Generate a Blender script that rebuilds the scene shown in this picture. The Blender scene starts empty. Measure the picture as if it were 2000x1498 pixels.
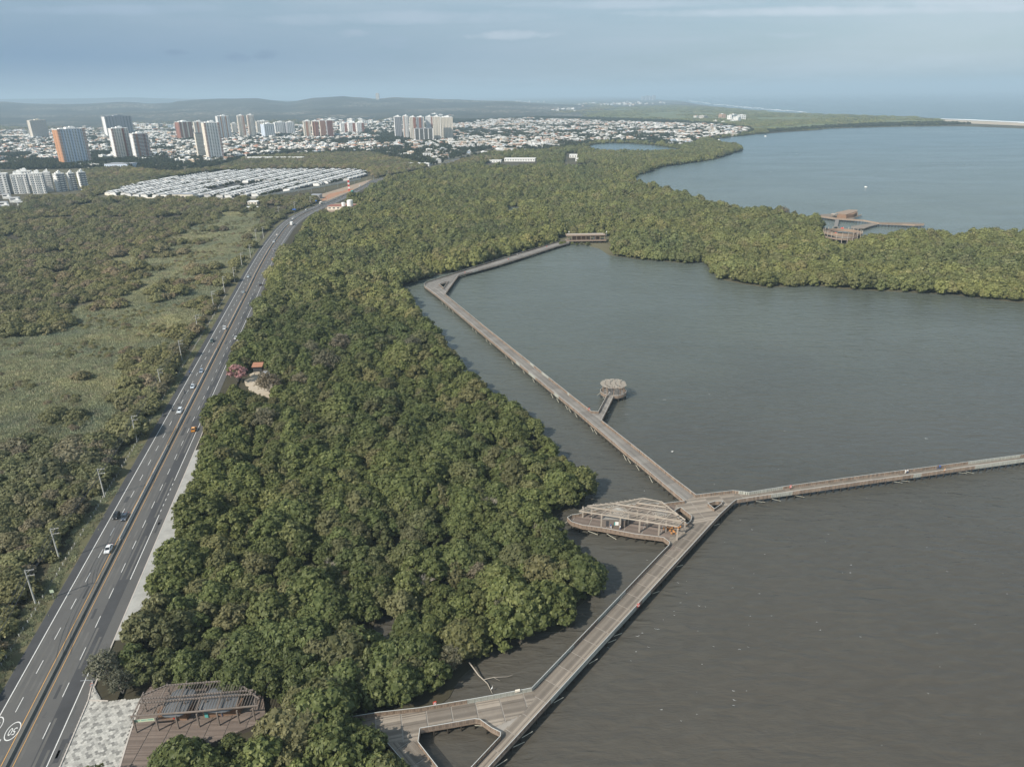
import bpy, bmesh, math, random
import numpy as np
from mathutils import Vector, Matrix
from mathutils.geometry import tessellate_polygon
random.seed(7); rng = np.random.default_rng(7)
R = math.radians
scene = bpy.context.scene
COL = scene.collection

# ------------------------------------------------------------------ camera
HAZE_D = 1.05e-4
CAM_H, FPX, PITCH, ROLL = 130.0, 1387.0, R(22.1), 0.014
cam_d = bpy.data.cameras.new('camera'); cam = bpy.data.objects.new('camera', cam_d); COL.objects.link(cam)
cam_d.sensor_width = 36.0; cam_d.lens = FPX / 2000 * 36.0
cam_d.clip_start = 0.5; cam_d.clip_end = 300000
CM = Matrix.Rotation(R(90) - PITCH, 4, 'X') @ Matrix.Rotation(-ROLL, 4, 'Z')
CM.translation = (0, 0, CAM_H)
cam.matrix_world = CM
scene.camera = cam
CR = np.array(CM.to_3x3())

def _dir(px, py):
    d = np.array(CM.to_3x3()) @ np.array([px - 1000.0, -(py - 749.0), -FPX]); return d[0] / d[1], d[2] / d[1]
SKY_PUFFS = [(*_dir(px, py), w / 1500, h / 1500, c, a, s_) for px, py, w, h, c, a, s_ in (
    (345, 104, 26, 7, (1.15, 1.75, 2.9), .55, 1), (462, 113, 30, 10, (1.2, 1.8, 3.0), .5, 1), (520, 107, 28, 10, (1.1, 1.7, 2.8), .6, 1),
    (1000, 69, 95, 9, (4.6, 5.2, 5.9), .75, 1), (688, 66, 30, 8, (3.6, 4.3, 5.2), .6, 1), (1550, 70, 60, 6, (4.4, 5.1, 5.9), .5, 1), (770, 85, 40, 14, (2.9, 3.7, 4.8), .35, 1),
    (1650, 22, 420, 9, (5.4, 6.0, 6.7), .75, 0), (820, 35, 330, 13, (4.2, 4.9, 5.8), .55, 0), (200, 20, 260, 10, (3.4, 4.3, 5.5), .5, 0), (1850, 4, 250, 10, (5.4, 6.0, 6.7), .6, 0), (1250, 8, 260, 9, (4.9, 5.5, 6.3), .5, 0))]
# ------------------------------------------------------------------ light
SUN_EL, SUN_AZ = R(40), R(230)          # azimuth clockwise from +Y
sun_dir = Vector((math.sin(SUN_AZ) * math.cos(SUN_EL), math.cos(SUN_AZ) * math.cos(SUN_EL), math.sin(SUN_EL)))
sl = bpy.data.lights.new('sun', 'SUN'); sl.energy = 4.1; sl.angle = R(0.6); sl.color = (1.0, 0.93, 0.82)
so = bpy.data.objects.new('sun', sl); COL.objects.link(so)
so.rotation_euler = sun_dir.to_track_quat('Z', 'Y').to_euler(); so.location = (0, 0, 400)

W = bpy.data.worlds.new('World'); scene.world = W; W.use_nodes = True
wn, wl = W.node_tree.nodes, W.node_tree.links
wn.clear()
w_out = wn.new('ShaderNodeOutputWorld'); w_bg = wn.new('ShaderNodeBackground')
sky = wn.new('ShaderNodeTexSky'); sky.sky_type = 'NISHITA'; sky.sun_disc = False
sky.sun_elevation = SUN_EL; sky.sun_rotation = SUN_AZ
sky.air_density = 1.0; sky.dust_density = 1.5; sky.ozone_density = 1.5; sky.altitude = 100
w_bg.inputs['Strength'].default_value = 0.088
tc = wn.new('ShaderNodeTexCoord'); sep = wn.new('ShaderNodeSeparateXYZ'); wl.new(tc.outputs['Generated'], sep.inputs[0])
def wmath(op, a, b=None, c=None):
    n = wn.new('ShaderNodeMath'); n.operation = op
    for i, v in enumerate((a, b, c)):
        if v is None: continue
        if isinstance(v, (int, float)): n.inputs[i].default_value = v
        else: wl.new(v, n.inputs[i])
    return n.outputs[0]
# cloud sheet: direction projected on a high layer, so streaks lie flat and thin out to the horizon
zc = wmath('ADD', wmath('MAXIMUM', sep.outputs[2], 0.0), 0.10)
cx_ = wmath('DIVIDE', sep.outputs[0], zc); cy_ = wmath('DIVIDE', sep.outputs[1], zc)
comb = wn.new('ShaderNodeCombineXYZ'); wl.new(cx_, comb.inputs[0]); wl.new(wmath('MULTIPLY', cy_, 1.0), comb.inputs[1])
def wnoise(scale, detail, rough, vec, dist=0.0):
    n = wn.new('ShaderNodeTexNoise'); n.inputs['Scale'].default_value = scale; n.inputs['Detail'].default_value = detail
    n.inputs['Roughness'].default_value = rough; n.inputs['Distortion'].default_value = dist
    wl.new(vec, n.inputs['Vector']); return n.outputs['Fac']
def wramp(fac, stops):
    n = wn.new('ShaderNodeValToRGB'); wl.new(fac, n.inputs[0]); e = n.color_ramp.elements
    for i, (p, c) in enumerate(stops):
        el = e[i] if i < 2 else e.new(p)
        el.position = p; el.color = (*c, 1) if len(c) == 3 else c
    return n.outputs[0]
def wmix(f, a, b, mode='MIX'):
    n = wn.new('ShaderNodeMix'); n.data_type = 'RGBA'; n.blend_type = mode
    if isinstance(f, (int, float)): n.inputs['Factor'].default_value = f
    else: wl.new(f, n.inputs['Factor'])
    for s, v in (('A', a), ('B', b)):
        k = [i for i in n.inputs if i.name == s and i.type == 'RGBA'][0]
        if isinstance(v, tuple): k.default_value = (*v, 1)
        else: wl.new(v, k)
    return [o for o in n.outputs if o.type == 'RGBA'][0]
SKY_HAZE = (2.85, 3.90, 4.65)
SKY_CLOUD = (4.6, 5.3, 5.9)
SKY_DARK = (1.42, 2.35, 3.60)
veil = wramp(wnoise(0.45, 5, 0.6, comb.outputs[0], 0.4), [(0.38, (0, 0, 0)), (0.72, (1, 1, 1))])
base = wmix(0.62, sky.outputs[0], SKY_HAZE)
sky1 = wmix(wmath('MULTIPLY', veil, 0.7), base, SKY_CLOUD)
# a broad bank of darker cloud low in the west (left), clearing to the east
side = wramp(wmath('MULTIPLY_ADD', sep.outputs[0], 0.5, 0.5), [(0.25, (1, 1, 1)), (0.74, (0, 0, 0))])
low = wramp(sep.outputs[2], [(0.0, (.62, .62, .62)), (0.045, (1, 1, 1)), (0.11, (.35, .35, .35)), (0.3, (0, 0, 0))])
sky2 = wmix(wmath('MULTIPLY', wmath('MULTIPLY', side, low), 0.95), sky1, SKY_DARK)
# a few small clouds: ellipses in direction space, edges broken by noise
taz = wmath('DIVIDE', sep.outputs[0], wmath('MAXIMUM', sep.outputs[1], 0.05)); tel = wmath('DIVIDE', sep.outputs[2], wmath('MAXIMUM', sep.outputs[1], 0.05))
cmp_ = wn.new('ShaderNodeCombineXYZ'); wl.new(wmath('MULTIPLY', taz, 1.0), cmp_.inputs[0]); wl.new(wmath('MULTIPLY', tel, 2.6), cmp_.inputs[1])
cnz = wmath('SUBTRACT', wnoise(38, 5, 0.65, cmp_.outputs[0]), 0.5); cnz2 = wmath('SUBTRACT', wnoise(9, 5, 0.65, cmp_.outputs[0]), 0.5)
sky3 = sky2
for (taz0, tel0, sx, sy, colr, amt, sharp) in SKY_PUFFS:
    u_ = wmath('DIVIDE', wmath('SUBTRACT', taz, taz0), sx); v_ = wmath('DIVIDE', wmath('SUBTRACT', tel, tel0), sy)
    r2 = wmath('ADD', wmath('MULTIPLY', u_, u_), wmath('MULTIPLY', v_, v_))
    f_ = wmath('SUBTRACT', wmath('ADD', 1.0, wmath('MULTIPLY', cnz if sharp else cnz2, 3.2)), r2)
    sky3 = wmix(wmath('MULTIPLY', wramp(f_, [(0.0, (0, 0, 0)), (1.0, (1, 1, 1))]), amt * .8), sky3, colr)
wl.new(sky3, w_bg.inputs['Color']); wl.new(w_bg.outputs[0], w_out.inputs['Surface'])

vs = scene.view_settings
vs.view_transform = 'Standard'; vs.look = 'None'; vs.gamma = 1.0; vs.exposure = 0.55; vs.use_curve_mapping = False
scene.render.engine = 'CYCLES'
scene.cycles.use_denoising = True
scene.cycles.max_bounces = 6; scene.cycles.diffuse_bounces = 2; scene.cycles.glossy_bounces = 2
scene.cycles.transparent_max_bounces = 6; scene.cycles.volume_bounces = 0
scene.render.resolution_x, scene.render.resolution_y = 1024, 766

# ------------------------------------------------------------------ where things stand
def ray(px, py):
    d = CR @ np.array([px - 1000.0, -(py - 749.0), -FPX]); return d / np.linalg.norm(d)
def G(px, py, z=1.0):
    d = ray(px, py); t = (z - CAM_H) / d[2]; return Vector((d[0] * t, d[1] * t, z))
def P2(x, y, z=1.0):           # world -> pixel (arrays)
    v = np.stack([np.asarray(x, float), np.asarray(y, float), np.full(np.shape(x), z) - CAM_H], -1) @ CR
    dpt = -v[..., 2]; return 1000 + v[..., 0] / dpt * FPX, 749 - v[..., 1] / dpt * FPX, dpt
def YH(px): return 185.5 - 0.014 * (px - 1000)
def GP(pts, z=1.0): return [G(a, b, z) for a, b in pts]
def inside(poly, x, y):
    x = np.asarray(x, float); y = np.asarray(y, float); r = np.zeros(x.shape, bool); n = len(poly)
    for i in range(n):
        x0, y0 = poly[i][0], poly[i][1]; x1, y1 = poly[(i + 1) % n][0], poly[(i + 1) % n][1]
        if y0 == y1: continue
        c = ((y0 > y) != (y1 > y)) & (x < (x1 - x0) * (y - y0) / (y1 - y0) + x0)
        r ^= c
    return r
def vnoise(x, y, s, seed=0):   # smooth value noise on arrays
    x = np.asarray(x, float) / s; y = np.asarray(y, float) / s
    xi = np.floor(x).astype(np.int64); yi = np.floor(y).astype(np.int64); fx = x - xi; fy = y - yi
    fx = fx * fx * (3 - 2 * fx); fy = fy * fy * (3 - 2 * fy)
    def h(a, b):
        k = (a * 374761393 + b * 668265263 + seed * 974711) & 0x7fffffff
        k = ((k ^ (k >> 13)) * 1274126177) & 0x7fffffff
        return ((k ^ (k >> 16)) & 0xffff) / 65535.0
    return (h(xi, yi) * (1 - fx) + h(xi + 1, yi) * fx) * (1 - fy) + (h(xi, yi + 1) * (1 - fx) + h(xi + 1, yi + 1) * fx) * fy

# ------------------------------------------------------------------ materials
def hexc(s):
    v = [int(s[i:i + 2], 16) / 255 for i in (0, 2, 4)]
    return tuple(((c + 0.055) / 1.055) ** 2.4 if c > 0.04045 else c / 12.92 for c in v)
class NT:
    def __init__(s, name):
        s.m = bpy.data.materials.new(name); s.m.use_nodes = True
        s.n, s.l = s.m.node_tree.nodes, s.m.node_tree.links
        s.b = s.n['Principled BSDF']; s.out = s.n['Material Output']
        s.b.inputs['Specular IOR Level'].default_value = 0.3
        t = s.n.new('ShaderNodeTexCoord'); s.obj = t.outputs['Object']
        g = s.n.new('ShaderNodeNewGeometry'); s.pos = g.outputs['Position']; s.island = g.outputs['Random Per Island']
        o = s.n.new('ShaderNodeObjectInfo'); s.rand = o.outputs['Random']; s.loc = o.outputs['Location']
    def noise(s, scale, detail=3, rough=0.55, vec=None, dist=0):
        n = s.n.new('ShaderNodeTexNoise'); n.inputs['Scale'].default_value = scale; n.inputs['Detail'].default_value = detail
        n.inputs['Roughness'].default_value = rough; n.inputs['Distortion'].default_value = dist
        s.l.new(vec if vec is not None else s.pos, n.inputs['Vector']); return n.outputs['Fac']
    def ramp(s, fac, stops, const=False):
        n = s.n.new('ShaderNodeValToRGB'); s.l.new(fac, n.inputs[0]); e = n.color_ramp.elements
        if const: n.color_ramp.interpolation = 'CONSTANT'
        for i, (p, c) in enumerate(stops):
            el = e[i] if i < 2 else e.new(p)
            el.position = p; el.color = (*c, 1)
        return n.outputs[0]
    def mix(s, f, a, b, mode='MIX'):
        n = s.n.new('ShaderNodeMix'); n.data_type = 'RGBA'; n.blend_type = mode
        if isinstance(f, (int, float)): n.inputs['Factor'].default_value = f
        else: s.l.new(f, n.inputs['Factor'])
        for k, v in (('A', a), ('B', b)):
            q = [i for i in n.inputs if i.name == k and i.type == 'RGBA'][0]
            if isinstance(v, tuple): q.default_value = (*v, 1)
            else: s.l.new(v, q)
        return [o for o in n.outputs if o.type == 'RGBA'][0]
    def math(s, op, a, b=None, c=None):
        n = s.n.new('ShaderNodeMath'); n.operation = op
        for i, v in enumerate((a, b, c)):
            if v is None: continue
            if isinstance(v, (int, float)): n.inputs[i].default_value = v
            else: s.l.new(v, n.inputs[i])
        return n.outputs[0]
    def mapping(s, vec, scale=(1, 1, 1), rot=(0, 0, 0)):
        n = s.n.new('ShaderNodeMapping'); n.inputs['Scale'].default_value = scale; n.inputs['Rotation'].default_value = rot
        s.l.new(vec, n.inputs[0]); return n.outputs[0]
    def attr(s, name):
        n = s.n.new('ShaderNodeAttribute'); n.attribute_name = name; return n.outputs['Fac']
    def color(s, c):
        if isinstance(c, tuple): s.b.inputs['Base Color'].default_value = (*c, 1)
        else: s.l.new(c, s.b.inputs['Base Color'])
    def rough(s, v):
        if isinstance(v, (int, float)): s.b.inputs['Roughness'].default_value = v
        else: s.l.new(v, s.b.inputs['Roughness'])
    def bump(s, h, strength, dist=0.05, nrm=None):
        n = s.n.new('ShaderNodeBump'); n.inputs['Strength'].default_value = strength; n.inputs['Distance'].default_value = dist
        s.l.new(h, n.inputs['Height'])
        if nrm is not None: s.l.new(nrm, n.inputs['Normal'])
        s.l.new(n.outputs[0], s.b.inputs['Normal']); return n.outputs[0]
def sc3(c, k): return tuple(min(1, v * k) for v in c)
def simple(name, c, rough=0.7, var=0.12, scale=1.5, metal=0.0, island=0.0, rand=0.0, bump=0.0):
    t = NT(name)
    f = t.noise(scale, 4, 0.6)
    col = t.mix(f, sc3(c, 1 - var * 1.6), sc3(c, 1 + var * 1.6))
    if island:
        col = t.mix(1.0, col, t.ramp(t.island, [(0, (1 - island,) * 3), (1, (1 + island, 1 + island * .97, 1 + island * .92))]), 'MULTIPLY')
    if rand:
        col = t.mix(1.0, col, t.ramp(t.rand, [(0, (1 - rand,) * 3), (1, (1.0, 1.0, 1.0))]), 'MULTIPLY')
    t.color(col); t.rough(rough); t.b.inputs['Metallic'].default_value = metal
    if bump: t.bump(t.noise(scale * 6, 3), bump, 0.03)
    return t.m
M = {}
M['asphalt'] = None
def mk_asphalt():
    t = NT('asphalt'); a = t.noise(0.09, 5, 0.6, dist=0.6); b = t.noise(3.0, 3); c = t.noise(0.5, 4)
    col = t.mix(a, (0.062, 0.062, 0.064), (0.120, 0.117, 0.111))
    col = t.mix(t.math('MULTIPLY', b, 0.4), col, (0.125, 0.122, 0.117))
    t.color(col); t.rough(0.85); t.bump(b, 0.15, 0.01); return t.m
M['asphalt'] = mk_asphalt()
M['asphalt_dark'] = simple('newer_asphalt', (0.056, 0.057, 0.060), 0.85, 0.2, 0.2)
M['wheel_track'] = simple('worn_asphalt', (0.112, 0.109, 0.103), 0.85, 0.25, 0.15)
M['white_paint'] = simple('road_white', (0.62, 0.62, 0.60), 0.6, 0.18, 2)
M['yellow_paint'] = simple('road_yellow', (0.55, 0.31, 0.10), 0.6, 0.15, 2)
M['estate_white'] = simple('estate_white', (0.84, 0.83, 0.80), 0.7, 0.1, 0.3, rand=0.45)
M['grey_roof'] = simple('dark_grey_roof', (0.13, 0.14, 0.15), 0.5)
M['concrete'] = simple('concrete', (0.40, 0.39, 0.37), 0.85, 0.18, 0.7)
M['concrete_dark'] = simple('stained_concrete', (0.12, 0.12, 0.11), 0.85, 0.2, 0.7)
M['pavement'] = simple('pale_pavement', (0.34, 0.335, 0.315), 0.85, 0.22, 0.35)
M['kerb'] = simple('kerb', (0.45, 0.41, 0.37), 0.85, 0.12, 0.5)
M['paver'] = simple('paver', (0.40, 0.39, 0.36), 0.85, 0.1, 1.0, island=0.2)
M['sand'] = simple('sand', (0.42, 0.36, 0.28), 0.95, 0.15, 0.3)
M['dirt'] = simple('dirt', (0.30, 0.23, 0.17), 0.95, 0.2, 0.12)
M['red_earth'] = simple('red_earth', (0.34, 0.185, 0.115), 0.95, 0.2, 0.1)
M['steel'] = simple('galvanised_steel', (0.42, 0.44, 0.45), 0.45, 0.08, 2, metal=0.4)
M['dark_steel'] = simple('dark_steel', (0.06, 0.06, 0.065), 0.5)
M['pole'] = simple('concrete_pole', (0.55, 0.54, 0.50), 0.8, 0.12, 1)
M['white'] = simple('white_render', (0.82, 0.81, 0.78), 0.7, 0.06, 0.3)
M['cream'] = simple('cream_render', (0.72, 0.66, 0.56), 0.7, 0.06, 0.3)
M['grey'] = simple('grey_render', (0.30, 0.31, 0.33), 0.7, 0.08, 0.3)
M['blue_grey'] = simple('blue_grey_render', (0.58, 0.65, 0.75), 0.7, 0.06, 0.3)
M['terracotta'] = simple('terracotta', (0.38, 0.20, 0.13), 0.8, 0.12, 0.3)
M['brick'] = simple('brick_red', (0.27, 0.12, 0.085), 0.8, 0.1, 0.3)
M['orange'] = simple('orange_render', (0.50, 0.26, 0.14), 0.7, 0.06, 0.3)
M['window'] = simple('window_glass', (0.045, 0.055, 0.065), 0.2, 0.3, 0.2)
M['tile_roof'] = simple('tile_roof', (0.33, 0.16, 0.10), 0.8, 0.2, 1.0)
M['plaster_rand'] = None
def mk_wallrand():
    t = NT('house_wall')
    t.color(t.ramp(t.rand, [(0, (0.80, 0.79, 0.76)), (0.42, (0.66, 0.64, 0.60)), (0.6, (0.50, 0.47, 0.42)), (0.75, (0.62, 0.50, 0.38)), (0.85, (0.52, 0.34, 0.24)), (0.93, (0.46, 0.52, 0.58))], True)); t.rough(0.8); return t.m
def mk_roofrand():
    t = NT('house_roof'); f = t.math('FRACT', t.math('MULTIPLY', t.rand, 7.31))
    c = t.ramp(f, [(0, (0.80, 0.79, 0.76)), (0.36, (0.45, 0.43, 0.40)), (0.55, (0.30, 0.29, 0.27)), (0.75, (0.47, 0.21, 0.12)), (0.87, (0.66, 0.64, 0.60)), (0.95, (0.25, 0.25, 0.26))], True)
    t.color(t.mix(t.math('MULTIPLY', t.noise(0.4, 3), 0.35), c, (0.2, 0.19, 0.17))); t.rough(0.75); return t.m
M['wall_rand'] = mk_wallrand(); M['roof_rand'] = mk_roofrand()
def mk_wood(name, a, b, isl=0.3, seedscale=1.0, sec=0.0):
    t = NT(name)
    f = t.noise(0.35 * seedscale, 4, 0.6); g = t.noise(2.2, 3)
    col = t.mix(f, a, b); col = t.mix(t.math('MULTIPLY', g, 0.35), col, sc3(a, 0.7))
    col = t.mix(1.0, col, t.ramp(t.island, [(0, (1 - isl,) * 3), (1, (1 + isl, 1 + isl, 1 + isl * .95))]), 'MULTIPLY')
    if sec: col = t.mix(1.0, col, t.ramp(t.rand, [(0, (1 - sec, 1 - sec, 1 - sec)), (1, (1 + sec * .8,) * 3)]), 'MULTIPLY')
    t.color(col); t.rough(0.85); return t.m
M['deck'] = mk_wood('deck_wood', (0.190, 0.160, 0.132), (0.285, 0.250, 0.212), 0.36, sec=.16)
M['deck_base'] = simple('pale_deck_beam', (0.29, 0.265, 0.235), 0.85, 0.1, 1)
M['deck_grey'] = mk_wood('weathered_deck', (0.19, 0.175, 0.16), (0.27, 0.255, 0.235), 0.25, sec=.14)
M['deck_brown'] = mk_wood('brown_deck', (0.145, 0.112, 0.094), (0.215, 0.175, 0.15), 0.25)
M['rail_brown'] = mk_wood('rail_wood', (0.235, 0.172, 0.128), (0.325, 0.250, 0.195), 0.3)
M['rail_pale'] = mk_wood('pale_rail_panel', (0.36, 0.37, 0.33), (0.46, 0.46, 0.41), 0.12)
M['rail_top'] = simple('rail_cap', (0.48, 0.49, 0.47), 0.5, 0.1, 0.6)
M['pile'] = simple('wet_pile', (0.045, 0.038, 0.03), 0.7, 0.3, 1)
M['pipe'] = simple('pale_pipe', (0.55, 0.52, 0.42), 0.6)
M['beam'] = mk_wood('pergola_wood', (0.34, 0.29, 0.24), (0.46, 0.41, 0.35), 0.12)
M['beam_dark'] = mk_wood('dark_pergola_wood', (0.15, 0.125, 0.11), (0.25, 0.21, 0.18), 0.2)
M['wall_wood'] = mk_wood('wall_wood', (0.22, 0.14, 0.095), (0.30, 0.19, 0.13), 0.15)
M['red'] = simple('red_paint', (0.60, 0.06, 0.035), 0.5)
M['orange_plastic'] = simple('orange_plastic', (0.52, 0.24, 0.08), 0.4)
M['blue'] = simple('blue_sheet', (0.03, 0.12, 0.42), 0.6)
M['teal'] = simple('teal_paint', (0.05, 0.34, 0.32), 0.5)
M['green_sheet'] = simple('pale_green_board', (0.50, 0.58, 0.42), 0.6)
M['foam'] = simple('foam', (0.75, 0.77, 0.76), 0.9)
M['skin'] = simple('skin', (0.38, 0.22, 0.15), 0.6)
M['hair'] = simple('hair', (0.03, 0.02, 0.015), 0.6)
for k, c in dict(shirt_white=(0.75, 0.75, 0.73), shirt_blue=(0.05, 0.12, 0.38), shirt_red=(0.55, 0.05, 0.04), shirt_dark=(0.05, 0.05, 0.06), jeans=(0.07, 0.10, 0.18), shirt_teal=(0.10, 0.36, 0.34)).items():
    M[k] = simple(k, c, 0.8)
M['rubber'] = simple('rubber', (0.02, 0.02, 0.02), 0.8)
M['car_glass'] = simple('car_glass', (0.02, 0.025, 0.03), 0.12)
M['lamp'] = simple('headlamp', (0.75, 0.77, 0.78), 0.2)
M['tail'] = simple('tail_lamp', (0.45, 0.02, 0.02), 0.3)

def mk_leaf(name, dark, mid, light, yel, patch=0.012):
    """foliage: colour differs by leaf tuft, by tree and by stand; a little light passes through"""
    t = NT(name)
    tone = t.attr('tone')
    c = t.ramp(tone, [(0.0, tuple(d_ * .5 + m_ * .5 for d_, m_ in zip(dark, mid))), (0.5, mid), (1.0, light)])
    c = t.mix(t.ramp(t.rand, [(0.58, (0, 0, 0)), (1.0, (0.8, 0.8, 0.8))]), c, t.mix(tone, sc3(yel, 0.6), yel))
    p = t.noise(patch, 3, 0.6, t.loc)
    c = t.mix(1.0, c, t.ramp(p, [(0.3, (0.74, 0.80, 0.84)), (0.7, (1.28, 1.18, 1.02))]), 'MULTIPLY')
    c = t.mix(1.0, c, t.ramp(t.math('FRACT', t.math('MULTIPLY', t.rand, 13.7)), [(0, (0.75,) * 3), (1, (1.22,) * 3)]), 'MULTIPLY')
    t.color(c); t.rough(0.55); t.b.inputs['Specular IOR Level'].default_value = 0.25
    tr = t.n.new('ShaderNodeBsdfTranslucent'); t.l.new(c, tr.inputs['Color'])
    mx = t.n.new('ShaderNodeMixShader'); mx.inputs[0].default_value = 0.30
    t.l.new(t.b.outputs[0], mx.inputs[1]); t.l.new(tr.outputs[0], mx.inputs[2]); t.l.new(mx.outputs[0], t.out.inputs['Surface'])
    return t.m
M['leaf'] = mk_leaf('mangrove_leaf', (0.056, 0.073, 0.029), (0.118, 0.143, 0.051), (0.208, 0.228, 0.092), (0.222, 0.205, 0.110))  # near belt: the dimmer foreground light is put into this darker leaf colour
M['leaf_far'] = mk_leaf('sunlit_mangrove_leaf', (0.110, 0.128, 0.050), (0.190, 0.208, 0.082), (0.275, 0.285, 0.125), (0.28, 0.262, 0.135))  # far stands: own yellower green, plus sunlit brightness put into the colour
M['leaf_scrub'] = mk_leaf('scrub_leaf', (0.130, 0.134, 0.062), (0.205, 0.205, 0.098), (0.285, 0.278, 0.140), (0.335, 0.265, 0.195), 0.006)
M['leaf_pink'] = mk_leaf('pink_blossom', (0.20, 0.09, 0.10), (0.40, 0.23, 0.25), (0.50, 0.32, 0.34), (0.36, 0.22, 0.22))
M['leaf_grey'] = mk_leaf('grey_foliage', (0.13, 0.135, 0.08), (0.175, 0.168, 0.112), (0.245, 0.23, 0.165), (0.26, 0.21, 0.16))
M['leaf_town'] = mk_leaf('town_leaf', (0.022, 0.032, 0.014), (0.042, 0.056, 0.024), (0.075, 0.09, 0.036), (0.08, 0.08, 0.035), 0.003)
M['grass'] = mk_leaf('grass_blades', (0.24, 0.26, 0.165), (0.325, 0.345, 0.22), (0.41, 0.42, 0.28), (0.43, 0.395, 0.285), 0.02)
M['bark'] = simple('bark', (0.20, 0.17, 0.14), 0.9, 0.2, 2)
M['bark_pale'] = simple('pale_bark', (0.36, 0.32, 0.27), 0.9, 0.2, 2)

# ------------------------------------------------------------------ mesh building
class MB:
    def __init__(s): s.v = []; s.f = []; s.mi = []; s.k = 0
    def add(s, vs, fs, mi=0):
        o = len(s.v); s.v += [tuple(v) for v in vs]; s.f += [tuple(o + i for i in f) for f in fs]; s.mi += [mi] * len(fs); return s
    BF = [(0, 3, 2, 1), (4, 5, 6, 7), (0, 1, 5, 4), (1, 2, 6, 5), (2, 3, 7, 6), (3, 0, 4, 7)]
    def box(s, c, d, rz=0.0, mi=0):
        cx, cy, cz = c; hx, hy, hz = d[0] / 2, d[1] / 2, d[2] / 2; ca, sa = math.cos(rz), math.sin(rz)
        vs = []
        for z in (-hz, hz):
            for x, y in ((-hx, -hy), (hx, -hy), (hx, hy), (-hx, hy)):
                vs.append((cx + x * ca - y * sa, cy + x * sa + y * ca, cz + z))
        return s.add(vs, MB.BF, mi)
    def beam(s, a, b, w, h, mi=0):
        a, b = Vector(a), Vector(b); d = (b - a)
        if d.length < 1e-5: return s
        d.normalize(); up = Vector((0, 0, 1)) if abs(d.z) < 0.99 else Vector((1, 0, 0))
        sx = d.cross(up).normalized() * (w / 2); sz = sx.cross(d).normalized() * (h / 2)
        vs = [p + q for p in (a, b) for q in (-sx - sz, sx - sz, sx + sz, -sx + sz)]
        return s.add(vs, [(0, 3, 2, 1), (4, 5, 6, 7), (0, 1, 5, 4), (1, 2, 6, 5), (2, 3, 7, 6), (3, 0, 4, 7)], mi)
    def tube(s, pts, rad, n=6, mi=0, cap=True):
        pts = [Vector(p) for p in pts]; rings = []; o = len(s.v)
        for i, p in enumerate(pts):
            d = (pts[min(i + 1, len(pts) - 1)] - pts[max(i - 1, 0)]).normalized()
            up = Vector((0, 0, 1)) if abs(d.z) < 0.9 else Vector((1, 0, 0))
            a = d.cross(up).normalized(); b = a.cross(d)
            r = rad[i] if isinstance(rad, (list, tuple)) else rad
            for k in range(n):
                t = 2 * math.pi * k / n; s.v.append(tuple(p + (a * math.cos(t) + b * math.sin(t)) * r))
        for i in range(len(pts) - 1):
            for k in range(n):
                q = (k + 1) % n; s.f.append((o + i * n + k, o + i * n + q, o + (i + 1) * n + q, o + (i + 1) * n + k)); s.mi.append(mi)
        if cap:
            s.f.append(tuple(o + k for k in range(n))[::-1]); s.f.append(tuple(o + (len(pts) - 1) * n + k for k in range(n))); s.mi += [mi, mi]
        return s
    def sheet(s, poly, z=None, holes=(), mi=0):
        loops = [[Vector((p[0], p[1], 0)) for p in poly]] + [[Vector((p[0], p[1], 0)) for p in h] for h in holes]
        tris = tessellate_polygon(loops); flat = [p for lp in [poly] + list(holes) for p in lp]
        vs = [(p[0], p[1], p[2] if z is None else z) for p in flat]; fs = []
        for t in tris:
            a, b, c = (Vector(vs[i]) for i in t)
            n = (b - a).cross(c - a)
            fs.append(tuple(t) if n.z > 0 else tuple(reversed(t)))
        return s.add(vs, fs, mi)
    def prism(s, poly, z0, z1, holes=(), mi=0):
        s.sheet(poly, z1, holes, mi)
        for lp in [poly] + list(holes):
            n = len(lp); area = sum(lp[i][0] * lp[(i + 1) % n][1] - lp[(i + 1) % n][0] * lp[i][1] for i in range(n))
            ccw = area > 0
            if lp is not poly: ccw = not ccw
            vs = [(p[0], p[1], z0) for p in lp] + [(p[0], p[1], z1) for p in lp]
            fs = []
            for i in range(n):
                j = (i + 1) % n; q = (i, j, n + j, n + i); fs.append(q if ccw else q[::-1])
            s.add(vs, fs, mi)
        return s
    def mesh(s, name, mats, smooth=False):
        me = bpy.data.meshes.new(name); me.from_pydata(s.v, [], s.f)
        if not isinstance(mats, (list, tuple)): mats = [mats]
        for m in mats: me.materials.append(M[m] if isinstance(m, str) else m)
        if len(mats) > 1: me.polygons.foreach_set('material_index', s.mi)
        if smooth: me.polygons.foreach_set('use_smooth', [True] * len(me.polygons))
        me.update(); return me
    def obj(s, name, mats, parent=None, smooth=False, loc=None, **kw):
        o = bpy.data.objects.new(name, s.mesh(name, mats, smooth)); COL.objects.link(o)
        if parent is not None: o.parent = parent
        if loc is not None: o.location = loc
        for k, v in kw.items(): o[k] = v
        return o
def link_mesh(name, me, parent=None, **kw):
    o = bpy.data.objects.new(name, me); COL.objects.link(o)
    if parent is not None: o.parent = parent
    for k, v in kw.items(): o[k] = v
    return o
def thing(name, label, cat, loc=(0, 0, 0), rz=0.0, group=None, scale=None):
    o = bpy.data.objects.new(name, None); COL.objects.link(o); o.location = loc; o.rotation_euler = (0, 0, rz)
    o.empty_display_size = 0.2
    o['label'] = label; o['category'] = cat
    if group: o['group'] = group
    if scale: o.scale = (scale,) * 3 if isinstance(scale, (int, float)) else scale
    return o
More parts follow.
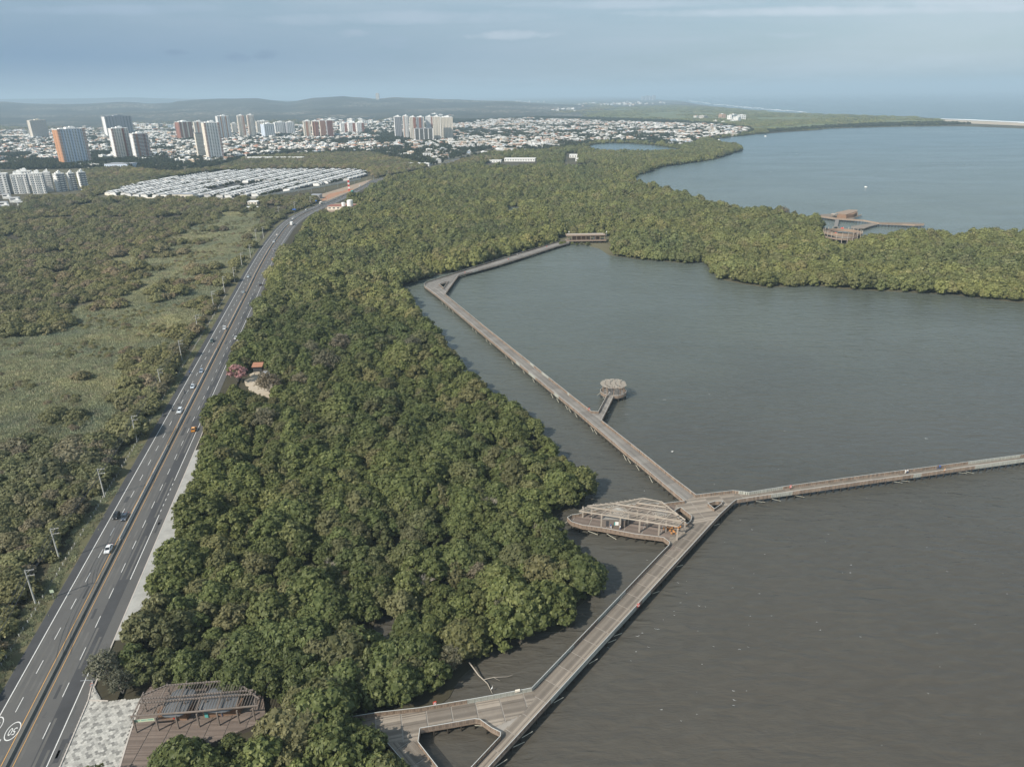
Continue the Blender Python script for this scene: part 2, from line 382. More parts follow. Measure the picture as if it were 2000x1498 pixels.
def copy_thing(root, loc, rz=0.0, label=None, scale=None, group=None):
    r = root.copy(); COL.objects.link(r); r.location = loc; r.rotation_euler = (0, 0, rz)
    if label: r['label'] = label
    if group: r['group'] = group
    if scale: r.scale = (scale,) * 3 if isinstance(scale, (int, float)) else scale
    for ch in kids[root.name] if root.name in kids else root.children:
        c = ch.copy(); COL.objects.link(c); c.parent = r
        for g in ch.children:
            d = g.copy(); COL.objects.link(d); d.parent = c
    return r
kids = {}
def structure(o): o['kind'] = 'structure'; return o
# ================================================================== SETTING
LAND = [(830, 1750), (800, 1520), (788, 1470), (800, 1440), (850, 1400), (895, 1365), (915, 1325), (955, 1297), (985, 1262), (1050, 1245), (1100, 1240), (1140, 1222),
        (1145, 1185), (1178, 1160), (1170, 1125), (1130, 1080), (1095, 1052), (1083, 1022), (1105, 1003), (1155, 985), (1158, 955), (1140, 925), (1100, 890), (1050, 842),
        (1000, 805), (955, 780), (925, 755), (895, 715), (862, 668), (825, 615), (793, 580), (786, 560), (815, 549), (883, 530), (935, 517), (1000, 497), (1085, 476), (1110, 470),
        (1165, 484), (1185, 497), (1240, 505), (1300, 510), (1345, 514), (1372, 511), (1398, 543), (1440, 552), (1500, 561), (1600, 557), (1650, 564), (1750, 569), (1850, 574),
        (1990, 590), (2500, 620), (2500, 480), (2000, 463), (1900, 466), (1800, 464), (1740, 464), (1690, 467), (1650, 456), (1600, 437), (1560, 427), (1480, 416), (1400, 406), (1330, 386),
        (1250, 362), (1228, 352), (1250, 342), (1275, 334), (1290, 326), (1330, 321), (1400, 311), (1425, 302), (1452, 293), (1440, 287), (1410, 284), (1392, 278), (1386, 273), (1402, 271.5),
        (1441, 266.5), (1480, 262), (1526, 258.5), (1592, 254.5), (1625, 251), (1754, 247.5), (1832, 246.5), (1886, 246.8), (2000, 251), (2500, 268), (2500, 256), (2000, 241), (1970, 239),
        (1835, 233), (1790, 229), (1700, 226), (1565, 222), (1505, 219), (1460, 214), (1400, 209), (1360, 204), (1330, 198), (1260, 193), (1160, 188), (1100, 187.5), (-900, 216), (-2500, 420), (-2500, 1750)]
LAGOON = [(1139, 288), (1163, 281.5), (1194, 279.5), (1233, 280.5), (1277, 284), (1295, 286), (1338, 293), (1324, 299), (1246, 302), (1194, 301), (1160, 298)]
POND = [(982, 414), (990, 402), (1018, 404), (1024, 414), (1010, 424), (990, 424)]
POND2 = [(720, 1240), (735, 1200), (775, 1195), (790, 1235), (760, 1265)]
HOLES = [LAGOON, POND, POND2]
def mk_land():
    t = NT('land_soil'); a = t.noise(0.02, 6, 0.6); b = t.noise(0.5, 4); c = t.noise(0.0022, 5, 0.6)
    col = t.mix(a, (0.030, 0.031, 0.018), (0.075, 0.068, 0.042)); col = t.mix(b, col, (0.045, 0.038, 0.024))
    col = t.mix(t.ramp(c, [(0.45, (0, 0, 0)), (0.62, (1, 1, 1))]), col, (0.12, 0.11, 0.065))
    t.color(col); t.rough(0.95); return t.m
M['land'] = mk_land()
def inset(pts, r, i0, i1):
    out = []; n = len(pts); ar = sum(pts[i].x * pts[(i + 1) % n].y - pts[(i + 1) % n].x * pts[i].y for i in range(n)); sg = 1 if ar > 0 else -1
    for i, p in enumerate(pts):
        if not i0 <= i < i1: out.append(p); continue
        a = (p - pts[i - 1]).normalized(); b = (pts[(i + 1) % n] - p).normalized(); t_ = (a + b).normalized(); out.append(p + Vector((-t_.y, t_.x, 0)) * (sg * r))
    return out
structure(MB().prism(inset(GP(LAND), 2.6, 1, LAND.index((1480, 262))), -3.0, 0.15, [GP(h) for h in HOLES]).obj('mangrove_mud', 'land'))
def build_land():          # the drier ground: highway bank, scrub, town and plain
    e = [rp(s_, 17.5) for s_ in np.arange(0, SEND - 30, 15)] + GP([(985, 297), (1060, 296), (1130, 289), (1158, 279.3), (1233, 277.5), (1290, 283), (1330, 286.5), (1370, 276), (1386, 272.2), (1402, 270.8), (1441, 266)]) + GP(LAND[LAND.index((1480, 262)):])
    structure(MB().prism(e, -3.0, 1.0).obj('land', 'land'))

def mk_water():
    t = NT('lagoon_water')
    # wind ripples: crests run roughly WSW-ENE, several wavelengths, with calmer and rougher patches
    m1 = t.mapping(t.pos, (0.20, 0.52, 1), (0, 0, R(-34))); m2 = t.mapping(t.pos, (0.48, 1.1, 1), (0, 0, R(-24)))
    n1 = t.noise(1.0, 3, 0.55, m1, 0.5); n2 = t.noise(1.0, 3, 0.6, m2, 0.4); n3 = t.noise(2.4, 3, 0.6)
    patch = t.noise(0.008, 4, 0.6, dist=0.8)
    m0 = t.mapping(t.pos, (0.075, 0.24, 1), (0, 0, R(-38))); n0 = t.noise(1.0, 2, 0.5, m0, 0.8)
    h = t.math('ADD', t.math('MULTIPLY_ADD', n0, 1.9, n1), t.math('ADD', t.math('MULTIPLY', n2, 0.35), t.math('MULTIPLY', n3, 0.06)))
    wind = t.noise(1.0, 4, 0.6, t.mapping(t.pos, (0.004, 0.016, 1), (0, 0, R(-20))), 0.8)
    h = t.math('MULTIPLY', h, t.math('MULTIPLY', t.math('MULTIPLY_ADD', patch, 0.9, 0.5), t.ramp(wind, [(0.32, (.6, .6, .6)), (0.65, (1.15, 1.15, 1.15))])))
    t.bump(h, 1.0, 0.43)
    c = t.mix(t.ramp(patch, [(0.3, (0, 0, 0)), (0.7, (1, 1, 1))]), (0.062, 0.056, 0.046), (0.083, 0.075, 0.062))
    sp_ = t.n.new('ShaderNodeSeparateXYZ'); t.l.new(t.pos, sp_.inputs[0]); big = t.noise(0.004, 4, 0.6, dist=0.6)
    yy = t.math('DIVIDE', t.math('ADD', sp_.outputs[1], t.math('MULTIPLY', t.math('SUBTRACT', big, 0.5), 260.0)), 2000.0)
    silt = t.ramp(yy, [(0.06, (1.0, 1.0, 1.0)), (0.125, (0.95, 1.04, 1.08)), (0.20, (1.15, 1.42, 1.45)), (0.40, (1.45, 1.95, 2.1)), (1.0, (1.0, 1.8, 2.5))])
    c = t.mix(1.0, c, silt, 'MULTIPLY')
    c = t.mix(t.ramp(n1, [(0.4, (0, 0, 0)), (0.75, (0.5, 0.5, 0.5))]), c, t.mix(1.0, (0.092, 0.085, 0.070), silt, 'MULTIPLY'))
    # whitecaps: sparse short flecks
    m3 = t.mapping(t.pos, (0.25, 0.7, 1), (0, 0, R(-30)))
    f = t.math('MULTIPLY', t.ramp(t.noise(0.45, 2, 0.5, m3), [(0.765, (0, 0, 0)), (0.79, (1, 1, 1))]), t.ramp(t.noise(2.5, 3, 0.7), [(0.5, (0, 0, 0)), (0.6, (1, 1, 1))]))
    t.color(t.mix(f, c, (0.55, 0.56, 0.54))); t.rough(t.math('MULTIPLY_ADD', wind, 0.22, 0.12))
    t.b.inputs['IOR'].default_value = 1.33; t.b.inputs['Specular IOR Level'].default_value = 0.5
    return t.m
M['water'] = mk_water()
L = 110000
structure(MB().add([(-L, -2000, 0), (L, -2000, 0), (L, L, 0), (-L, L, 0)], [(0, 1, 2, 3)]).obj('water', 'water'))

def field_mat(name, a, b, c, s=0.02, stripe=None):
    t = NT(name); n = t.noise(s, 6, 0.65, dist=0.5); m = t.noise(s * 14, 4, 0.6)
    col = t.mix(t.ramp(n, [(0.3, (0, 0, 0)), (0.7, (1, 1, 1))]), a, b); col = t.mix(t.ramp(m, [(0.42, (0, 0, 0)), (0.7, (1, 1, 1))]), col, c)
    t.color(col); t.rough(0.95); return t.m
M['meadow'] = field_mat('meadow', (0.15, 0.165, 0.085), (0.22, 0.225, 0.13), (0.19, 0.17, 0.11), 0.015)
M['town_ground'] = field_mat('town_ground', (0.13, 0.125, 0.09), (0.23, 0.21, 0.17), (0.10, 0.10, 0.06), 0.01)
M['far_scrub'] = field_mat('far_scrub', (0.070, 0.080, 0.042), (0.12, 0.115, 0.065), (0.055, 0.065, 0.035), 0.004)
M['marsh'] = field_mat('marsh', (0.105, 0.125, 0.052), (0.16, 0.17, 0.075), (0.085, 0.105, 0.045), 0.006)
def ground_sheet(name, px, mat, z):
    return structure(MB().sheet([(*p.xy, z) for p in GP(px, z)], None).obj(name, mat))
MEADOW = [(-250, 900), (0, 862), (90, 830), (180, 760), (260, 700), (330, 640), (330, 560), (410, 500), (500, 445), (505, 420), (430, 440), (330, 480), (280, 520), (255, 570), (180, 640), (90, 720), (0, 790), (-250, 850)]
MEADOW = [(-250, 905), (0, 868), (90, 850), (165, 815), (208, 745), (300, 680), (345, 610), (399, 553), (486, 470), (507, 430), (495, 420), (400, 447), (330, 476), (262, 502), (258, 535), (300, 560), (290, 610), (208, 618), (139, 645), (100, 675), (0, 685), (-250, 690)]
MEADOW_OLD = [(-250, 905), (0, 866), (100, 832), (190, 770), (250, 720), (310, 650), (345, 600), (400, 540), (470, 470), (512, 428), (500, 418), (400, 448), (300, 480), (235, 530), (262, 590), (180, 660), (110, 715), (0, 760), (-250, 790)]
CITY = [(-250, 262), (200, 258), (420, 255), (600, 250), (700, 250), (760, 238), (860, 232), (1000, 228), (1160, 231), (1290, 236), (1400, 243), (1470, 252), (1476, 261), (1440, 266), (1400, 271), (1386, 273), (1360, 279), (1330, 289),
        (1295, 285), (1233, 279), (1160, 280), (1130, 290), (1060, 297), (980, 300), (930, 308), (880, 322), (850, 330), (800, 318), (745, 308), (720, 300), (640, 304), (560, 305), (480, 312), (410, 330), (330, 338), (240, 328), (-250, 338)]
MEADOW_G = [(-250, 955), (0, 920), (110, 893), (195, 852), (240, 795), (318, 728), (372, 645), (422, 575), (497, 495), (520, 425), (495, 400), (385, 428), (290, 452), (215, 490), (210, 588), (115, 610), (0, 640), (-250, 650)]
ground_sheet('meadow', MEADOW_G, 'meadow', 1.05)
ground_sheet('town_ground', CITY, 'town_ground', 1.05)
MARSH = [(1180, 212), (1300, 206), (1400, 210), (1460, 215), (1565, 223), (1700, 227), (1790, 230), (1833, 234), (1850, 240), (1832, 245.8), (1750, 246.8), (1625, 250), (1592, 253.5), (1526, 257), (1475, 255), (1400, 243), (1290, 236), (1160, 231), (1130, 224)]
ground_sheet('marsh', MARSH, 'marsh', 1.10)
# beach, spit and surf
ground_sheet('beach', [(1832, 233.6), (1970, 239.6), (2000, 241.4), (2450, 257), (2450, 262), (2000, 246.3), (1900, 242), (1850, 238.5)], 'sand', 1.15)
MB().sheet([(*p.xy, 0.05) for p in GP([(1832, 232), (1900, 234), (1965, 237.2), (2050, 240.5), (2450, 254), (2450, 257), (2000, 241.5), (1960, 239.9), (1900, 236.7), (1836, 234)], 0.05)]).obj('surf', 'foam', kind='stuff')
sf = MB()
for k in range(46):      # breakers along the farther coast
    t_ = k / 45; x = 1345 + 220 * t_; y = 199 + 22 * t_ ** 0.8 - 1.6 + random.uniform(-1.3, 0.4)
    w = random.uniform(4, 12)
    sf.sheet([(*p.xy, 0.06) for p in GP([(x, y), (x + w, y + w * 0.09), (x + w, y + w * 0.09 + 0.55), (x, y + 0.6)], 0.06)])
sf.obj('breakers', 'foam', kind='stuff')
FAR = [(-900, 222), (200, 206), (600, 200), (1100, 194), (1160, 196), (1200, 212), (1130, 222), (1000, 227), (860, 231), (760, 237), (700, 249), (600, 249), (420, 254), (200, 257), (-900, 262)]
ground_sheet('far_scrubland', FAR, 'far_scrub', 1.08)

# hills beyond the town
def hill_profile(px):      # ridge line of the photograph: pixels above (+) the level line, by column
    xs = [-700, -300, 0, 60, 130, 180, 240, 285, 330, 345, 400, 450, 500, 530, 560, 580, 610, 670, 700, 730, 770, 850, 1000, 1150, 1300]
    ys = [206, 203, 199, 200.5, 201, 200, 198, 200, 199, 196, 194, 193.5, 193, 196, 198, 196, 191, 187.5, 190, 192.5, 191.5, 193, 193.5, 196, 200]
    y = np.interp(px, xs, ys); return YH(px) - y
def build_hills():
    vs, fs = [], []; nx, ny = 260, 44
    pxs = np.linspace(-700, 1240, nx); Ds = np.concatenate([np.linspace(3300, 7400, 32), np.linspace(7700, 9500, 12)])
    for D in Ds:
        for px in pxs:
            d = CR @ np.array([px - 1000.0, 563.0, -FPX]); d = d[:2] / FPX
            x, y = d[0] * D, d[1] * D
            t = (D - 3300) / 4100
            top = CAM_H + 6500 * (float(hill_profile(px)) * 1.5 - 0.3) / 1500
            env = (max(0, min(1, t)) ** 1.35) if D <= 7400 else max(0, 1 - (D - 7400) / 2100)
            if px > 1000: env *= max(0, 1 - (px - 1000) / 240)
            n = (vnoise(x, y, 900, 1) - 0.5) * 0.75 + (vnoise(x, y, 380, 2) - 0.5) * 0.42 + (vnoise(x, y, 150, 3) - 0.5) * 0.2
            z = max(-3.0, top * env * (1 + n * (1.2 - 0.9 * min(1, max(0, t)))) - 2.0)
            vs.append((x, y, z))
    for j in range(len(Ds) - 1):
        for i in range(nx - 1): a = j * nx + i; fs.append((a, a + 1, a + nx + 1, a + nx))
    t = NT('hill_cover'); n1 = t.noise(0.0016, 6, 0.65); n2 = t.noise(0.008, 5, 0.7); n3 = t.noise(0.03, 4, 0.7)
    c = t.mix(t.ramp(n1, [(0.35, (0, 0, 0)), (0.65, (1, 1, 1))]), (0.022, 0.030, 0.026), (0.052, 0.054, 0.042))
    c = t.mix(t.ramp(n2, [(0.5, (0, 0, 0)), (0.75, (0.8, 0.8, 0.8))]), c, (0.12, 0.108, 0.07))
    c = t.mix(t.math('MULTIPLY', t.ramp(n3, [(0.52, (0, 0, 0)), (0.63, (1, 1, 1))]), t.ramp(t.noise(0.0012, 3), [(0.50, (0, 0, 0)), (0.60, (1, 1, 1))])), c, (0.42, 0.37, 0.30))
    t.color(c); t.rough(0.95); M['hill'] = t.m
    structure(MB().add(vs, fs).obj('hills', 'hill', smooth=True))
    v2, f2 = [], []      # a second, fainter range far behind
    pxs = np.linspace(-900, 900, 90)
    for D in np.linspace(12500, 18000, 12):
        for px in pxs:
            d = CR @ np.array([px - 1000.0, 563.0, -FPX]); d = d[:2] / FPX; x, y = d[0] * D, d[1] * D
            env = math.sin(math.pi * (D - 12500) / 5500) ; k = max(0.0, min(1.0, (620 - px) / 350))
            z = -3 + env * (118 + k * (52 + 60 * (vnoise(x, y, 2600, 9) - 0.4) + 25 * (vnoise(x, y, 900, 8) - 0.5)) - (1 - k) * 60)
            v2.append((x, y, float(z)))
    for j in range(11):
        for i in range(89): a = j * 90 + i; f2.append((a, a + 1, a + 91, a + 90))
    structure(MB().add(v2, f2).obj('distant_hills', 'hill', smooth=True))
build_hills()

# ------------------------------------------------------------------ road
def catmull(pts, step=3.0):
    out = []; P = [pts[0] * 2 - pts[1]] + pts + [pts[-1] * 2 - pts[-2]]
    for i in range(1, len(P) - 2):
        p0, p1, p2, p3 = P[i - 1:i + 3]; n = max(2, int((p2 - p1).length / step))
        for k in range(n):
            t = k / n
            out.append(0.5 * ((2 * p1) + (p2 - p0) * t + (2 * p0 - 5 * p1 + 4 * p2 - p3) * t * t + (3 * p1 - p0 - 3 * p2 + p3) * t ** 3))
    out.append(pts[-1]); return out
MED = [(-95, 1725), (13, 1498), (92, 1342), (140, 1248), (199, 1132), (255, 1022), (304, 928.5), (339, 858), (392, 752), (448, 641), (489, 558), (502, 531), (525, 489.6), (541, 466), (556, 446), (573, 430.5), (594, 417.6), (622, 405), (645, 395), (672, 382.5), (697, 369.5), (730, 355.5), (768, 345), (812, 337), (854, 326), (896, 311.5), (925, 302.5), (965, 294)]
mp = GP(MED)
# straighten the near stretch: it is dead straight in the photograph
A0, A1 = mp[1], mp[10]
for i in range(0, 11):
    t_ = (mp[i] - A0).dot(A1 - A0) / (A1 - A0).length_squared; mp[i] = A0 + (A1 - A0) * t_
CL = catmull(mp, 3.0)
SL = [0.0]
for i in range(1, len(CL)): SL.append(SL[-1] + (CL[i] - CL[i - 1]).length)
SL = np.array(SL); CX = np.array([p.x for p in CL]); CY = np.array([p.y for p in CL])
tx = np.gradient(CX, SL); ty = np.gradient(CY, SL); nn = np.hypot(tx, ty); tx /= nn; ty /= nn
def rp(s, off, z=1.0):
    x = np.interp(s, SL, CX); y = np.interp(s, SL, CY); a = np.interp(s, SL, tx); b = np.interp(s, SL, ty)
    k = math.hypot(a, b); return Vector((x + b / k * off, y - a / k * off, z))
def rdir(s):
    a = np.interp(s, SL, tx); b = np.interp(s, SL, ty); return math.atan2(b, a)
def road_s(px, py):       # nearest chainage and offset of a pixel's ground point
    g = G(px, py); i = int(np.argmin((CX - g.x) ** 2 + (CY - g.y) ** 2))
    off = (g.x - CX[i]) * ty[i] - (g.y - CY[i]) * tx[i]
    s = SL[i] + (g.x - CX[i]) * tx[i] + (g.y - CY[i]) * ty[i]; return s, off
SEND = SL[-1]
def strip(mb, o0, o1, z, s0=0, s1=None, step=6.0, mi=0):
    s1 = SEND if s1 is None else s1; n = max(1, int((s1 - s0) / step)); vs = []
    for k in range(n + 1):
        s = s0 + (s1 - s0) * k / n; vs += [rp(s, o0, z), rp(s, o1, z)]
    mb.add(vs, [(2 * k, 2 * k + 1, 2 * k + 3, 2 * k + 2) for k in range(n)], mi); return mb
def wstrip(mb, o0, o1, z0, z1, s0, s1, step=6.0, mi=0):   # raised bar with sides
    n = max(1, int((s1 - s0) / step)); vs = []
    for k in range(n + 1):
        s = s0 + (s1 - s0) * k / n; vs += [rp(s, o0, z0), rp(s, o0, z1), rp(s, o1, z1), rp(s, o1, z0)]
    fs = []
    for k in range(n):
        for q in range(3): fs.append((4 * k + q, 4 * k + q + 1, 4 * k + q + 5, 4 * k + q + 4)[::-1])
    fs += [(0, 1, 2, 3), (4 * n + 3, 4 * n + 2, 4 * n + 1, 4 * n)]
    mb.add(vs, fs, mi); return mb

build_land()
structure(strip(MB(), -10.0, 10.9, 1.10).obj('road', 'asphalt'))
lane = MB(); strip(lane, 4.9, 8.0, 1.108, 0, 420); structure(lane.obj('newer_lane_asphalt', 'asphalt_dark'))
sh = MB(); strip(sh, -9.9, -7.5, 1.108); structure(sh.obj('road_shoulder', 'asphalt_dark'))
tk = MB()
for o_ in (-6.6, -5.0, -3.4, -2.0, 2.0, 3.6, 5.5, 7.2):
    for s_ in range(0, 640, 40): strip(tk, o_ - 0.28, o_ + 0.28, 1.114, s_ + random.uniform(0, 12), s_ + random.uniform(22, 38))
structure(tk.obj('worn_wheel_tracks', 'wheel_track'))
mk = MB()
strip(mk, -7.42, -7.2, 1.122)
strip(mk, 8.15, 8.35, 1.122, 0, road_s(265, 1120)[0] - 36); 
sa_, sb_ = road_s(290, 1064)[0], SEND
gaps = [(road_s(236, 1180)[0], road_s(215, 1222)[0]), ]
strip(mk, 8.15, 8.35, 1.122, road_s(256, 1132)[0] , road_s(318, 1005)[0]); strip(mk, 8.15, 8.35, 1.122, road_s(352, 935)[0], SEND)
s = road_s(318, 1005)[0]
while s < road_s(352, 935)[0]: strip(mk, 8.13, 8.33, 1.122, s + 2.0, s + 3.4); s += 3.6
s = 4.0
while s < SEND - 10:
    strip(mk, -4.32, -4.16, 1.122, s, s + 4.5); strip(mk, 4.62, 4.78, 1.122, s + 2.5, s + 7.0); s += 12
structure(mk.obj('lane_markings', 'white_paint'))
yl = MB(); strip(yl, -1.33, -1.17, 1.122); strip(yl, 1.17, 1.31, 1.122, 0, SEND); structure(yl.obj('yellow_edge_lines', 'yellow_paint'))
vg = MB(); strip(vg, -14.0, -10.0, 1.06); M['verge'] = field_mat('verge_grass', (0.075, 0.080, 0.038), (0.14, 0.12, 0.07), (0.10, 0.095, 0.05), 0.2); structure(vg.obj('grass_verge', 'verge'))
# pavement and kerb on the lagoon side
s_pk0, s_pk1 = road_s(267, 1150)[0] - 22, road_s(385, 880)[0]
pv_ = MB(); wstrip(pv_, 11.2, 16.5, 1.0, 1.24, 0 + 60, s_pk1); structure(pv_.obj('pavement', 'pavement'))
kb = MB(); wstrip(kb, 10.9, 11.2, 1.0, 1.27, 0, s_pk1 + 30); structure(kb.obj('kerb', 'kerb'))
# median: concrete barrier sections, some low and dark
med = thing('median_barrier', 'grey concrete barrier along the middle of the highway between two orange lines', 'barrier')
def bar_mesh(L_, h, mat):
    b = MB(); pr = [(-0.42, 0), (-0.42, 0.12), (-0.16, 0.42), (-0.11, h), (0.11, h), (0.16, 0.42), (0.42, 0.12), (0.42, 0)]; n = len(pr)
    vs = [(x, -L_ / 2 + 0.03, z) for x, z in pr] + [(x, L_ / 2 - 0.03, z) for x, z in pr]
    b.add(vs, [(i, n + i, n + (i + 1) % n, (i + 1) % n)[::-1] for i in range(n)] + [tuple(range(n)), tuple(range(n, 2 * n))[::-1]])
    return b.mesh('barrier_section', mat)
bm_a, bm_b = bar_mesh(6.0, 0.95, 'concrete'), bar_mesh(6.0, 0.55, 'concrete_dark')
k = 0; s = 3.0
while s < min(SEND, 1150) and k < 190:
    lowdark = vnoise(np.array(s), np.array(3.0), 45, 5) > 0.56
    o = link_mesh('barrier_section', bm_b if lowdark else bm_a, med); o.location = rp(s, -0.35 if not lowdark else 0, 1.1); o.rotation_euler[2] = rdir(s) - math.pi / 2
    s += 6.02; k += 1
md = MB(); strip(md, -1.0, 1.05, 1.115); structure(md.obj('median_strip', 'wheel_track'))

pt = MB()
for _ in range(34):
    s_ = random.uniform(5, 420); o_ = random.choice((-8.8, -5.6, -2.6, 3.0, 6.4, 9.3)) + random.uniform(-.4, .4); l_ = random.uniform(1.5, 9); w_ = random.uniform(.4, 1.3)
    strip(pt, o_ - w_ / 2, o_ + w_ / 2, 1.117, s_, s_ + l_, 2)
structure(pt.obj('asphalt_patches', 'asphalt_dark'))
ck = MB()
for _ in range(60):      # sealed cracks wandering across the lanes
    s_ = random.uniform(5, 400); o_ = random.uniform(-9, 9.5); pts = [rp(s_, o_, 1.119)]
    if abs(o_) < 2: continue
    for k in range(random.randint(3, 8)): s_ += random.uniform(-.3, 1.6); o_ += random.uniform(-.5, .5); pts.append(rp(s_, max(-9.5, min(10.4, o_)), 1.119))
    for a_, b_ in zip(pts[:-1], pts[1:]): ck.beam(a_, b_, .07, .004)
structure(ck.obj('sealed_cracks', 'dark_steel'))
# "50" speed roundels painted on the asphalt, facing oncoming traffic
def text_mesh(txt, size, mat, depth=0.0):
    cu = bpy.data.curves.new('t', 'FONT'); cu.body = txt; cu.size = size; cu.align_x = 'CENTER'; cu.align_y = 'CENTER'; cu.extrude = depth
    ob = bpy.data.objects.new('t', cu); COL.objects.link(ob); dg = bpy.context.evaluated_depsgraph_get()
    me = bpy.data.meshes.new_from_object(ob.evaluated_get(dg)); bpy.data.objects.remove(ob); me.materials.clear(); me.materials.append(M[mat]); return me
t50 = text_mesh('50', 2.6, 'white_paint')
for (px, py) in ((25, 1428), (-9, 1418)):
    s_, o_ = road_s(px, py)
    root = bpy.data.objects.new('speed_roundel', None); COL.objects.link(root); root['kind'] = 'structure'
    root.location = rp(s_, o_, 1.124); root.rotation_euler = (0, 0, rdir(s_) + math.pi / 2)
    a = link_mesh('speed_number', t50, root); a.scale = (0.62, 1.15, 1)
    rg = MB(); n = 40
    vs = [(math.cos(2 * math.pi * i / n) * r * 0.62, math.sin(2 * math.pi * i / n) * r * 1.15, 0) for r in (2.05, 2.3) for i in range(n)]
    rg.add(vs, [(i, n + i, n + (i + 1) % n, (i + 1) % n)[::-1] for i in range(n)]).obj('speed_ring', 'white_paint', root)

# ------------------------------------------------------------------ forest
def tone_attr(me, tones):
    a = me.attributes.new('tone', 'FLOAT', 'FACE'); a.data.foreach_set('value', np.asarray(tones, np.float32))
ICO = None
def ico(sub=1):
    bm = bmesh.new(); bmesh.ops.create_icosphere(bm, subdivisions=sub, radius=1.0)
    v = np.array([x.co[:] for x in bm.verts]); f = [[q.index for q in t.verts] for t in bm.faces]; bm.free(); return v, np.array(f)
ICV, ICF = ico(2)
def crown_mesh(name, seed, rx, H, base, nl, tufts, quads, leaf, mat, core=0.84, spread=0.76, flat=0.8, tr=0.42):
    """a crown: lobes around the limbs, each lobe a shell of leaf tufts over a darker mass; open towards the base"""
    g = np.random.default_rng(seed); V, F, T = [], [], []; off = 0; fo = []
    lob = []
    for i in range(nl):
        a = i * 2.39996 + g.uniform(-.4, .4); rr = rx * spread * math.sqrt((i + 0.35) / nl); lr = rx * g.uniform(0.19, 0.36)
        zc = base + (H - base) * (0.50 + 0.42 * (1 - (rr / (rx * spread)) ** 2) * g.uniform(0.7, 1.1)) - lr * 0.35 - g.uniform(0, .16) * H * (rr / rx)
        lob.append((rr * math.cos(a), rr * math.sin(a), zc, lr))
    for i in range(max(5, nl // 2)):     # skirt of lower lobes
        a = i * 2 * math.pi / max(5, nl // 2) + g.uniform(-.4, .4); lr = rx * g.uniform(.24, .36); rr = rx * g.uniform(.5, .75)
        lob.append((rr * math.cos(a), rr * math.sin(a), base + (H - base) * g.uniform(.10, .45), lr))
    for (x, y, z, lr) in lob:
        dn = ICV * (1 + 0.5 * (g.random(len(ICV)) - 0.5))[:, None] * lr * core; dn[:, 2] *= flat + .1
        V.append(dn + [x, y, z]); fo += (ICF + off).tolist(); off += len(ICV); T += (0.12 + 0.25 * g.random(len(ICF))).tolist()
        n = int(tufts * (lr / (rx * .38)) ** 2)
        for k in range(n):
            ct = g.uniform(-0.35, 1.0); ph = g.uniform(0, 6.283); st = math.sqrt(max(0, 1 - ct * ct)); d = np.array([st * math.cos(ph), st * math.sin(ph), ct])
            c = d * lr * g.uniform(0.74, 1.22); c[2] *= flat + .1; c += [x, y, z]; tt = g.random()
            nrm = d + [0, 0, 0.25]; m = quads
            P = c + g.normal(0, tr * 0.42, (m, 3)) * [1, 1, .7]
            N = nrm + g.normal(0, .38, (m, 3)); N /= np.linalg.norm(N, axis=1)[:, None]
            A = np.cross(N, g.normal(0, 1, (m, 3))); A /= np.linalg.norm(A, axis=1)[:, None]; B = np.cross(N, A)
            s = leaf * g.uniform(.6, 1.35, (m, 1))
            q = np.stack([P - A * s * .5 - B * s * .28, P + A * s * .5 - B * s * .5, P + A * s * .42 + B * s * .34, P - A * s * .38 + B * s * .5], 1).reshape(-1, 3)
            V.append(q); fo += (np.arange(m * 4).reshape(m, 4) + off).tolist(); off += m * 4
            T += np.clip(tt * .75 + g.normal(0.12, .12, m), 0, 1).tolist()
    me = bpy.data.meshes.new(name); me.from_pydata(np.concatenate(V).tolist(), [], fo); me.materials.append(M[mat]); tone_attr(me, T); me.update(); return me
def trunk_mesh(seed, H, rx, mat, r0=0.22, limbs=5):
    g = random.Random(seed); b = MB(); top = (g.uniform(-.3, .3), g.uniform(-.3, .3), H * .62)
    b.tube([(0, 0, -0.2), (g.uniform(-.2, .2), g.uniform(-.2, .2), H * .3), top], [r0, r0 * .75, r0 * .4], 6)
    for i in range(limbs):
        a = i * 2 * math.pi / limbs + g.uniform(-.4, .4); z0 = H * g.uniform(.2, .45); rr = rx * g.uniform(.4, .7)
        b.tube([(0, 0, z0), (rr * .45 * math.cos(a), rr * .45 * math.sin(a), z0 + H * .14), (rr * math.cos(a), rr * math.sin(a), H * g.uniform(.55, .8))], [r0 * .5, r0 * .35, r0 * .12], 4)
    return b.mesh('trunk', mat)
def bare_mesh(seed, H, rx, r0=0.2, mat='bark_pale', levels=4):
    g = random.Random(seed); b = MB()
    def grow(p, d, ln, r, lv):
        q = p + d * ln; b.tube([p, q], [r, r * .6], 4 if lv > 2 else 3, cap=False)
        if lv == 0: return
        for _ in range(3 if lv > 1 else 4):
            nd = (d + Vector((g.uniform(-1, 1), g.uniform(-1, 1), g.uniform(-.25, .7))) * .75).normalized(); nd.z = max(nd.z, -.05)
            grow(p + d * ln * g.uniform(.55, 1), nd, ln * g.uniform(.6, .85), r * .55, lv - 1)
    for _ in range(3): grow(Vector((0, 0, -.2)), Vector((g.uniform(-.35, .35), g.uniform(-.35, .35), 1)).normalized(), H * .32, r0, levels)
    return b.mesh('branches', mat)
MSPEC = [(4.6, 8.6, 18), (3.7, 7.4, 13), (5.6, 9.4, 26), (4.0, 9.9, 15), (3.2, 6.4, 11), (5.0, 7.8, 21), (4.3, 8.9, 17), (6.2, 8.8, 30)]
MANG = [(crown_mesh('crown', 100 + i, rx, H, .5, nl, 40, 8, 0.46, 'leaf'), trunk_mesh(i, H, rx, 'bark')) for i, (rx, H, nl) in enumerate(MSPEC)]
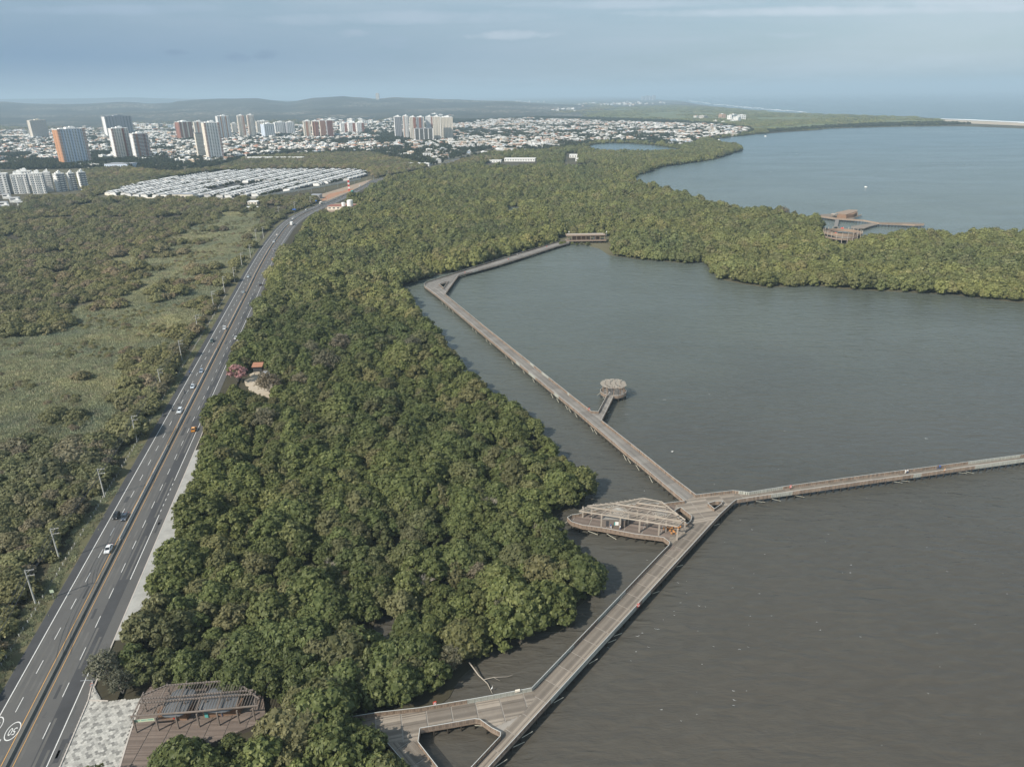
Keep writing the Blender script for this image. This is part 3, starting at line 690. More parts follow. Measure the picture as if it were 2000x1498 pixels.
MANGF = [(crown_mesh('crown', 150 + i, rx, H, .3, nl, 26, 6, 0.62, 'leaf_far'), trunk_mesh(i, H, rx, 'bark')) for i, (rx, H, nl) in enumerate(MSPEC)]
SCR = [(crown_mesh('crown', 200 + i, rx, H, .6, nl, 34, 7, 0.46, 'leaf_scrub', flat=.55), trunk_mesh(50 + i, H, rx, 'bark')) for i, (rx, H, nl) in
       enumerate([(4.3, 4.6, 15), (3.4, 3.9, 11), (5.4, 5.2, 22), (2.6, 3.0, 8), (3.8, 5.4, 13)])]
TOWN = [(crown_mesh('crown', 300 + i, rx, H, .8, 7, 16, 5, 0.9, 'leaf_town', tr=.8), None) for i, (rx, H) in enumerate([(4.5, 7.0), (5.4, 8.0), (3.6, 6.0)])]
GREYT = [(crown_mesh('crown', 400 + i, 4.6, 8.6, 2.0, 16, 30, 6, 0.34, 'leaf_grey', core=.35, tr=.6), bare_mesh(90 + i, 7.2, 4)) for i in range(2)]

def gn_scatter(name, pts, rot, scl, idx, protos, **kw):
    """one object whose points carry instances of the prototype meshes"""
    cl = bpy.data.collections.new(name + '_kinds')
    for i, me in enumerate(protos):
        o = bpy.data.objects.new('%s_%02d' % (name, i), me); cl.objects.link(o)
    me = bpy.data.meshes.new(name); me.vertices.add(len(pts)); me.vertices.foreach_set('co', np.asarray(pts, np.float32).ravel())
    for nm, tp, arr in (('rot', 'FLOAT', rot), ('scl', 'FLOAT', scl), ('idx', 'INT', idx)):
        a = me.attributes.new(nm, tp, 'POINT'); a.data.foreach_set('value', np.asarray(arr, np.float32 if tp == 'FLOAT' else np.int32))
    o = bpy.data.objects.new(name, me); COL.objects.link(o)
    ng = bpy.data.node_groups.new(name, 'GeometryNodeTree'); ng.interface.new_socket('Geometry', in_out='INPUT', socket_type='NodeSocketGeometry'); ng.interface.new_socket('Geometry', in_out='OUTPUT', socket_type='NodeSocketGeometry')
    n, l = ng.nodes, ng.links; gi = n.new('NodeGroupInput'); go = n.new('NodeGroupOutput'); ip = n.new('GeometryNodeInstanceOnPoints')
    ci = n.new('GeometryNodeCollectionInfo'); ci.inputs['Collection'].default_value = cl; ci.inputs['Separate Children'].default_value = True; ci.inputs['Reset Children'].default_value = True
    def na(nm, tp): q = n.new('GeometryNodeInputNamedAttribute'); q.data_type = tp; q.inputs['Name'].default_value = nm; return q.outputs['Attribute']
    cx = n.new('ShaderNodeCombineXYZ'); l.new(na('rot', 'FLOAT'), cx.inputs[2])
    l.new(gi.outputs[0], ip.inputs['Points']); l.new(ci.outputs[0], ip.inputs['Instance']); ip.inputs['Pick Instance'].default_value = True
    l.new(na('idx', 'INT'), ip.inputs['Instance Index']); l.new(cx.outputs[0], ip.inputs['Rotation']); l.new(na('scl', 'FLOAT'), ip.inputs['Scale']); l.new(ip.outputs[0], go.inputs[0])
    md_ = o.modifiers.new('scatter', 'NODES'); md_.node_group = ng
    o['kind'] = 'stuff'
    for k_, v_ in kw.items(): o[k_] = v_
    return o

ROADBAND_L, ROADBAND_R = -15.5, 14.0
def road_off(x, y):
    """signed offset from the road axis (arrays), coarse nearest sample"""
    x = np.asarray(x); y = np.asarray(y); sub = slice(None, None, 2); best = np.full(x.shape, 1e18); off = np.zeros(x.shape); ch = np.zeros(x.shape)
    for cx, cy, a, b, s in zip(CX[sub], CY[sub], tx[sub], ty[sub], SL[sub]):
        d = (x - cx) ** 2 + (y - cy) ** 2; m = d < best; best[m] = d[m]; off[m] = ((x - cx) * b - (y - cy) * a)[m]; ch[m] = s
    far = best > (np.abs(off) + 40) ** 2
    off[far & (off > 0)] = 999; off[far & (off <= 0)] = -999
    return off, ch
def grid_pts(pxpoly, sp, jit=0.42, zc=1.0):
    """jittered hexagonal grid over the ground seen inside a pixel polygon"""
    W_ = np.array([tuple(p.xy) for p in GP(pxpoly, zc)]); x0, y0 = W_.min(0); x1, y1 = W_.max(0)
    nx, ny = int((x1 - x0) / sp) + 2, int((y1 - y0) / (sp * .87)) + 2
    i, j = np.meshgrid(np.arange(nx), np.arange(ny)); x = x0 + (i + (j % 2) * .5) * sp; y = y0 + j * sp * .87
    x = x + rng.uniform(-jit, jit, x.shape) * sp; y = y + rng.uniform(-jit, jit, y.shape) * sp
    x, y = x.ravel(), y.ravel(); m = inside(W_, x, y); return x[m], y[m]
LANDW = [tuple(p.xy) for p in GP(LAND)]
def px_mask(x, y, polys):
    X, Y, _ = P2(x, y); m = np.zeros(x.shape, bool)
    for p in polys: m |= inside(p, X, Y)
    return m
MEADOW_X = [(-250, 925), (0, 885), (100, 862), (180, 828), (225, 755), (312, 695), (362, 618), (415, 555), (498, 474), (518, 428), (495, 412), (395, 440), (320, 468), (245, 500), (245, 540), (280, 560), (270, 602), (200, 606), (130, 632), (92, 662), (0, 672), (-250, 676)]
# open ground where no tree stands (pixels on the ground plane)
PLAZA = [(90, 1560), (117, 1498), (173, 1366), (178, 1340), (205, 1350), (262, 1342), (300, 1345), (505, 1340), (545, 1400), (530, 1462), (392, 1490), (330, 1500), (330, 1560), (290, 1600), (225, 1600), (225, 1500)]
CLEARING = [(448, 738), (478, 724), (500, 718), (545, 726), (560, 752), (550, 778), (530, 802), (490, 792), (452, 768)]
DEV = [(195, 384), (230, 366), (330, 350), (430, 335), (540, 330), (700, 331), (728, 340), (722, 352), (650, 368), (600, 380), (520, 392), (400, 394), (270, 392)]
LOT = [(612, 400), (632, 378), (690, 362), (720, 352), (735, 356), (690, 374), (640, 398)]
STATION = [(615, 412), (640, 398), (700, 398), (700, 418), (640, 424)]
PIERGAP = [(1598, 445), (1600, 425), (1695, 440), (1698, 468), (1690, 480), (1650, 486), (1606, 478)]
SHOREGAP = [(1088, 482), (1092, 460), (1195, 460), (1200, 492), (1150, 505)]
SMALLLOT = [(470, 412), (480, 395), (512, 395), (512, 414)]
BLOCKS = [(-200, 412), (-200, 350), (180, 352), (190, 384), (60, 392), (40, 412)]
EASTMANG = [(1165, 350), (1228, 345), (2500, 470), (2500, 640), (1160, 500)]
def near_deck_mask(x, y):
    m = np.zeros(x.shape, bool)
    for (poly) in DECKW: m |= inside(poly, x, y)
    return m
# ================================================================== BOARDWALK over the lagoon
DZ, RZ = 2.0, 3.15            # deck level, hand-rail level
def c3(x, y): return (1080 + x / 4.9925, 930 + y / 4.9925)
def c2(x, y): return (700 + x / 4, 1200 + y / 4)
def c6(x, y): return (1130 + x / 8.32, 700 + y / 8.32)
def c4(x, y): return (780 + x / 4.348, 440 + y / 4.348)
def c5(x, y): return (1300 + x / 2.857, 860 + y / 2.857)
def RL(pts): return [Vector((*G(a, b, RZ).xy, DZ)) for a, b in pts]
E_OUT = RL([(870, 1590), (905, 1549), (952, 1499), (1408, 1002), c3(1760, 245), c3(1790, 225)])
E_ARM_S = RL([c5(520, 310), c5(830, 266), c5(1140, 222), c5(1520, 170), c5(2000, 102), (2420, 845)])
E_ARM_N = RL([(2420, 832), c5(2000, 77), c5(1560, 135), c5(1100, 195), c5(700, 250), c5(465, 288)])
HUB_N = RL([c5(375, 278), c5(170, 302)])
NW_R = RL([c3(1160, 0), c6(1000, 1495), c6(370, 1000)])
SP_R = RL([c6(560, 620)]); SP_L = RL([c6(455, 605), c6(320, 860)])
NW_R2 = RL([c6(210, 855), c6(0, 690), (1040, 711), c4(740, 870), c4(385, 580), c4(500, 420)])
FA_R = RL([c4(800, 342), c4(1050, 265), (1088, 479.5), (1112, 473)]); FA_L = RL([(1112, 468), (1088, 472), c4(1050, 225), c4(640, 350), c4(300, 455), c4(225, 480), c4(210, 498), c4(215, 515)])
NW_L = RL([c4(330, 600), c4(640, 860), (1020, 715), c6(0, 870), c6(740, 1495), c3(1000, 0), c3(1285, 238)])
PAV_N = RL([c3(1085, 262), c3(860, 262), c3(600, 290), c3(380, 330)]); PAV_W = RL([c3(250, 365), c3(180, 375), c3(140, 400), c3(180, 440)]); PAV_S = RL([c3(290, 475), c3(480, 500), c3(800, 560), c3(1000, 583), c3(1080, 595), c3(1140, 640), c3(1130, 670)])
W_L = RL([c3(1050, 750), c2(1355, 570)]); LOB_N = RL([c2(1200, 600), c2(900, 655), c2(480, 725), (740, 1390), (655, 1404)])
LOB_S = RL([(655, 1440), (740, 1432)]); TRI = RL([c2(480, 885), c2(910, 810), c2(950, 815), c2(1040, 880), c2(1110, 915), c2(1110, 945), c2(880, 1190), (885, 1540), (868, 1556), c2(620, 1190), c2(465, 990)])
SW_ARM = RL([(745, 1436), (800, 1500), (845, 1560)])
HOLE_PAV = RL([c3(1245, 300), c3(1355, 385), c3(1345, 430), c3(1310, 462), c3(1215, 400), c3(1190, 330)]); HOLE_TRI = RL([c3(1510, 262), c3(1580, 240), c3(1655, 240), c3(1640, 270), c3(1575, 315), c3(1545, 290)])
HOLE_FAR = RL([c4(335, 495), c4(415, 470), c4(375, 530)])
# round gazebo deck at the end of the spur
GC = G(*c6(565, 560), DZ); GR = 6.0
aL = math.atan2(SP_L[0].y - GC.y, SP_L[0].x - GC.x); aR = math.atan2(SP_R[0].y - GC.y, SP_R[0].x - GC.x)
while aR < aL: aR += 2 * math.pi
aL2 = aL
arc = []
a0, a1 = aR, aL + 2 * math.pi
if a1 < a0: a1 += 2 * math.pi
for i in range(15):
    a = a0 + (a1 - a0) * i / 14; arc.append(Vector((GC.x + GR * math.cos(a), GC.y + GR * math.sin(a), DZ)))
main_deck = E_OUT + E_ARM_S + E_ARM_N + HUB_N + NW_R + SP_R + arc + SP_L + NW_R2 + FA_R + FA_L + NW_L + PAV_N + PAV_W + PAV_S + W_L + LOB_N + LOB_S + SW_ARM
holes_deck = [HOLE_PAV, HOLE_TRI, HOLE_FAR, TRI]
bw = thing('boardwalk', 'long brown timber boardwalk on piles zigzagging across the lagoon', 'boardwalk')
MB().prism([(*p.xy, 0) for p in main_deck], DZ - 0.38, DZ - 0.10, [[(*p.xy, 0) for p in h] for h in holes_deck]).obj('deck_frame', 'deck_base', bw)
def seg_clip(poly_list, o, d, lo, hi):
    """intervals of the line o+t*d inside the even-odd union of polygons"""
    ts = []
    for poly in poly_list:
        n = len(poly)
        for i in range(n):
            a, b = poly[i], poly[(i + 1) % n]
            ex, ey = b[0] - a[0], b[1] - a[1]; den = d[0] * ey - d[1] * ex
            if abs(den) < 1e-12: continue
            t = ((a[0] - o[0]) * ey - (a[1] - o[1]) * ex) / den; u = ((a[0] - o[0]) * d[1] - (a[1] - o[1]) * d[0]) / den
            if 0 <= u < 1: ts.append(t)
    ts.sort(); return [(max(lo, a), min(hi, b)) for a, b in zip(ts[::2], ts[1::2]) if b > lo and a < hi]
def planks(region, ang, w=0.30, bay=5.6, z=DZ, clip=None, thick=0.07, row=0.28, gap=0.02):
    """boards running along ang, laid bay by bay; returns {bay index: MB}"""
    d = (math.cos(ang), math.sin(ang)); n = (-d[1], d[0]); polys = [[(p[0], p[1]) for p in region]]
    vs = [p[0] * n[0] + p[1] * n[1] for p in region]; us = [p[0] * d[0] + p[1] * d[1] for p in region]
    v = min(vs) + w / 2; bays = {}
    rnd = random.Random(int(abs(ang) * 1000) + len(region))
    while v < max(vs):
        o = (n[0] * v, n[1] * v)
        iv = seg_clip(polys, o, d, min(us) - 1, max(us) + 1)
        if clip is not None:
            out = []
            cuts = seg_clip(clip, o, d, min(us) - 1, max(us) + 1)
            for a, b in iv:
                for c, e in cuts:
                    lo, hi = max(a, c), min(b, e)
                    if hi - lo > 0.1: out.append((lo, hi))
            iv = out
        for a, b in iv:
            k = math.floor(a / bay); t = a
            while t < b - 0.05:
                e = min(b, (k + 1) * bay - (row if (k + 1) * bay < b else 0))
                if e - t > 0.06:
                    h = z + rnd.uniform(-.008, .008); c = ((t + e) / 2)
                    bays.setdefault(k, MB()).box((o[0] + d[0] * c, o[1] + d[1] * c, h - thick / 2), (e - t, w - gap, thick), ang)
                k += 1; t = k * bay
        v += w
    return bays
def ang_px(a, b): A, B = G(*a, DZ), G(*b, DZ); return math.atan2(B.y - A.y, B.x - A.x)
CLIPD = [[(p.x, p.y) for p in main_deck]] + [[(p.x, p.y) for p in h] for h in holes_deck]
regions = [
    ([(700, 1700), (1500, 1700), (1500, 1040), c3(1620, 420), c3(1330, 470), c3(1130, 640), (1040, 1340), (1045, 1365), (1018, 1395), (985, 1425), (940, 1480)], ang_px((985, 1470), (1390, 1020)), 'deck'),
    ([(640, 1360), (1040, 1338), (1045, 1365), (1018, 1395), (975, 1415), (900, 1440), (640, 1460)], ang_px((820, 1400), (1010, 1365)), 'deck'),
    ([(640, 1460), (900, 1440), (830, 1450), (860, 1498), (890, 1700), (700, 1700)], ang_px((800, 1440), (860, 1510)), 'deck'),
    ([(1000, 900), (1320, 985), c3(1130, 640), (1330, 1075), (1000, 1120)], ang_px((1100, 1005), (1290, 1040)), 'deck_brown'),
    ([(1320, 985), c3(1285, 238), c3(1400, 182), (1362, 955), (1431, 945), (1438, 1000), c3(1620, 420), c3(1330, 470), c3(1130, 640)], ang_px((1300, 985), (1430, 968)), 'deck'),
    ([(1431, 945), (2600, 780), (2600, 930), (1438, 1000)], ang_px((1500, 966), (1900, 908)), 'deck'),
    ([(1400, 900), (1362, 965), c3(1285, 238), (1100, 900), (860, 620), (780, 540), (858, 565), (905, 545), (1000, 620)], ang_px((900, 600), (1300, 940)), 'deck_grey'),
    ([(780, 556), (800, 500), (1120, 440), (1130, 500), (905, 545), (858, 565)], ang_px((880, 538), (1080, 478)), 'deck_grey'),
]
def PXR(p): return [(*G(a, b, DZ).xy,) for a, b in p]
nsec = 0; done_regions = []
for poly, ang, mt in regions:
    reg = PXR(poly)
    bays = planks(reg, ang, 0.30, 5.6, DZ, CLIPD)
    for k in sorted(bays):
        if nsec < 280: bays[k].obj('deck_section', mt, bw); nsec += 1
        else: bays[k].obj('deck_section', mt, bw); nsec += 1

# railings: posts, slatted panels, pale hand rail
def rail_runs():
    return [E_OUT + E_ARM_S, E_ARM_N + HUB_N + NW_R + SP_R + arc + SP_L + NW_R2 + FA_R, FA_L + NW_L + PAV_N + PAV_W + PAV_S + W_L + LOB_N, LOB_S + SW_ARM] + [h + [h[0]] for h in holes_deck]
pan = MB()
for i in range(11): pan.box((-0.70 + i * 0.14, 0, -0.02 + 0.5), (0.10, 0.035, 0.94))
pan.box((0, 0.03, 0.95), (1.55, 0.04, 0.08)); pan.box((0, 0.03, 0.1), (1.55, 0.04, 0.08)); pan.box((-0.79, 0, 0.45), (0.09, 0.10, 1.25))
pan.box((0, 0.0, -0.28), (1.6, 0.06, 0.34))
pan_me = {k: pan.mesh('railing_panel', k) for k in ('rail_brown', 'rail_pale')}
toprail, allp = MB(), []
for run in rail_runs():
    for a, b in zip(run[:-1], run[1:]):
        L_ = (b - a).length
        if L_ < 0.3: continue
        toprail.beam((a.x, a.y, RZ), (b.x, b.y, RZ), 0.13, 0.06)
        n = max(1, round(L_ / 1.6)); an = math.atan2(b.y - a.y, b.x - a.x)
        for i in range(n): allp.append((a.lerp(b, (i + .5) / n), an, L_ / n / 1.6))
toprail.obj('hand_rail', 'rail_top', bw)
allp.sort(key=lambda t: t[0].length)
PAVC = G(1215, 1025, DZ)
pts_rest = {'rail_brown': MB(), 'rail_pale': MB()}
def pale_at(p):
    return vnoise(np.array(p.x), np.array(p.y), 9.0, 21) > 0.60 and vnoise(np.array(p.x), np.array(p.y), 45, 22) > 0.64
for i, (p, an, sc) in enumerate(allp):
    k = 'rail_pale' if pale_at(p) and (p - PAVC).length > 34 else 'rail_brown'
    if i < 290:
        o = link_mesh('railing_panel', pan_me[k], bw); o.location = (p.x, p.y, DZ); o.rotation_euler = (0, 0, an); o.scale = (sc, 1, 1)
    else:
        mb = pts_rest[k]; ca, sa = math.cos(an), math.sin(an)
        for j in (-.5, -.1, .3) if i < 900 else (-.4, .3):
            mb.box((p.x + ca * j * 1.5 * sc, p.y + sa * j * 1.5 * sc, DZ + .35), (0.42 * sc, 0.05, 1.45), an)
        mb.box((p.x - ca * .79 * sc, p.y - sa * .79 * sc, DZ + .45), (0.10, 0.14, 1.3), an)
for k in pts_rest: pts_rest[k].obj('railing', k, bw, kind='stuff')
# piles under both edges, a few loose pale conduits hanging below the deck
pile = MB().tube([(0, 0, -2.5), (0, 0, 1.85)], 0.19, 8).mesh('pile', 'pile'); npile = 0; pile_rest = MB(); pipes = MB()
outline_runs = [E_OUT + E_ARM_S, E_ARM_N + HUB_N + NW_R + SP_R + arc + SP_L + NW_R2 + FA_R, FA_L + NW_L + PAV_N + PAV_W + PAV_S + W_L + LOB_N, TRI]
pl = []
for run in outline_runs:
    acc = 0.0
    for a, b in zip(run[:-1], run[1:]):
        L_ = (b - a).length
        if L_ < 0.01: continue
        d = (b - a) / L_; nrm = Vector((-d.y, d.x, 0)); t = -acc % 3.0
        while t < L_:
            p = a + d * t; pl.append(p + nrm * 0.15); t += 3.0
            if random.random() < 0.16:
                q = p - nrm * 0.2; pipes.tube([(q.x, q.y, 1.35), (q.x + d.x * 3.2 - nrm.x * .5, q.y + d.y * 3.2 - nrm.y * .5, random.uniform(.25, .9))], 0.07, 5)
        acc = (acc + L_) % 3.0
pl.sort(key=lambda p: p.length)
for i, p in enumerate(pl):
    if i < 290: o = link_mesh('pile', pile, bw); o.location = (p.x, p.y, 0)
    else: pile_rest.box((p.x, p.y, -.1), (.34, .34, 3.9))
pile_rest.obj('piling', 'pile', bw, kind='stuff'); pipes.obj('loose_conduit', 'pipe', bw, kind='stuff')

# ---- pergola over the middle platform
def pergola(name, label, rows, cross, zt, mat, slat_mat, posts, zb, slat_sp=0.42, slat_dir=None, outline=None, bw_=0.32, bh=0.34, group=None, post_w=0.42, parts=None):
    root = thing(name, label, 'pavilion', (0, 0, 0))
    for r in rows:
        b = MB(); pts = [G(a, c, zt) for a, c in r]
        for p, q in zip(pts[:-1], pts[1:]): b.beam(p, q, bw_, bh)
        b.obj('main_beam', mat, root)
    for r in cross:
        b = MB(); pts = [G(a, c, zt - 0.30) for a, c in r]
        for p, q in zip(pts[:-1], pts[1:]): b.beam(p, q, bw_ * .8, bh * .8)
        b.obj('cross_beam', mat, root)
    if outline:
        reg = [(*G(a, c, zt).xy,) for a, c in outline]
        A = G(*slat_dir[0], zt); B = G(*slat_dir[1], zt); ang = math.atan2(B.y - A.y, B.x - A.x)
        s = MB(); d = (math.cos(ang), math.sin(ang)); n = (-d[1], d[0]); vs = [p[0] * n[0] + p[1] * n[1] for p in reg]; v = min(vs)
        while v < max(vs):
            o = (n[0] * v, n[1] * v)
            for a, b in seg_clip([reg], o, d, -1e5, 1e5):
                c = (a + b) / 2; s.box((o[0] + d[0] * c, o[1] + d[1] * c, zt + bh * .5 + .06), (b - a, 0.09, 0.10), ang)
            v += slat_sp
        s.obj('roof_slats', slat_mat, root, kind='stuff')
    for (a, c) in posts:
        p = G(a, c, zb); MB().box((p.x, p.y, (zb + zt) / 2 - .15), (post_w, post_w, zt - zb - .3)).obj('post', mat, root)
    return root
ZT2 = 6.3
rowsP = [[c3(255, 340), c3(470, 372), c3(645, 400), c3(840, 430), c3(1035, 462), c3(1215, 490)], [c3(355, 300), c3(545, 325), c3(720, 350), c3(905, 378), c3(1090, 410), c3(1250, 437)],
         [c3(610, 270), c3(785, 298), c3(970, 328), c3(1160, 355), c3(1240, 385)], [c3(820, 262), c3(1010, 290), c3(1100, 300)], [c3(335, 290), c3(605, 266), c3(880, 215)], [c3(880, 215), c3(1060, 250), c3(1180, 345), c3(1290, 425)]]
crossP = [[c3(255, 340), c3(355, 300), c3(400, 275)], [c3(470, 372), c3(630, 250)], [c3(645, 400), c3(880, 215)], [c3(840, 430), c3(1060, 245)], [c3(1035, 462), c3(1185, 335)], [c3(1215, 490), c3(1290, 425)]]
postsP = [c3(290, 400), c3(470, 488), c3(652, 512), c3(840, 545), c3(1030, 575), c3(1207, 622), c3(1278, 550), c3(1097, 540), c3(915, 500), c3(730, 470), c3(560, 440), c3(375, 410), c3(820, 400), c3(1000, 430)]
pergola('slatted_pavilion', 'pale slatted pergola pavilion shading the platform beside the boardwalk junction', rowsP, crossP, ZT2, 'beam', 'beam', postsP, DZ, 0.85, (c3(255, 340), c3(1215, 490)),
        [c3(255, 340), c3(335, 290), c3(880, 215), c3(1060, 250), c3(1290, 425), c3(1215, 490)])
kz = thing('snack_kiosk', 'small grey timber kiosk with a blue and white poster under the slatted pavilion', 'kiosk')
kc = [G(*c3(x, y), DZ) for x, y in ((480, 490), (700, 500), (740, 440), (530, 425))]
MB().prism([(*p.xy, 0) for p in kc], DZ, DZ + 2.7).obj('wall', 'beam_dark', kz)
MB().prism([(*(p + (p - (kc[0] + kc[2]) / 2) * .08).xy, 0) for p in kc], DZ + 2.703, DZ + 2.85).obj('roof', 'deck_grey', kz)
u = (kc[1] - kc[0]).normalized(); nrm = Vector((u.y, -u.x, 0)); ua = math.atan2(u.y, u.x)
q = kc[0] + u * 1.6 + nrm * .03; MB().box((q.x, q.y, DZ + 1.2), (.9, .05, 2.1), ua).obj('doorway', 'dark_steel', kz)
q = kc[0] + u * 4.6 + nrm * .04; MB().box((q.x, q.y, DZ + 1.4), (1.1, .05, 1.3), ua).obj('poster', 'shirt_white', kz)
q = kc[0] + u * 3.9 + nrm * .04; MB().box((q.x, q.y, DZ + 1.3), (.35, .05, 1.1), ua).obj('poster', 'shirt_teal', kz)
for (x, y) in ((640, 330), (1040, 350)):      # round slatted awnings under the roof grid
    p = G(*c3(x, y), 5.2); root = thing('round_awning', 'round pale slatted awning %s under the pergola' % ('at the left end' if x < 800 else 'at the right end'), 'awning', (p.x, p.y, 5.2))
    b = MB(); n = 26
    for i in range(n):
        a = math.pi * 2 * i / n; b.beam((0, 0, .55), (2.6 * math.cos(a), 2.6 * math.sin(a), 0), .09, .05)
    b.obj('rib', 'rail_top', root, kind='stuff')
    b = MB(); b.tube([(2.6 * math.cos(2 * math.pi * i / 24), 2.6 * math.sin(2 * math.pi * i / 24), 0) for i in range(25)], .06, 4); b.tube([(0, 0, -3.2), (0, 0, .55)], .08, 6); b.obj('frame', 'beam', root)
# gazebo roof
gz = thing('round_gazebo', 'round timber gazebo with a louvred plank roof at the end of the short jetty', 'gazebo', (GC.x, GC.y, DZ))
GZ = 4.5
for i in range(10):
    a = 2 * math.pi * i / 10 + .2; MB().box((5.0 * math.cos(a), 5.0 * math.sin(a), GZ / 2), (.32, .32, GZ - .35), a).obj('post', 'rail_brown', gz)
for j in range(4):
    x = -3.6 + j * 2.4; h = math.sqrt(5.8 ** 2 - x * x); MB().box((x, 0, GZ - .2), (.22, 2 * h, .3)).obj('roof_beam', 'beam_dark', gz)
for r in range(9):
    y = -5.1 + r * 1.275; h = math.sqrt(max(.5, 6.15 ** 2 - y * y)); x = -h; k = 0
    while x < h - .4:
        w = min(h - x, 2.3); 
        for t in (-.22, .22): MB().box((x + w / 2 - .09, y + t + (.34 if k % 2 else 0), GZ + .07 + t * .1), (w - .30, .30, .07)).obj('roof_board', 'beam', gz)
        x += 2.4; k += 1

# ---- entrance pavilion at the road
def c8(x, y): return (100 + x / 4.762, 1280 + y / 4.762)
ZT1, ZB1 = 5.4, 1.3
pd = thing('entrance_deck', 'brown plank deck between the patterned pavement and the trees', 'deck')
EDECK = [c8(840, 395), c8(700, 820), (215, 1560), (350, 1620), (372, 1500), (385, 1462), (520, 1405), (512, 1345), (400, 1320), (300, 1330)]
ED = [(*G(a, b, ZB1).xy,) for a, b in EDECK]
MB().prism([(*p, 0) for p in ED], 0.1, ZB1 - 0.10).obj('deck_frame', 'beam_dark', pd)
MB().beam(G(*c8(840, 395), ZB1 + .01), G(*c8(700, 820), ZB1 + .01), .35, .08).beam(G(*c8(700, 820), ZB1 + .01), G(215, 1560, ZB1 + .01), .35, .08).obj('edge_kerb', 'kerb', pd)
A, B = G(*c8(760, 760), ZB1), G(*c8(1250, 750), ZB1)
for k, b in sorted(planks(ED, math.atan2(B.y - A.y, B.x - A.x), 0.24, 4.2, ZB1, row=.22, gap=.05).items()): b.obj('deck_section', 'deck_brown', pd)
rows1 = [[c8(735, 567), c8(950, 548), c8(1140, 535), c8(1345, 520), c8(1540, 500), c8(1720, 485), c8(1925, 463)], [c8(820, 442), c8(1005, 430), c8(1190, 410), c8(1385, 395), c8(1580, 380), c8(1745, 368), c8(1890, 355)],
         [c8(830, 405), c8(1020, 392), c8(1210, 378), c8(1400, 360), c8(1590, 345), c8(1760, 330), c8(1880, 320)], [c8(1070, 277), c8(1255, 262), c8(1440, 248), c8(1640, 232), c8(1780, 222)], [c8(850, 370), c8(1070, 277)], [c8(1790, 290), c8(1935, 405)]]
cross1 = [[c8(745, 585), c8(860, 340)], [c8(948, 550), c8(1080, 262)], [c8(1140, 537), c8(1262, 235)], [c8(1343, 520), c8(1445, 235)], [c8(1538, 500), c8(1625, 230)], [c8(1718, 485), c8(1790, 225)], [c8(1890, 470), c8(1900, 330)]]
posts1 = [c8(795, 715), c8(1000, 695), c8(1185, 680), c8(1380, 662), c8(1565, 648), c8(1750, 630), c8(1897, 608), c8(885, 520), c8(1075, 560), c8(1265, 545), c8(1460, 530), c8(1660, 515), c8(1120, 420), c8(1310, 400), c8(1500, 385)]
pergola('entrance_pavilion', 'dark timber pergola pavilion at the roadside entrance with close slats', rows1, cross1, ZT1, 'beam_dark', 'beam_dark', posts1, ZB1, 0.62, (c8(945, 548), c8(1030, 380)),
        [c8(745, 565), c8(850, 370), c8(1070, 277), c8(1600, 235), c8(1790, 290), c8(1925, 400), c8(1925, 463)], .26, .30, post_w=.30)
ek = thing('entrance_building', 'low brown timber building under the roadside pergola', 'building')
def wallprism(pts, z0, z1): return MB().prism([(*G(*c8(x, y), ZB1).xy, 0) for x, y in pts], z0, z1)
wallprism([(1000, 590), (1265, 600), (1330, 500), (1120, 490)], ZB1, ZB1 + 2.5).obj('wall', 'wall_wood', ek)
wallprism([(1420, 580), (1760, 545), (1800, 470), (1480, 490)], ZB1, ZB1 + 2.5).obj('wall', 'wall_wood', ek)
for cx_0, cy_0, rx_, ry_ in ((1185, 432, 2.9, 4.0), (1570, 405, 4.2, 3.6)):
    p = G(*c8(cx_0, cy_0), ZB1 + 2.9); n = 28
    b = MB(); prof = [(1.0, 0), (1.0, .25), (.82, .42), (0.4, .5)]
    vs = [(p.x + rx_ * s * math.copysign(abs(math.cos(2 * math.pi * i / n)) ** .55, math.cos(2 * math.pi * i / n)), p.y + ry_ * s * math.copysign(abs(math.sin(2 * math.pi * i / n)) ** .55, math.sin(2 * math.pi * i / n)), ZB1 + 2.6 + h) for s, h in prof for i in range(n)]
    fs = [(j * n + i, j * n + (i + 1) % n, (j + 1) * n + (i + 1) % n, (j + 1) * n + i) for j in range(3) for i in range(n)] + [tuple(3 * n + i for i in range(n))]
    b.add(vs, fs).obj('rounded_roof', 'grey_roof', ek)
for x, y, m_ in ((1450, 575, 'shirt_teal'), (1590, 545, 'shirt_white'), (1690, 545, 'shirt_teal'), (1150, 600, 'wall_wood')):
    p = G(*c8(x, y), ZB1); MB().box((p.x, p.y - .1, ZB1 + 1.1), (.8, .12, 1.9)).obj('door_panel', m_, ek)
p = G(*c8(775, 640), ZB1); p2 = G(*c8(965, 615), ZB1)
sg = thing('entrance_banner', 'pale green banner board hung under the front edge of the entrance pergola', 'banner')
A, B = G(*c8(757, 612), ZB1 + 3.0), G(*c8(960, 592), ZB1 + 3.0)
MB().beam(A, B, .06, .75).obj('board', 'green_sheet', sg)
b = MB(); d = (B - A)
for i in range(18):
    if i in (6, 12): continue
    q = A + d * (.07 + i * .05); b.box((q.x + d.normalized().y * .045, q.y - .045, q.z + .14), (d.length * .028, .02, .20), math.atan2(d.y, d.x))
b.obj('lettering', 'teal', sg)
fx = G(*c8(1165, 590), ZB1); ex = thing('fire_hose_box', 'red fire hose box on a stand in front of the brown wall', 'hose box', (fx.x, fx.y - .5, ZB1))
MB().box((0, 0, 1.1), (.55, .3, .8)).obj('box', 'red', ex); MB().box((0, 0, .35), (.08, .08, .7)).obj('post', 'dark_steel', ex); MB().box((0, -.16, 1.1), (.36, .02, .5)).obj('door', 'tail', ex)
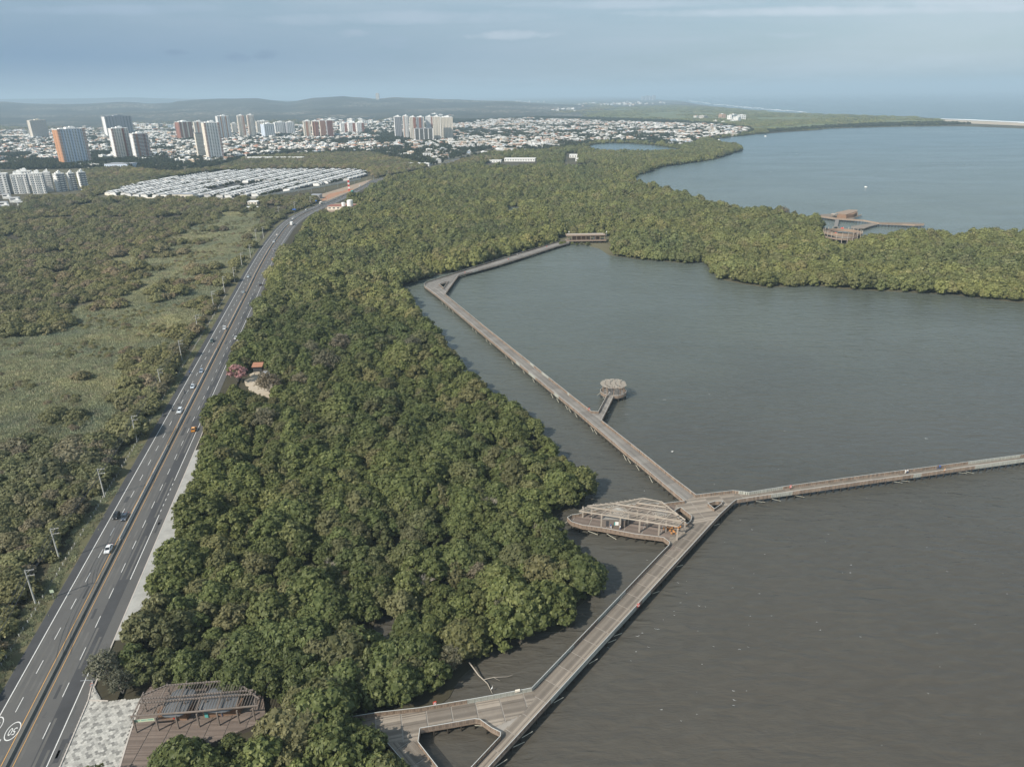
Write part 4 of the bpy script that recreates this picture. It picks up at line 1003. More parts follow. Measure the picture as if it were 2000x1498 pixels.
# ---- patterned forecourt
FOR = [c8(385, 260), c8(345, 415), c8(75, 1045), (40, 1700), (190, 1700), c8(690, 830), c8(825, 400), c8(530, 420), c8(470, 415)]
FW = [(*G(a, b, 1.2).xy,) for a, b in FOR]
structure(MB().prism([(*p, 0) for p in FW], 0.1, 1.20).obj('forecourt_base', 'concrete_dark'))
pvm = MB(); hx = 0.36
x0, y0 = np.min(FW, 0); x1, y1 = np.max(FW, 0); fa = rdir(60) 
cents = []
cf, sf_ = math.cos(fa), math.sin(fa)
for i in range(-140, 140):
    for j in range(-140, 140):
        u_, v_ = i * hx * 1.5, (j + (i % 2) * .5) * hx * math.sqrt(3); xx = (x0 + x1) / 2 + u_ * cf - v_ * sf_; yy = (y0 + y1) / 2 + u_ * sf_ + v_ * cf
        if x0 < xx < x1 and y0 < yy < y1: cents.append((xx, yy, i, j))
ca_ = np.array([(c[0], c[1]) for c in cents]); okm = inside(FW, ca_[:, 0], ca_[:, 1])
light, dark = MB(), MB()
for (xx, yy, i, j), ok_ in zip(cents, okm):
    if not ok_: continue
    tgt = dark if (random.random() < .10 or (i % 4 in (0, 1) and (j + 2 * ((i // 4) % 2) + (i // 8)) % 4 in (0, 1) and random.random() < .86)) else light
    vs = [(xx + hx * .96 * math.cos(fa + math.pi / 3 * k), yy + hx * .96 * math.sin(fa + math.pi / 3 * k), 1.245) for k in range(6)]
    vs += [(x_, y_, 1.19) for x_, y_, _ in vs]
    tgt.add(vs, [tuple(range(6))] + [(k, 6 + k, 6 + (k + 1) % 6, (k + 1) % 6) for k in range(6)])
M['paver_dark'] = simple('grey_paver', (0.235, 0.23, 0.215), .85, .1, 1, island=.25)
for mbx, mm in ((light, 'paver'), (dark, 'paver_dark')):
    o = mbx.obj('hexagonal_paving', mm); o['kind'] = 'stuff'; o['label'] = 'hexagonal pavers of the forecourt'
MB().beam(G(*c8(385, 235), 1.3), G(*c8(345, 415), 1.3), .25, .2).beam(G(*c8(345, 415), 1.3), G(*c8(78, 1040), 1.3), .25, .2).beam(G(*c8(78, 1040), 1.3), G(30, 1700, 1.3), .25, .2).beam(G(*c8(345, 413), 1.3), G(*c8(530, 420), 1.3), .2, .2).obj('forecourt_kerb', 'kerb')['kind'] = 'structure'
for (x, y) in ((178, 765),):
    p = G(*c8(x, y), 1.12); dr = thing('storm_drain', 'dark rectangular storm drain opening beside the patterned forecourt', 'drain', p, rdir(40)); MB().box((0, 0, .02), (2.6, .7, .04)).obj('opening', 'dark_steel', dr); MB().box((0, -.4, .04), (2.8, .1, .1)).obj('rim', 'kerb', dr)
for (x, y, lb) in ((352, 940, 'dark storm drain opening where the rough pavement ends'), (278, 1117, 'dark storm drain opening halfway along the pale pavement')):
    p = G(x, y, 1.12); dr = thing('storm_drain', lb, 'drain', p, rdir(120)); MB().box((0, 0, .02), (2.6, .7, .04)).obj('opening', 'dark_steel', dr); MB().box((0, -.4, .04), (2.8, .1, .1)).obj('rim', 'kerb', dr)

# ------------------------------------------------------------------ plant the trees
DECKW = [np.array([(p.x, p.y) for p in main_deck])]
edge_pts = []
for run in rail_runs():
    for a, b in zip(run[:-1], run[1:]):
        n = max(1, int((b - a).length / 1.5)); edge_pts += [(a.lerp(b, i / n).x, a.lerp(b, i / n).y) for i in range(n)]
edge_pts = np.array(edge_pts)
def deck_clear(x, y, r=2.6):
    m = ~inside(DECKW[0], x, y); near = np.zeros(x.shape, bool)
    for i in range(0, len(x), 4000):
        sl_ = slice(i, i + 4000); d = (x[sl_, None] - edge_pts[None, :, 0]) ** 2 + (y[sl_, None] - edge_pts[None, :, 1]) ** 2; near[sl_] = d.min(1) < r * r
    return m & ~near
def finish(x, y, kinds_n, smin, smax):
    return rng.uniform(0, 6.283, len(x)), rng.uniform(smin, smax, len(x)), rng.integers(0, kinds_n, len(x))
def shore_clear(x, y, r):
    """keep trunks a little inside the shore"""
    m = inside(LANDW, x, y)
    for a in range(8): m &= inside(LANDW, x + r * math.cos(a * .785), y + r * math.sin(a * .785))
    for h in (LAGOON, POND, POND2):
        hw = [tuple(p.xy) for p in GP(h)]
        m &= ~inside(hw, x, y)
    return m
def cull(x, y, marg=140):
    X, Y, D = P2(x, y, 4.0); return (D > 1) & (X > -marg) & (X < 2000 + marg) & (Y < 1498 + marg * 1.3)
tree_proto = {}
def place_trees(name, label, group, cat, protos, x, y, smin, smax, nthings, stuffname, stufflabel, crownname='crown', z=1.0):
    m = cull(x, y); x, y = x[m], y[m]
    d = np.hypot(x, y); o = np.argsort(d); x, y = x[o], y[o]
    rot, scl, idx = finish(x, y, len(protos), smin, smax)
    # clumps of taller and lower growth
    scl = scl * (0.66 + 0.75 * vnoise(x, y, 19, 31))
    roots = {}
    X, Y, _ = P2(x, y, 5.0); vis = (X > -30) & (X < 2030) & (Y < 1530)
    take = np.zeros(len(x), bool); take[np.where(vis)[0][:nthings]] = True
    for i in np.where(take)[0]:
        k = int(idx[i]); loc = (float(x[i]), float(y[i]), z)
        if k not in roots:
            r = thing(name, label, cat, loc, float(rot[i]), group, float(scl[i]))
            link_mesh(crownname, protos[k][0], r)
            if protos[k][1] is not None: link_mesh('trunk', protos[k][1], r)
            roots[k] = r; kids[r.name] = list(r.children)
        else:
            copy_thing(roots[k], loc, float(rot[i]), None, float(scl[i]))
    rest = ~take
    if rest.any():
        p = np.stack([x[rest], y[rest], np.full(rest.sum(), z)], 1)
        gn_scatter(stuffname, p, rot[rest], scl[rest], idx[rest], [q[0] for q in protos], label=stufflabel)
    return len(x)
bpy.context.view_layer.update()
cnt = {}
DRY_AT = [(608, 700), (668, 690), (640, 735), (590, 765), (530, 772), (212, 1325), (240, 1352), (880, 1300), (985, 1215), (935, 1135), (805, 690), (520, 845), (465, 745), (648, 1130), (985, 1222)]
# 1 mangroves between the road and the lagoon, and the belt across the middle
x, y = grid_pts([(-100, 1720), (1250, 1720), (1250, 900), (2250, 640), (2250, 420), (1480, 255), (700, 310), (640, 400), (560, 440), (460, 640), (300, 1000)], 5.3)
m = inside(LANDW, x, y); x, y = x[m], y[m]
off, ch = road_off(x, y)
pave = (ch < s_pk1 + 5) & (off > 0)
m = (off > np.where(pave, 18.2, np.where(ch > 560, 25.0, 14.5))) & shore_clear(x, y, 2.9) & deck_clear(x, y, 4.2)
X, Y, D = P2(x, y)
m &= ~px_mask(x, y, [PLAZA, CLEARING, LOT, STATION, PIERGAP, SHOREGAP, CITY])
m &= ~((Y < 328) & (X < 940))
m &= ~((X > 1100) & (X < 1205) & (Y < 330) & (Y > 299)) & ~((X > 945) & (X < 1052) & (Y < 329) & (Y > 310))
for qx, qy in DRY_AT: q_ = G(qx, qy); m &= (x - q_.x) ** 2 + (y - q_.y) ** 2 > 4.6 ** 2
thin = (rng.random(len(x)) < np.where(D > 900, .62, 1.0)) & (vnoise(x, y, 13, 47) < .95); m &= thin
x, y = x[m], y[m]
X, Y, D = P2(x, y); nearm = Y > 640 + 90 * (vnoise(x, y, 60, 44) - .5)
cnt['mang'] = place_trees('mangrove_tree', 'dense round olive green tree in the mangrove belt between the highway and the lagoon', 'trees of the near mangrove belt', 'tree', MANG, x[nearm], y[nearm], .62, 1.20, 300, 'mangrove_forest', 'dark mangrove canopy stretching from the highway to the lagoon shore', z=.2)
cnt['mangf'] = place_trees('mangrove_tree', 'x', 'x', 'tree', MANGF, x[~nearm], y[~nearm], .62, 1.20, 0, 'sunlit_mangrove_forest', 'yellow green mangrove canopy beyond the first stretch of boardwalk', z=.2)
# 2 scrub west of the road
x, y = grid_pts([(-400, 1720), (200, 1720), (480, 620), (640, 395), (560, 380), (-400, 400)], 4.9)
off, ch = road_off(x, y)
X, Y, D = P2(x, y)
jx, jy = x + (vnoise(x, y, 22, 51) - .5) * 44, y + (vnoise(x, y, 22, 53) - .5) * 60
m = (off < -16.5) & (off > -900) & ~px_mask(jx, jy, [MEADOW_X]) & ~px_mask(x, y, [DEV, LOT, SMALLLOT, BLOCKS]) & (Y > 388)
m &= ~((vnoise(x, y, 26, 41) < .24) & (off < -34))
m &= (rng.random(len(x)) < np.where(D > 700, .75, 1))
x, y = x[m], y[m]
# scattered bushes inside the meadow
x2, y2 = grid_pts(MEADOW, 7.0); m2 = (vnoise(x2, y2, 30, 43) > .74) & (rng.random(len(x2)) < .8); x2, y2 = x2[m2], y2[m2]; off2, _ = road_off(x2, y2); m2 = off2 < -18
x = np.concatenate([x, x2[m2]]); y = np.concatenate([y, y2[m2]])
cnt['scrub'] = place_trees('scrub_tree', 'low spreading olive brown tree in the dry scrub on the left of the highway', 'trees of the scrub beside the highway', 'tree', SCR, x, y, .75, 1.35, 290, 'scrub_woodland', 'dry scrub woodland left of the highway')
# 3 scrub and park trees between the estate and the town; town trees
def stuff_trees(name, label, poly, sp, protos, cond, smin, smax, exclude=()):
    x, y = grid_pts(poly, sp); m = inside(LANDW, x, y) & cull(x, y, 60); x, y = x[m], y[m]
    X, Y, D = P2(x, y); m = cond(x, y, X, Y, D) & shore_clear(x, y, 1.5) & ~px_mask(x, y, list(exclude)); x, y = x[m], y[m]
    if not len(x): return
    rot, scl, idx = finish(x, y, len(protos), smin, smax)
    gn_scatter(name, np.stack([x, y, np.full(len(x), 1.0)], 1), rot, scl, idx, [q[0] for q in protos], label=label); cnt[name] = len(x)
MIDWOOD = [(-200, 350), (170, 335), (240, 330), (330, 340), (420, 331), (480, 312), (560, 304), (720, 300), (800, 318), (850, 330), (880, 322), (930, 308), (980, 316), (700, 345), (640, 329), (430, 333), (330, 348), (195, 382), (180, 388), (-200, 350)]
def clear_road(x, y): o_, _ = road_off(x, y); return np.abs(o_) > 17
stuff_trees('thicket', 'brown green thicket between the white estate and the town', [(150, 352), (170, 335), (240, 330), (330, 340), (420, 331), (480, 312), (560, 304), (720, 300), (800, 318), (850, 330), (880, 320), (960, 300), (990, 312), (930, 322), (740, 352), (715, 334), (640, 329), (430, 333), (330, 348), (205, 380), (172, 384)], 6.2, SCR,
            lambda x, y, X, Y, D: clear_road(x, y), .9, 1.6, [LOT])
stuff_trees('far_thicket', 'scrub between the estate and the highway', [(480, 392), (620, 386), (700, 372), (735, 352), (765, 344), (700, 390), (600, 412), (480, 410)], 6.5, SCR, lambda x, y, X, Y, D: clear_road(x, y) & (vnoise(x, y, 40, 61) > .45), .7, 1.1, [LOT, STATION, SMALLLOT])
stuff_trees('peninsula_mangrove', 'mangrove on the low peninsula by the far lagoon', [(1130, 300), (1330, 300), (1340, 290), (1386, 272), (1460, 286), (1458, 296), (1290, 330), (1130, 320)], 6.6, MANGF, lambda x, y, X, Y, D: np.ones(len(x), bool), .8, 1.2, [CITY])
# ================================================================== TOWN
def px_per_m(px, py):
    g = G(px, py); _, _, d = P2(g.x, g.y); return FPX / float(d)
def height_for(px, yb, yt):      # metres of height between two rows above the ground point (px, yb)
    g = G(px, yb); lo, hi = 0.0, 400.0
    for _ in range(40):
        m = (lo + hi) / 2; _, Y, _ = P2(g.x, g.y, 1.0 + m)
        if Y > yt: lo = m
        else: hi = m
    return lo
FACE = {'f': (0, -1), 'b': (0, 1), 'l': (-1, 0), 'r': (1, 0)}
def tower(name, label, cat, xl, xr, yb, yt, rot=25, ratio=1.0, wall='white', faces='', bands=(), balc='f', cols=6, slab='white', side_wall=None, floor_h=3.0, win_h=1.45, fins=0, fin_mat='white', pent=True, group=None, units=1):
    lean = (yb - yt) * (1047 - (xl + xr) / 2) / 3900; xl, xr = (xl + lean, xr) if lean > 0 else (xl, xr + lean); xc = (xl + xr) / 2; g = G(xc, yb); h = height_for(xc, yb, yt); vis = (xr - xl) / px_per_m(xc, yb); view = math.atan2(g.x, g.y)
    a = R(rot) - view; vr = R(rot) ; c_, s_ = abs(math.cos(vr)), abs(math.sin(vr))
    w = vis / (c_ + ratio * s_); d = w * ratio; nf = max(3, int(h / floor_h)); fh = h / nf
    root = thing(name, label, cat, g, a, group)
    b = MB(); b.box((0, 0, h / 2), (w, d, h)); b.obj('wall', wall, root)
    if side_wall:
        [MB().box((q * (w / 2 + .08), 0, h / 2 - .1), (.16, d - .2, h - .2)).obj('end_wall', side_wall, root) for q in (-1, 1)]
    for (x0, x1, mt) in bands:       # coloured vertical bands, proud of the front and back
        s = MB(); cx = (x0 + x1) / 2 * w - w / 2; s.box((cx, -d / 2 - .30, h / 2 + .4), ((x1 - x0) * w, .60, h + .8)); s.box((cx, d / 2 + .30, h / 2 + .4), ((x1 - x0) * w, .60, h + .8)); s.obj('facade_band', mt, root)
    wn_, sl = MB(), MB()
    ww = w / cols
    for f in range(nf):
        z = f * fh + fh * .55
        for i in range(cols):
            for sgn in (-1, 1): wn_.box((-w / 2 + (i + .5) * ww, sgn * (d / 2 + .02), z), (ww * .46, .10, win_h))
        nc = max(2, int(cols * ratio)); wd = d / nc
        for i in range(nc):
            if side_wall and i % 2: continue
            for sgn in (-1, 1): wn_.box((sgn * (w / 2 + (.18 if side_wall else .02)), -d / 2 + (i + .5) * wd, z), (.10, wd * (.5 if not side_wall else .42), win_h * .85))
        if 'f' in balc:
            for i in range(cols):
                if i % 3 == 1 and cols > 3: continue
                sl.box((-w / 2 + (i + .5) * ww, -d / 2 - .45, f * fh + .5), (ww * .86, .9, 1.05))
        if 's' in balc:
            for sgn in (-1, 1): sl.box((sgn * (w / 2 + .4), 0, f * fh + .5), (.8, d * .6, 1.05))
        if 'w' in balc: sl.box((0, 0, f * fh + .15), (w + 1.1, d + 1.1, .32))
    wn_.obj('windows', 'window', root, kind='stuff')
    if sl.v: sl.obj('balconies', slab, root, kind='stuff')
    if fins:
        s = MB()
        for i in range(fins + 1): s.box((-w / 2 + w * i / fins, -d / 2 - .28, h / 2 + .3), (w * .035 + .2, .5, h + .6)); s.box((-w / 2 + w * i / fins, d / 2 + .28, h / 2 + .3), (w * .035 + .2, .5, h + .6))
        s.obj('fins', fin_mat, root, kind='stuff')
    s = MB(); s.box((0, 0, h + .5), (w + .3, d + .3, .25))
    for sx, sy, lx, ly in ((0, -d / 2, w + .3, .25), (0, d / 2, w + .3, .25), (-w / 2, 0, .25, d + .3), (w / 2, 0, .25, d + .3)): s.box((sx, sy, h + 1.0), (lx, ly, .9))
    s.obj('parapet', slab, root)
    if pent:
        s = MB(); s.box((w * .06, d * .05, h + 2.6), (w * .34, d * .42, 4.0)); s.box((w * -.26, d * .1, h + 1.9), (w * .16, d * .25, 2.6)); s.box((w * .12, d * .05, h + 5.2), (w * .14, d * .2, 1.6)); s.obj('penthouse', slab, root)
    return root
TW = [
 ('apartment_tower', 'beige slab tower with tall grey stripes, farthest left of the towers', 55, 95, 272, 236, 24, .45, dict(wall='cream', fins=7, fin_mat='grey', cols=7, balc='', slab='cream')),
 ('apartment_tower', 'orange and white tower, front tinted blue as shade, standing above the low white blocks at far left', 106, 177, 323, 253, 24, .42, dict(wall='blue_grey', side_wall='orange', bands=((0, .10, 'terracotta'), (.90, 1.0, 'terracotta'), (.47, .53, 'blue_grey')), cols=10, balc='f', slab='white')),  # white front in shade: the blue wall colour stands in for that shade
 ('apartment_tower', 'wide dark grey slab tower behind the white and brown striped tower', 201, 260, 268, 228, 22, .35, dict(wall='grey', side_wall='white', fins=8, fin_mat='grey', cols=9, balc='f', slab='grey')),
 ('apartment_tower', 'white tower with two brick brown stripes left of the ribbed balcony tower', 213, 260, 313, 252, 20, .50, dict(wall='cream', side_wall='white', bands=((.0, .13, 'brick'), (.62, .76, 'brick')), cols=7, balc='f')),
 ('apartment_tower', 'shorter tower ringed by white balcony bands with an orange corner stripe', 254, 296, 313, 262, 20, .6, dict(wall='brick', side_wall='white', bands=((.20, .30, 'terracotta'),), cols=6, balc='fw')),
 ('apartment_tower', 'orange brown tower with cream stripes in the middle of the left cluster', 342, 378, 273, 239, 30, .6, dict(wall='terracotta', bands=((.2, .3, 'cream'), (.6, .7, 'cream')), cols=6, balc='', side_wall='brick')),
 ('apartment_tower', 'pale brown tower half hidden behind the big brick and white tower', 377, 404, 282, 239, 10, .6, dict(wall='cream', bands=((.3, .5, 'terracotta'),), cols=5)),
 ('apartment_tower', 'big brick and white tower with deep white balconies, tallest of the left cluster', 394, 438, 313, 241, 14, .7, dict(wall='white', bands=((0, .12, 'brick'), (.88, 1, 'brick')), side_wall='cream', cols=6, balc='f')),
 ('apartment_tower', 'lower grey beige wing against the left side of the big brick and white tower', 379, 402, 310, 261, 14, .7, dict(wall='cream', side_wall='cream', cols=6, balc='', pent=False, slab='grey')),
 ('apartment_tower', 'white tower with thin orange vertical stripes right of the big brick tower', 421, 453, 273, 228, 16, .6, dict(wall='white', bands=((.25, .33, 'orange'), (.66, .74, 'orange')), cols=6, balc='f')),
 ('apartment_tower', 'small beige block between the orange striped tower and the twin beige towers', 451, 465, 263, 242, 10, .8, dict(wall='cream', cols=4)),
 ('apartment_tower', 'cream tower with a brown middle stripe, left of a pair', 462, 482, 270, 227, 10, .8, dict(wall='cream', bands=((.6, .95, 'terracotta'),), cols=5)),
 ('apartment_tower', 'cream tower with a brown edge stripe, right of a pair', 481, 501, 270, 226, 10, .8, dict(wall='cream', bands=((0, .2, 'terracotta'),), cols=5)),
 ('apartment_tower', 'pale pinkish tower behind the white pair right of the cream towers', 499, 527, 263, 238, 8, .6, dict(wall='cream', cols=5)),
 ('apartment_tower', 'narrow white tower with a blue grey side, nearest of the white group', 509, 538, 271, 243, 22, .9, dict(wall='white', side_wall='blue_grey', cols=5, balc='')),
 ('apartment_tower', 'wide white tower with grey vertical strips right of the narrow white tower', 534, 560, 265, 240, 16, .6, dict(wall='white', fins=5, cols=6, balc='')),
 ('apartment_tower', 'white and grey tower at the right end of the white group', 557, 577, 265, 240, 16, .9, dict(wall='white', side_wall='grey', cols=4, balc='')),
 ('apartment_tower', 'pink brown tower, left of the brown pair', 591, 609, 270, 238, 10, .8, dict(wall='cream', bands=((.3, .6, 'terracotta'),), cols=5, balc='')),
 ('apartment_tower', 'brick brown tower in the middle of the brown group', 608, 624, 270, 238, 10, .8, dict(wall='brick', side_wall='cream', bands=((.3, .5, 'terracotta'),), cols=4, balc='')),
 ('apartment_tower', 'brown tower with a green grey strip right of the brick brown one', 623, 638, 270, 236, 10, .8, dict(wall='terracotta', side_wall='cream', cols=4, balc='')),
 ('apartment_tower', 'dark brown grey tower at the right end of the brown group', 636, 652, 270, 236, 12, .9, dict(wall='brick', side_wall='grey', cols=4, balc='')),
 ('apartment_block', 'white block with dark red stripes, left of three in a row', 663, 679, 262, 242, 14, .9, dict(wall='white', bands=((.6, 1, 'brick'),), cols=4, balc='')),
 ('apartment_block', 'white block with dark red stripes, middle of three in a row', 678, 695, 262, 241, 14, .9, dict(wall='white', bands=((.6, 1, 'brick'),), cols=4, balc='')),
 ('apartment_block', 'white block with dark red stripes, right of three in a row', 694, 712, 262, 241, 14, .9, dict(wall='white', bands=((.7, 1, 'brick'),), cols=4, balc='')),
 ('apartment_tower', 'white and grey tower at the left end of the isolated high rise group', 769, 786, 271, 229, 6, 1.0, dict(wall='grey', side_wall='white', cols=4, balc='')),
 ('apartment_tower', 'white tower beside an orange stripe in the isolated high rise group', 786, 800, 273, 228, 6, 1.0, dict(wall='white', bands=((0, .22, 'orange'),), cols=4, balc='f')),
 ('apartment_tower', 'cream and brown tower left of the low dark tower', 799, 814, 275, 230, 6, .9, dict(wall='cream', bands=((.55, 1, 'brick'),), cols=4, balc='')),
 ('apartment_tower', 'brown and green grey tower rising behind the low dark tower', 813, 830, 272, 230, 4, .7, dict(wall='grey', bands=((.3, .6, 'brick'), (.9, 1, 'cream')), cols=4, balc='')),
 ('apartment_tower', 'unfinished dark concrete tower lower than its neighbours with white edge columns', 809, 846, 278, 252, 4, .5, dict(wall='concrete_dark', fins=4, fin_mat='white', cols=10, balc='', slab='grey', pent=False)),
 ('apartment_tower', 'white tower with a red side panel behind the dark unfinished tower', 831, 846, 271, 229, 5, .9, dict(wall='white', bands=((.80, 1, 'brick'),), cols=5, balc='')),
 ('apartment_tower', 'cream tower between the red panelled tower and the last cream tower', 845, 861, 276, 229, 5, .9, dict(wall='cream', fins=4, fin_mat='cream', cols=6, balc='')),
 ('apartment_tower', 'cream tower with a blue shaded side at the right end of the isolated group', 859, 885, 274, 230, 5, .7, dict(wall='cream', side_wall='blue_grey', fins=4, fin_mat='cream', cols=8, balc='')),
]
for nm, lb, xl, xr, yb, yt, rot, ratio, kw in TW:
    tower(nm, lb, 'tower' if 'tower' in nm else 'apartment block', xl, xr, yb, yt, rot, ratio, **kw)
BL = [(-32, 22, 380, 341, -12, 'leftmost white eight storey block, cut by the picture edge'), (22, 60, 378, 342, -12, 'second white eight storey block from the left with stepped balconies'), (58, 92, 378, 340, -12, 'third white eight storey block from the left with stepped balconies'),
      (84, 106, 374, 338, -12, 'white eight storey block set back behind the third block'), (104, 132, 374, 341, 38, 'white eight storey block with a front greyed as shade and a windowed end wall'), (130, 152, 372, 340, 32, 'white eight storey block, front greyed as shade, left of the last block'), (150, 173, 371, 338, 28, 'white eight storey block, front greyed as shade, at the right end of the row'), (28, 66, 362, 336, -12, 'white block rising behind the second block')]
for xl, xr, yb, yt, rot, lb in BL:
    tower('apartment_block', lb, 'apartment block', xl, xr, yb, yt, rot, .55, wall='white' if rot < 0 else 'grey', side_wall='grey' if rot < 0 else 'white', cols=6, balc='f', slab='white', group='eight storey blocks at the left edge')  # lit faces white, faces turned from the sun grey: shade put into the colour
# landmark tower on the ridge, distant town on the coast
hx_ = G(741, 236); dvec = np.array([hx_.x, hx_.y]); dvec = dvec / np.linalg.norm(dvec) * 6350
lm = thing('monument_tower', 'lone grey tower on the ridge of the far hills', 'tower', (dvec[0], dvec[1], 118))
MB().box((0, 0, 12), (26, 22, 46)).obj('shaft', 'concrete', lm); MB().box((0, 0, 37), (16, 14, 6)).obj('crown', 'concrete', lm)
for i, (x, w, yt) in enumerate([(1257, 7, 189), (1264, 6, 187.5), (1271, 6, 188.5), (1277, 5, 187)]):
    g = G(x, 196.5); k = px_per_m(x, 196.5); t_ = thing('distant_tower', 'hazy tower %s on the far coast' % ['leftmost of four', 'second of four', 'third of four', 'rightmost of four'][i], 'tower', g, .2, 'towers on the far coast')
    hh = height_for(x, 196.5, yt); MB().box((0, 0, hh / 2), (w / k, w / k, hh)).obj('wall', 'grey', t_); MB().box((0, 0, hh + 3), (w / k * .4, w / k * .4, 6)).obj('penthouse', 'grey', t_)

# ---- houses
def house_mesh(w, d, h, kind, seed):
    g = random.Random(seed); wl_, rf, wi = MB(), MB(), MB()
    wl_.box((0, 0, h / 2), (w, d, h))
    if kind == 'flat':
        rf.box((0, 0, h + .06), (w - .4, d - .4, .12))
        for sx, sy, lx, ly in ((0, -d / 2 + .1, w, .2), (0, d / 2 - .1, w, .2), (-w / 2 + .1, 0, .2, d - .4), (w / 2 - .1, 0, .2, d - .4)): wl_.box((sx, sy, h + .3), (lx, ly, .6))
        rf.box((g.uniform(-1, 1), g.uniform(-1, 1), h + .9), (w * .3, d * .3, 1.6))
        if g.random() < .6: wl_.box((w * .2, -d / 2 - 1.4, h * .25), (w * .5, 2.8, h * .5))
    elif kind == 'gable':
        e = .35; vs = [(-w / 2 - e, -d / 2 - e, h), (w / 2 + e, -d / 2 - e, h), (w / 2 + e, 0, h + d * .22), (-w / 2 - e, 0, h + d * .22), (w / 2 + e, d / 2 + e, h), (-w / 2 - e, d / 2 + e, h)]
        vs += [(x, y, z + .15) for x, y, z in vs]
        rf.add(vs, [(6, 7, 8, 9), (9, 8, 10, 11), (0, 3, 2, 1), (3, 5, 4, 2), (0, 1, 7, 6), (5, 11, 10, 4), (0, 6, 9, 3), (3, 9, 11, 5), (1, 2, 8, 7), (2, 4, 10, 8)])
    else:
        e = .4; r_ = min(w, d) * .5; vs = [(-w / 2 - e, -d / 2 - e, h), (w / 2 + e, -d / 2 - e, h), (w / 2 + e, d / 2 + e, h), (-w / 2 - e, d / 2 + e, h), (-(w / 2 - r_ * .9), 0, h + r_ * .5), ((w / 2 - r_ * .9), 0, h + r_ * .5)]
        rf.add(vs, [(0, 1, 5, 4), (1, 2, 5), (2, 3, 4, 5), (3, 0, 4), (3, 2, 1, 0)])
    for fl in range(max(1, int(h / 3))):
        for sx in (-.3, .05, .32): wi.box((sx * w, -d / 2 - .03, fl * 3 + 1.6), (w * .16, .08, 1.3)); wi.box((sx * w, d / 2 + .03, fl * 3 + 1.6), (w * .16, .08, 1.3))
        for sy in (-.25, .25):
            for sg_ in (-1, 1): wi.box((sg_ * (w / 2 + .03), sy * d, fl * 3 + 1.6), (.08, d * .18, 1.3))
    return wl_, rf, wi
HK = [(9, 11, 6, 'flat'), (8, 10, 3.2, 'flat'), (12, 14, 6.4, 'flat'), (10, 9, 3.4, 'gable'), (9, 12, 6.2, 'hip'), (14, 10, 9, 'flat'), (11, 9, 3.2, 'hip')]
HP = []; HJ = []
for i, (w, d, h, k) in enumerate(HK):
    a, b, c = house_mesh(w, d, h, k, i)
    HP.append((a.mesh('wall', 'wall_rand'), b.mesh('roof', 'roof_rand'), c.mesh('window', 'window')))
    j = MB(); j.add(a.v, a.f, 0); j.add(b.v, b.f, 1); j.add(c.v, c.f, 2); HJ.append(j.mesh('house', ['wall_rand', 'roof_rand', 'window']))
occ = [(G((a[2] + a[3]) / 2, a[4]).xy, 30) for a in TW]
def house_sites(poly, sp, ang, dens, seed):
    W_ = np.array([tuple(p.xy) for p in GP(poly)]); c0 = W_.mean(0); ca, sa = math.cos(ang), math.sin(ang)
    r = np.abs(W_ - c0).max() * 1.5; nu = int(r / sp[0]); nv = int(r / sp[1])
    i, j = np.meshgrid(np.arange(-nu, nu), np.arange(-nv, nv)); u = i * sp[0] + np.where(i % 7 == 0, 1e9, 0); v = j * sp[1] + (j // 2) * 9.0
    u = u + rng.uniform(-1.6, 1.6, u.shape); v = v + rng.uniform(-1.6, 1.6, v.shape)
    x = (c0[0] + u * ca - v * sa).ravel(); y = (c0[1] + u * sa + v * ca).ravel(); m = np.abs(x) < 1e6; x, y = x[m], y[m]
    m = inside(W_, x, y) & inside(LANDW, x, y); x, y = x[m], y[m]
    X, Y, D = P2(x, y); m = (X > -40) & (X < 2040); x, y, D = x[m], y[m], D[m]
    n = vnoise(x, y, 170, seed) * .6 + vnoise(x, y, 60, seed + 1) * .4
    p = dens * np.clip((n - .22) * 2.6, 0, 1.15); m = rng.random(len(x)) < p; x, y = x[m], y[m]
    for c, rr in occ: m = (x - c[0]) ** 2 + (y - c[1]) ** 2 > rr ** 2; x, y = x[m], y[m]
    return x, y, ang + rng.choice([0, math.pi / 2, math.pi], len(x))
Z_DENSE = [(880, 245), (1000, 233), (1130, 236), (1290, 243), (1400, 246), (1470, 255), (1440, 264), (1400, 269), (1330, 286), (1290, 283), (1233, 277), (1160, 278), (1120, 288), (1040, 296), (980, 298), (930, 305), (880, 318), (850, 326), (800, 312), (745, 300), (735, 285), (880, 270)]
Z_MID = [(-60, 268), (200, 262), (420, 260), (700, 262), (740, 270), (735, 285), (740, 300), (720, 298), (640, 301), (560, 302), (480, 308), (440, 320), (300, 318), (180, 312), (-60, 330)]
Z_FAR = [(-60, 258), (420, 248), (600, 246), (700, 248), (760, 240), (870, 240), (880, 262), (700, 262), (420, 262), (-60, 266)]
hs = [house_sites(Z_DENSE, (12.5, 14.5), R(12), .95, 71), house_sites(Z_MID, (13.0, 15.0), R(-20), .92, 73), house_sites(Z_FAR, (15, 18), R(-12), .75, 75)]
hxs = np.concatenate([h[0] for h in hs]); hys = np.concatenate([h[1] for h in hs]); hrs = np.concatenate([h[2] for h in hs])
off, _ = road_off(hxs, hys); m = np.abs(off) > 22; hxs, hys, hrs = hxs[m], hys[m], hrs[m]
o = np.argsort(np.hypot(hxs, hys)); hxs, hys, hrs = hxs[o], hys[o], hrs[o]
hid = rng.choice(7, len(hxs), p=[.26, .2, .14, .12, .12, .06, .10])
HLAB = ['two storey house with a pale flat roof and rooftop box among town trees', 'small single storey house with a flat roof', 'broad two storey house with a pale flat roof', 'single storey house with a low gabled roof',
        'two storey house with a hipped roof', 'three storey flat roofed building among the houses', 'low bungalow with a hipped roof']
protoH = {}
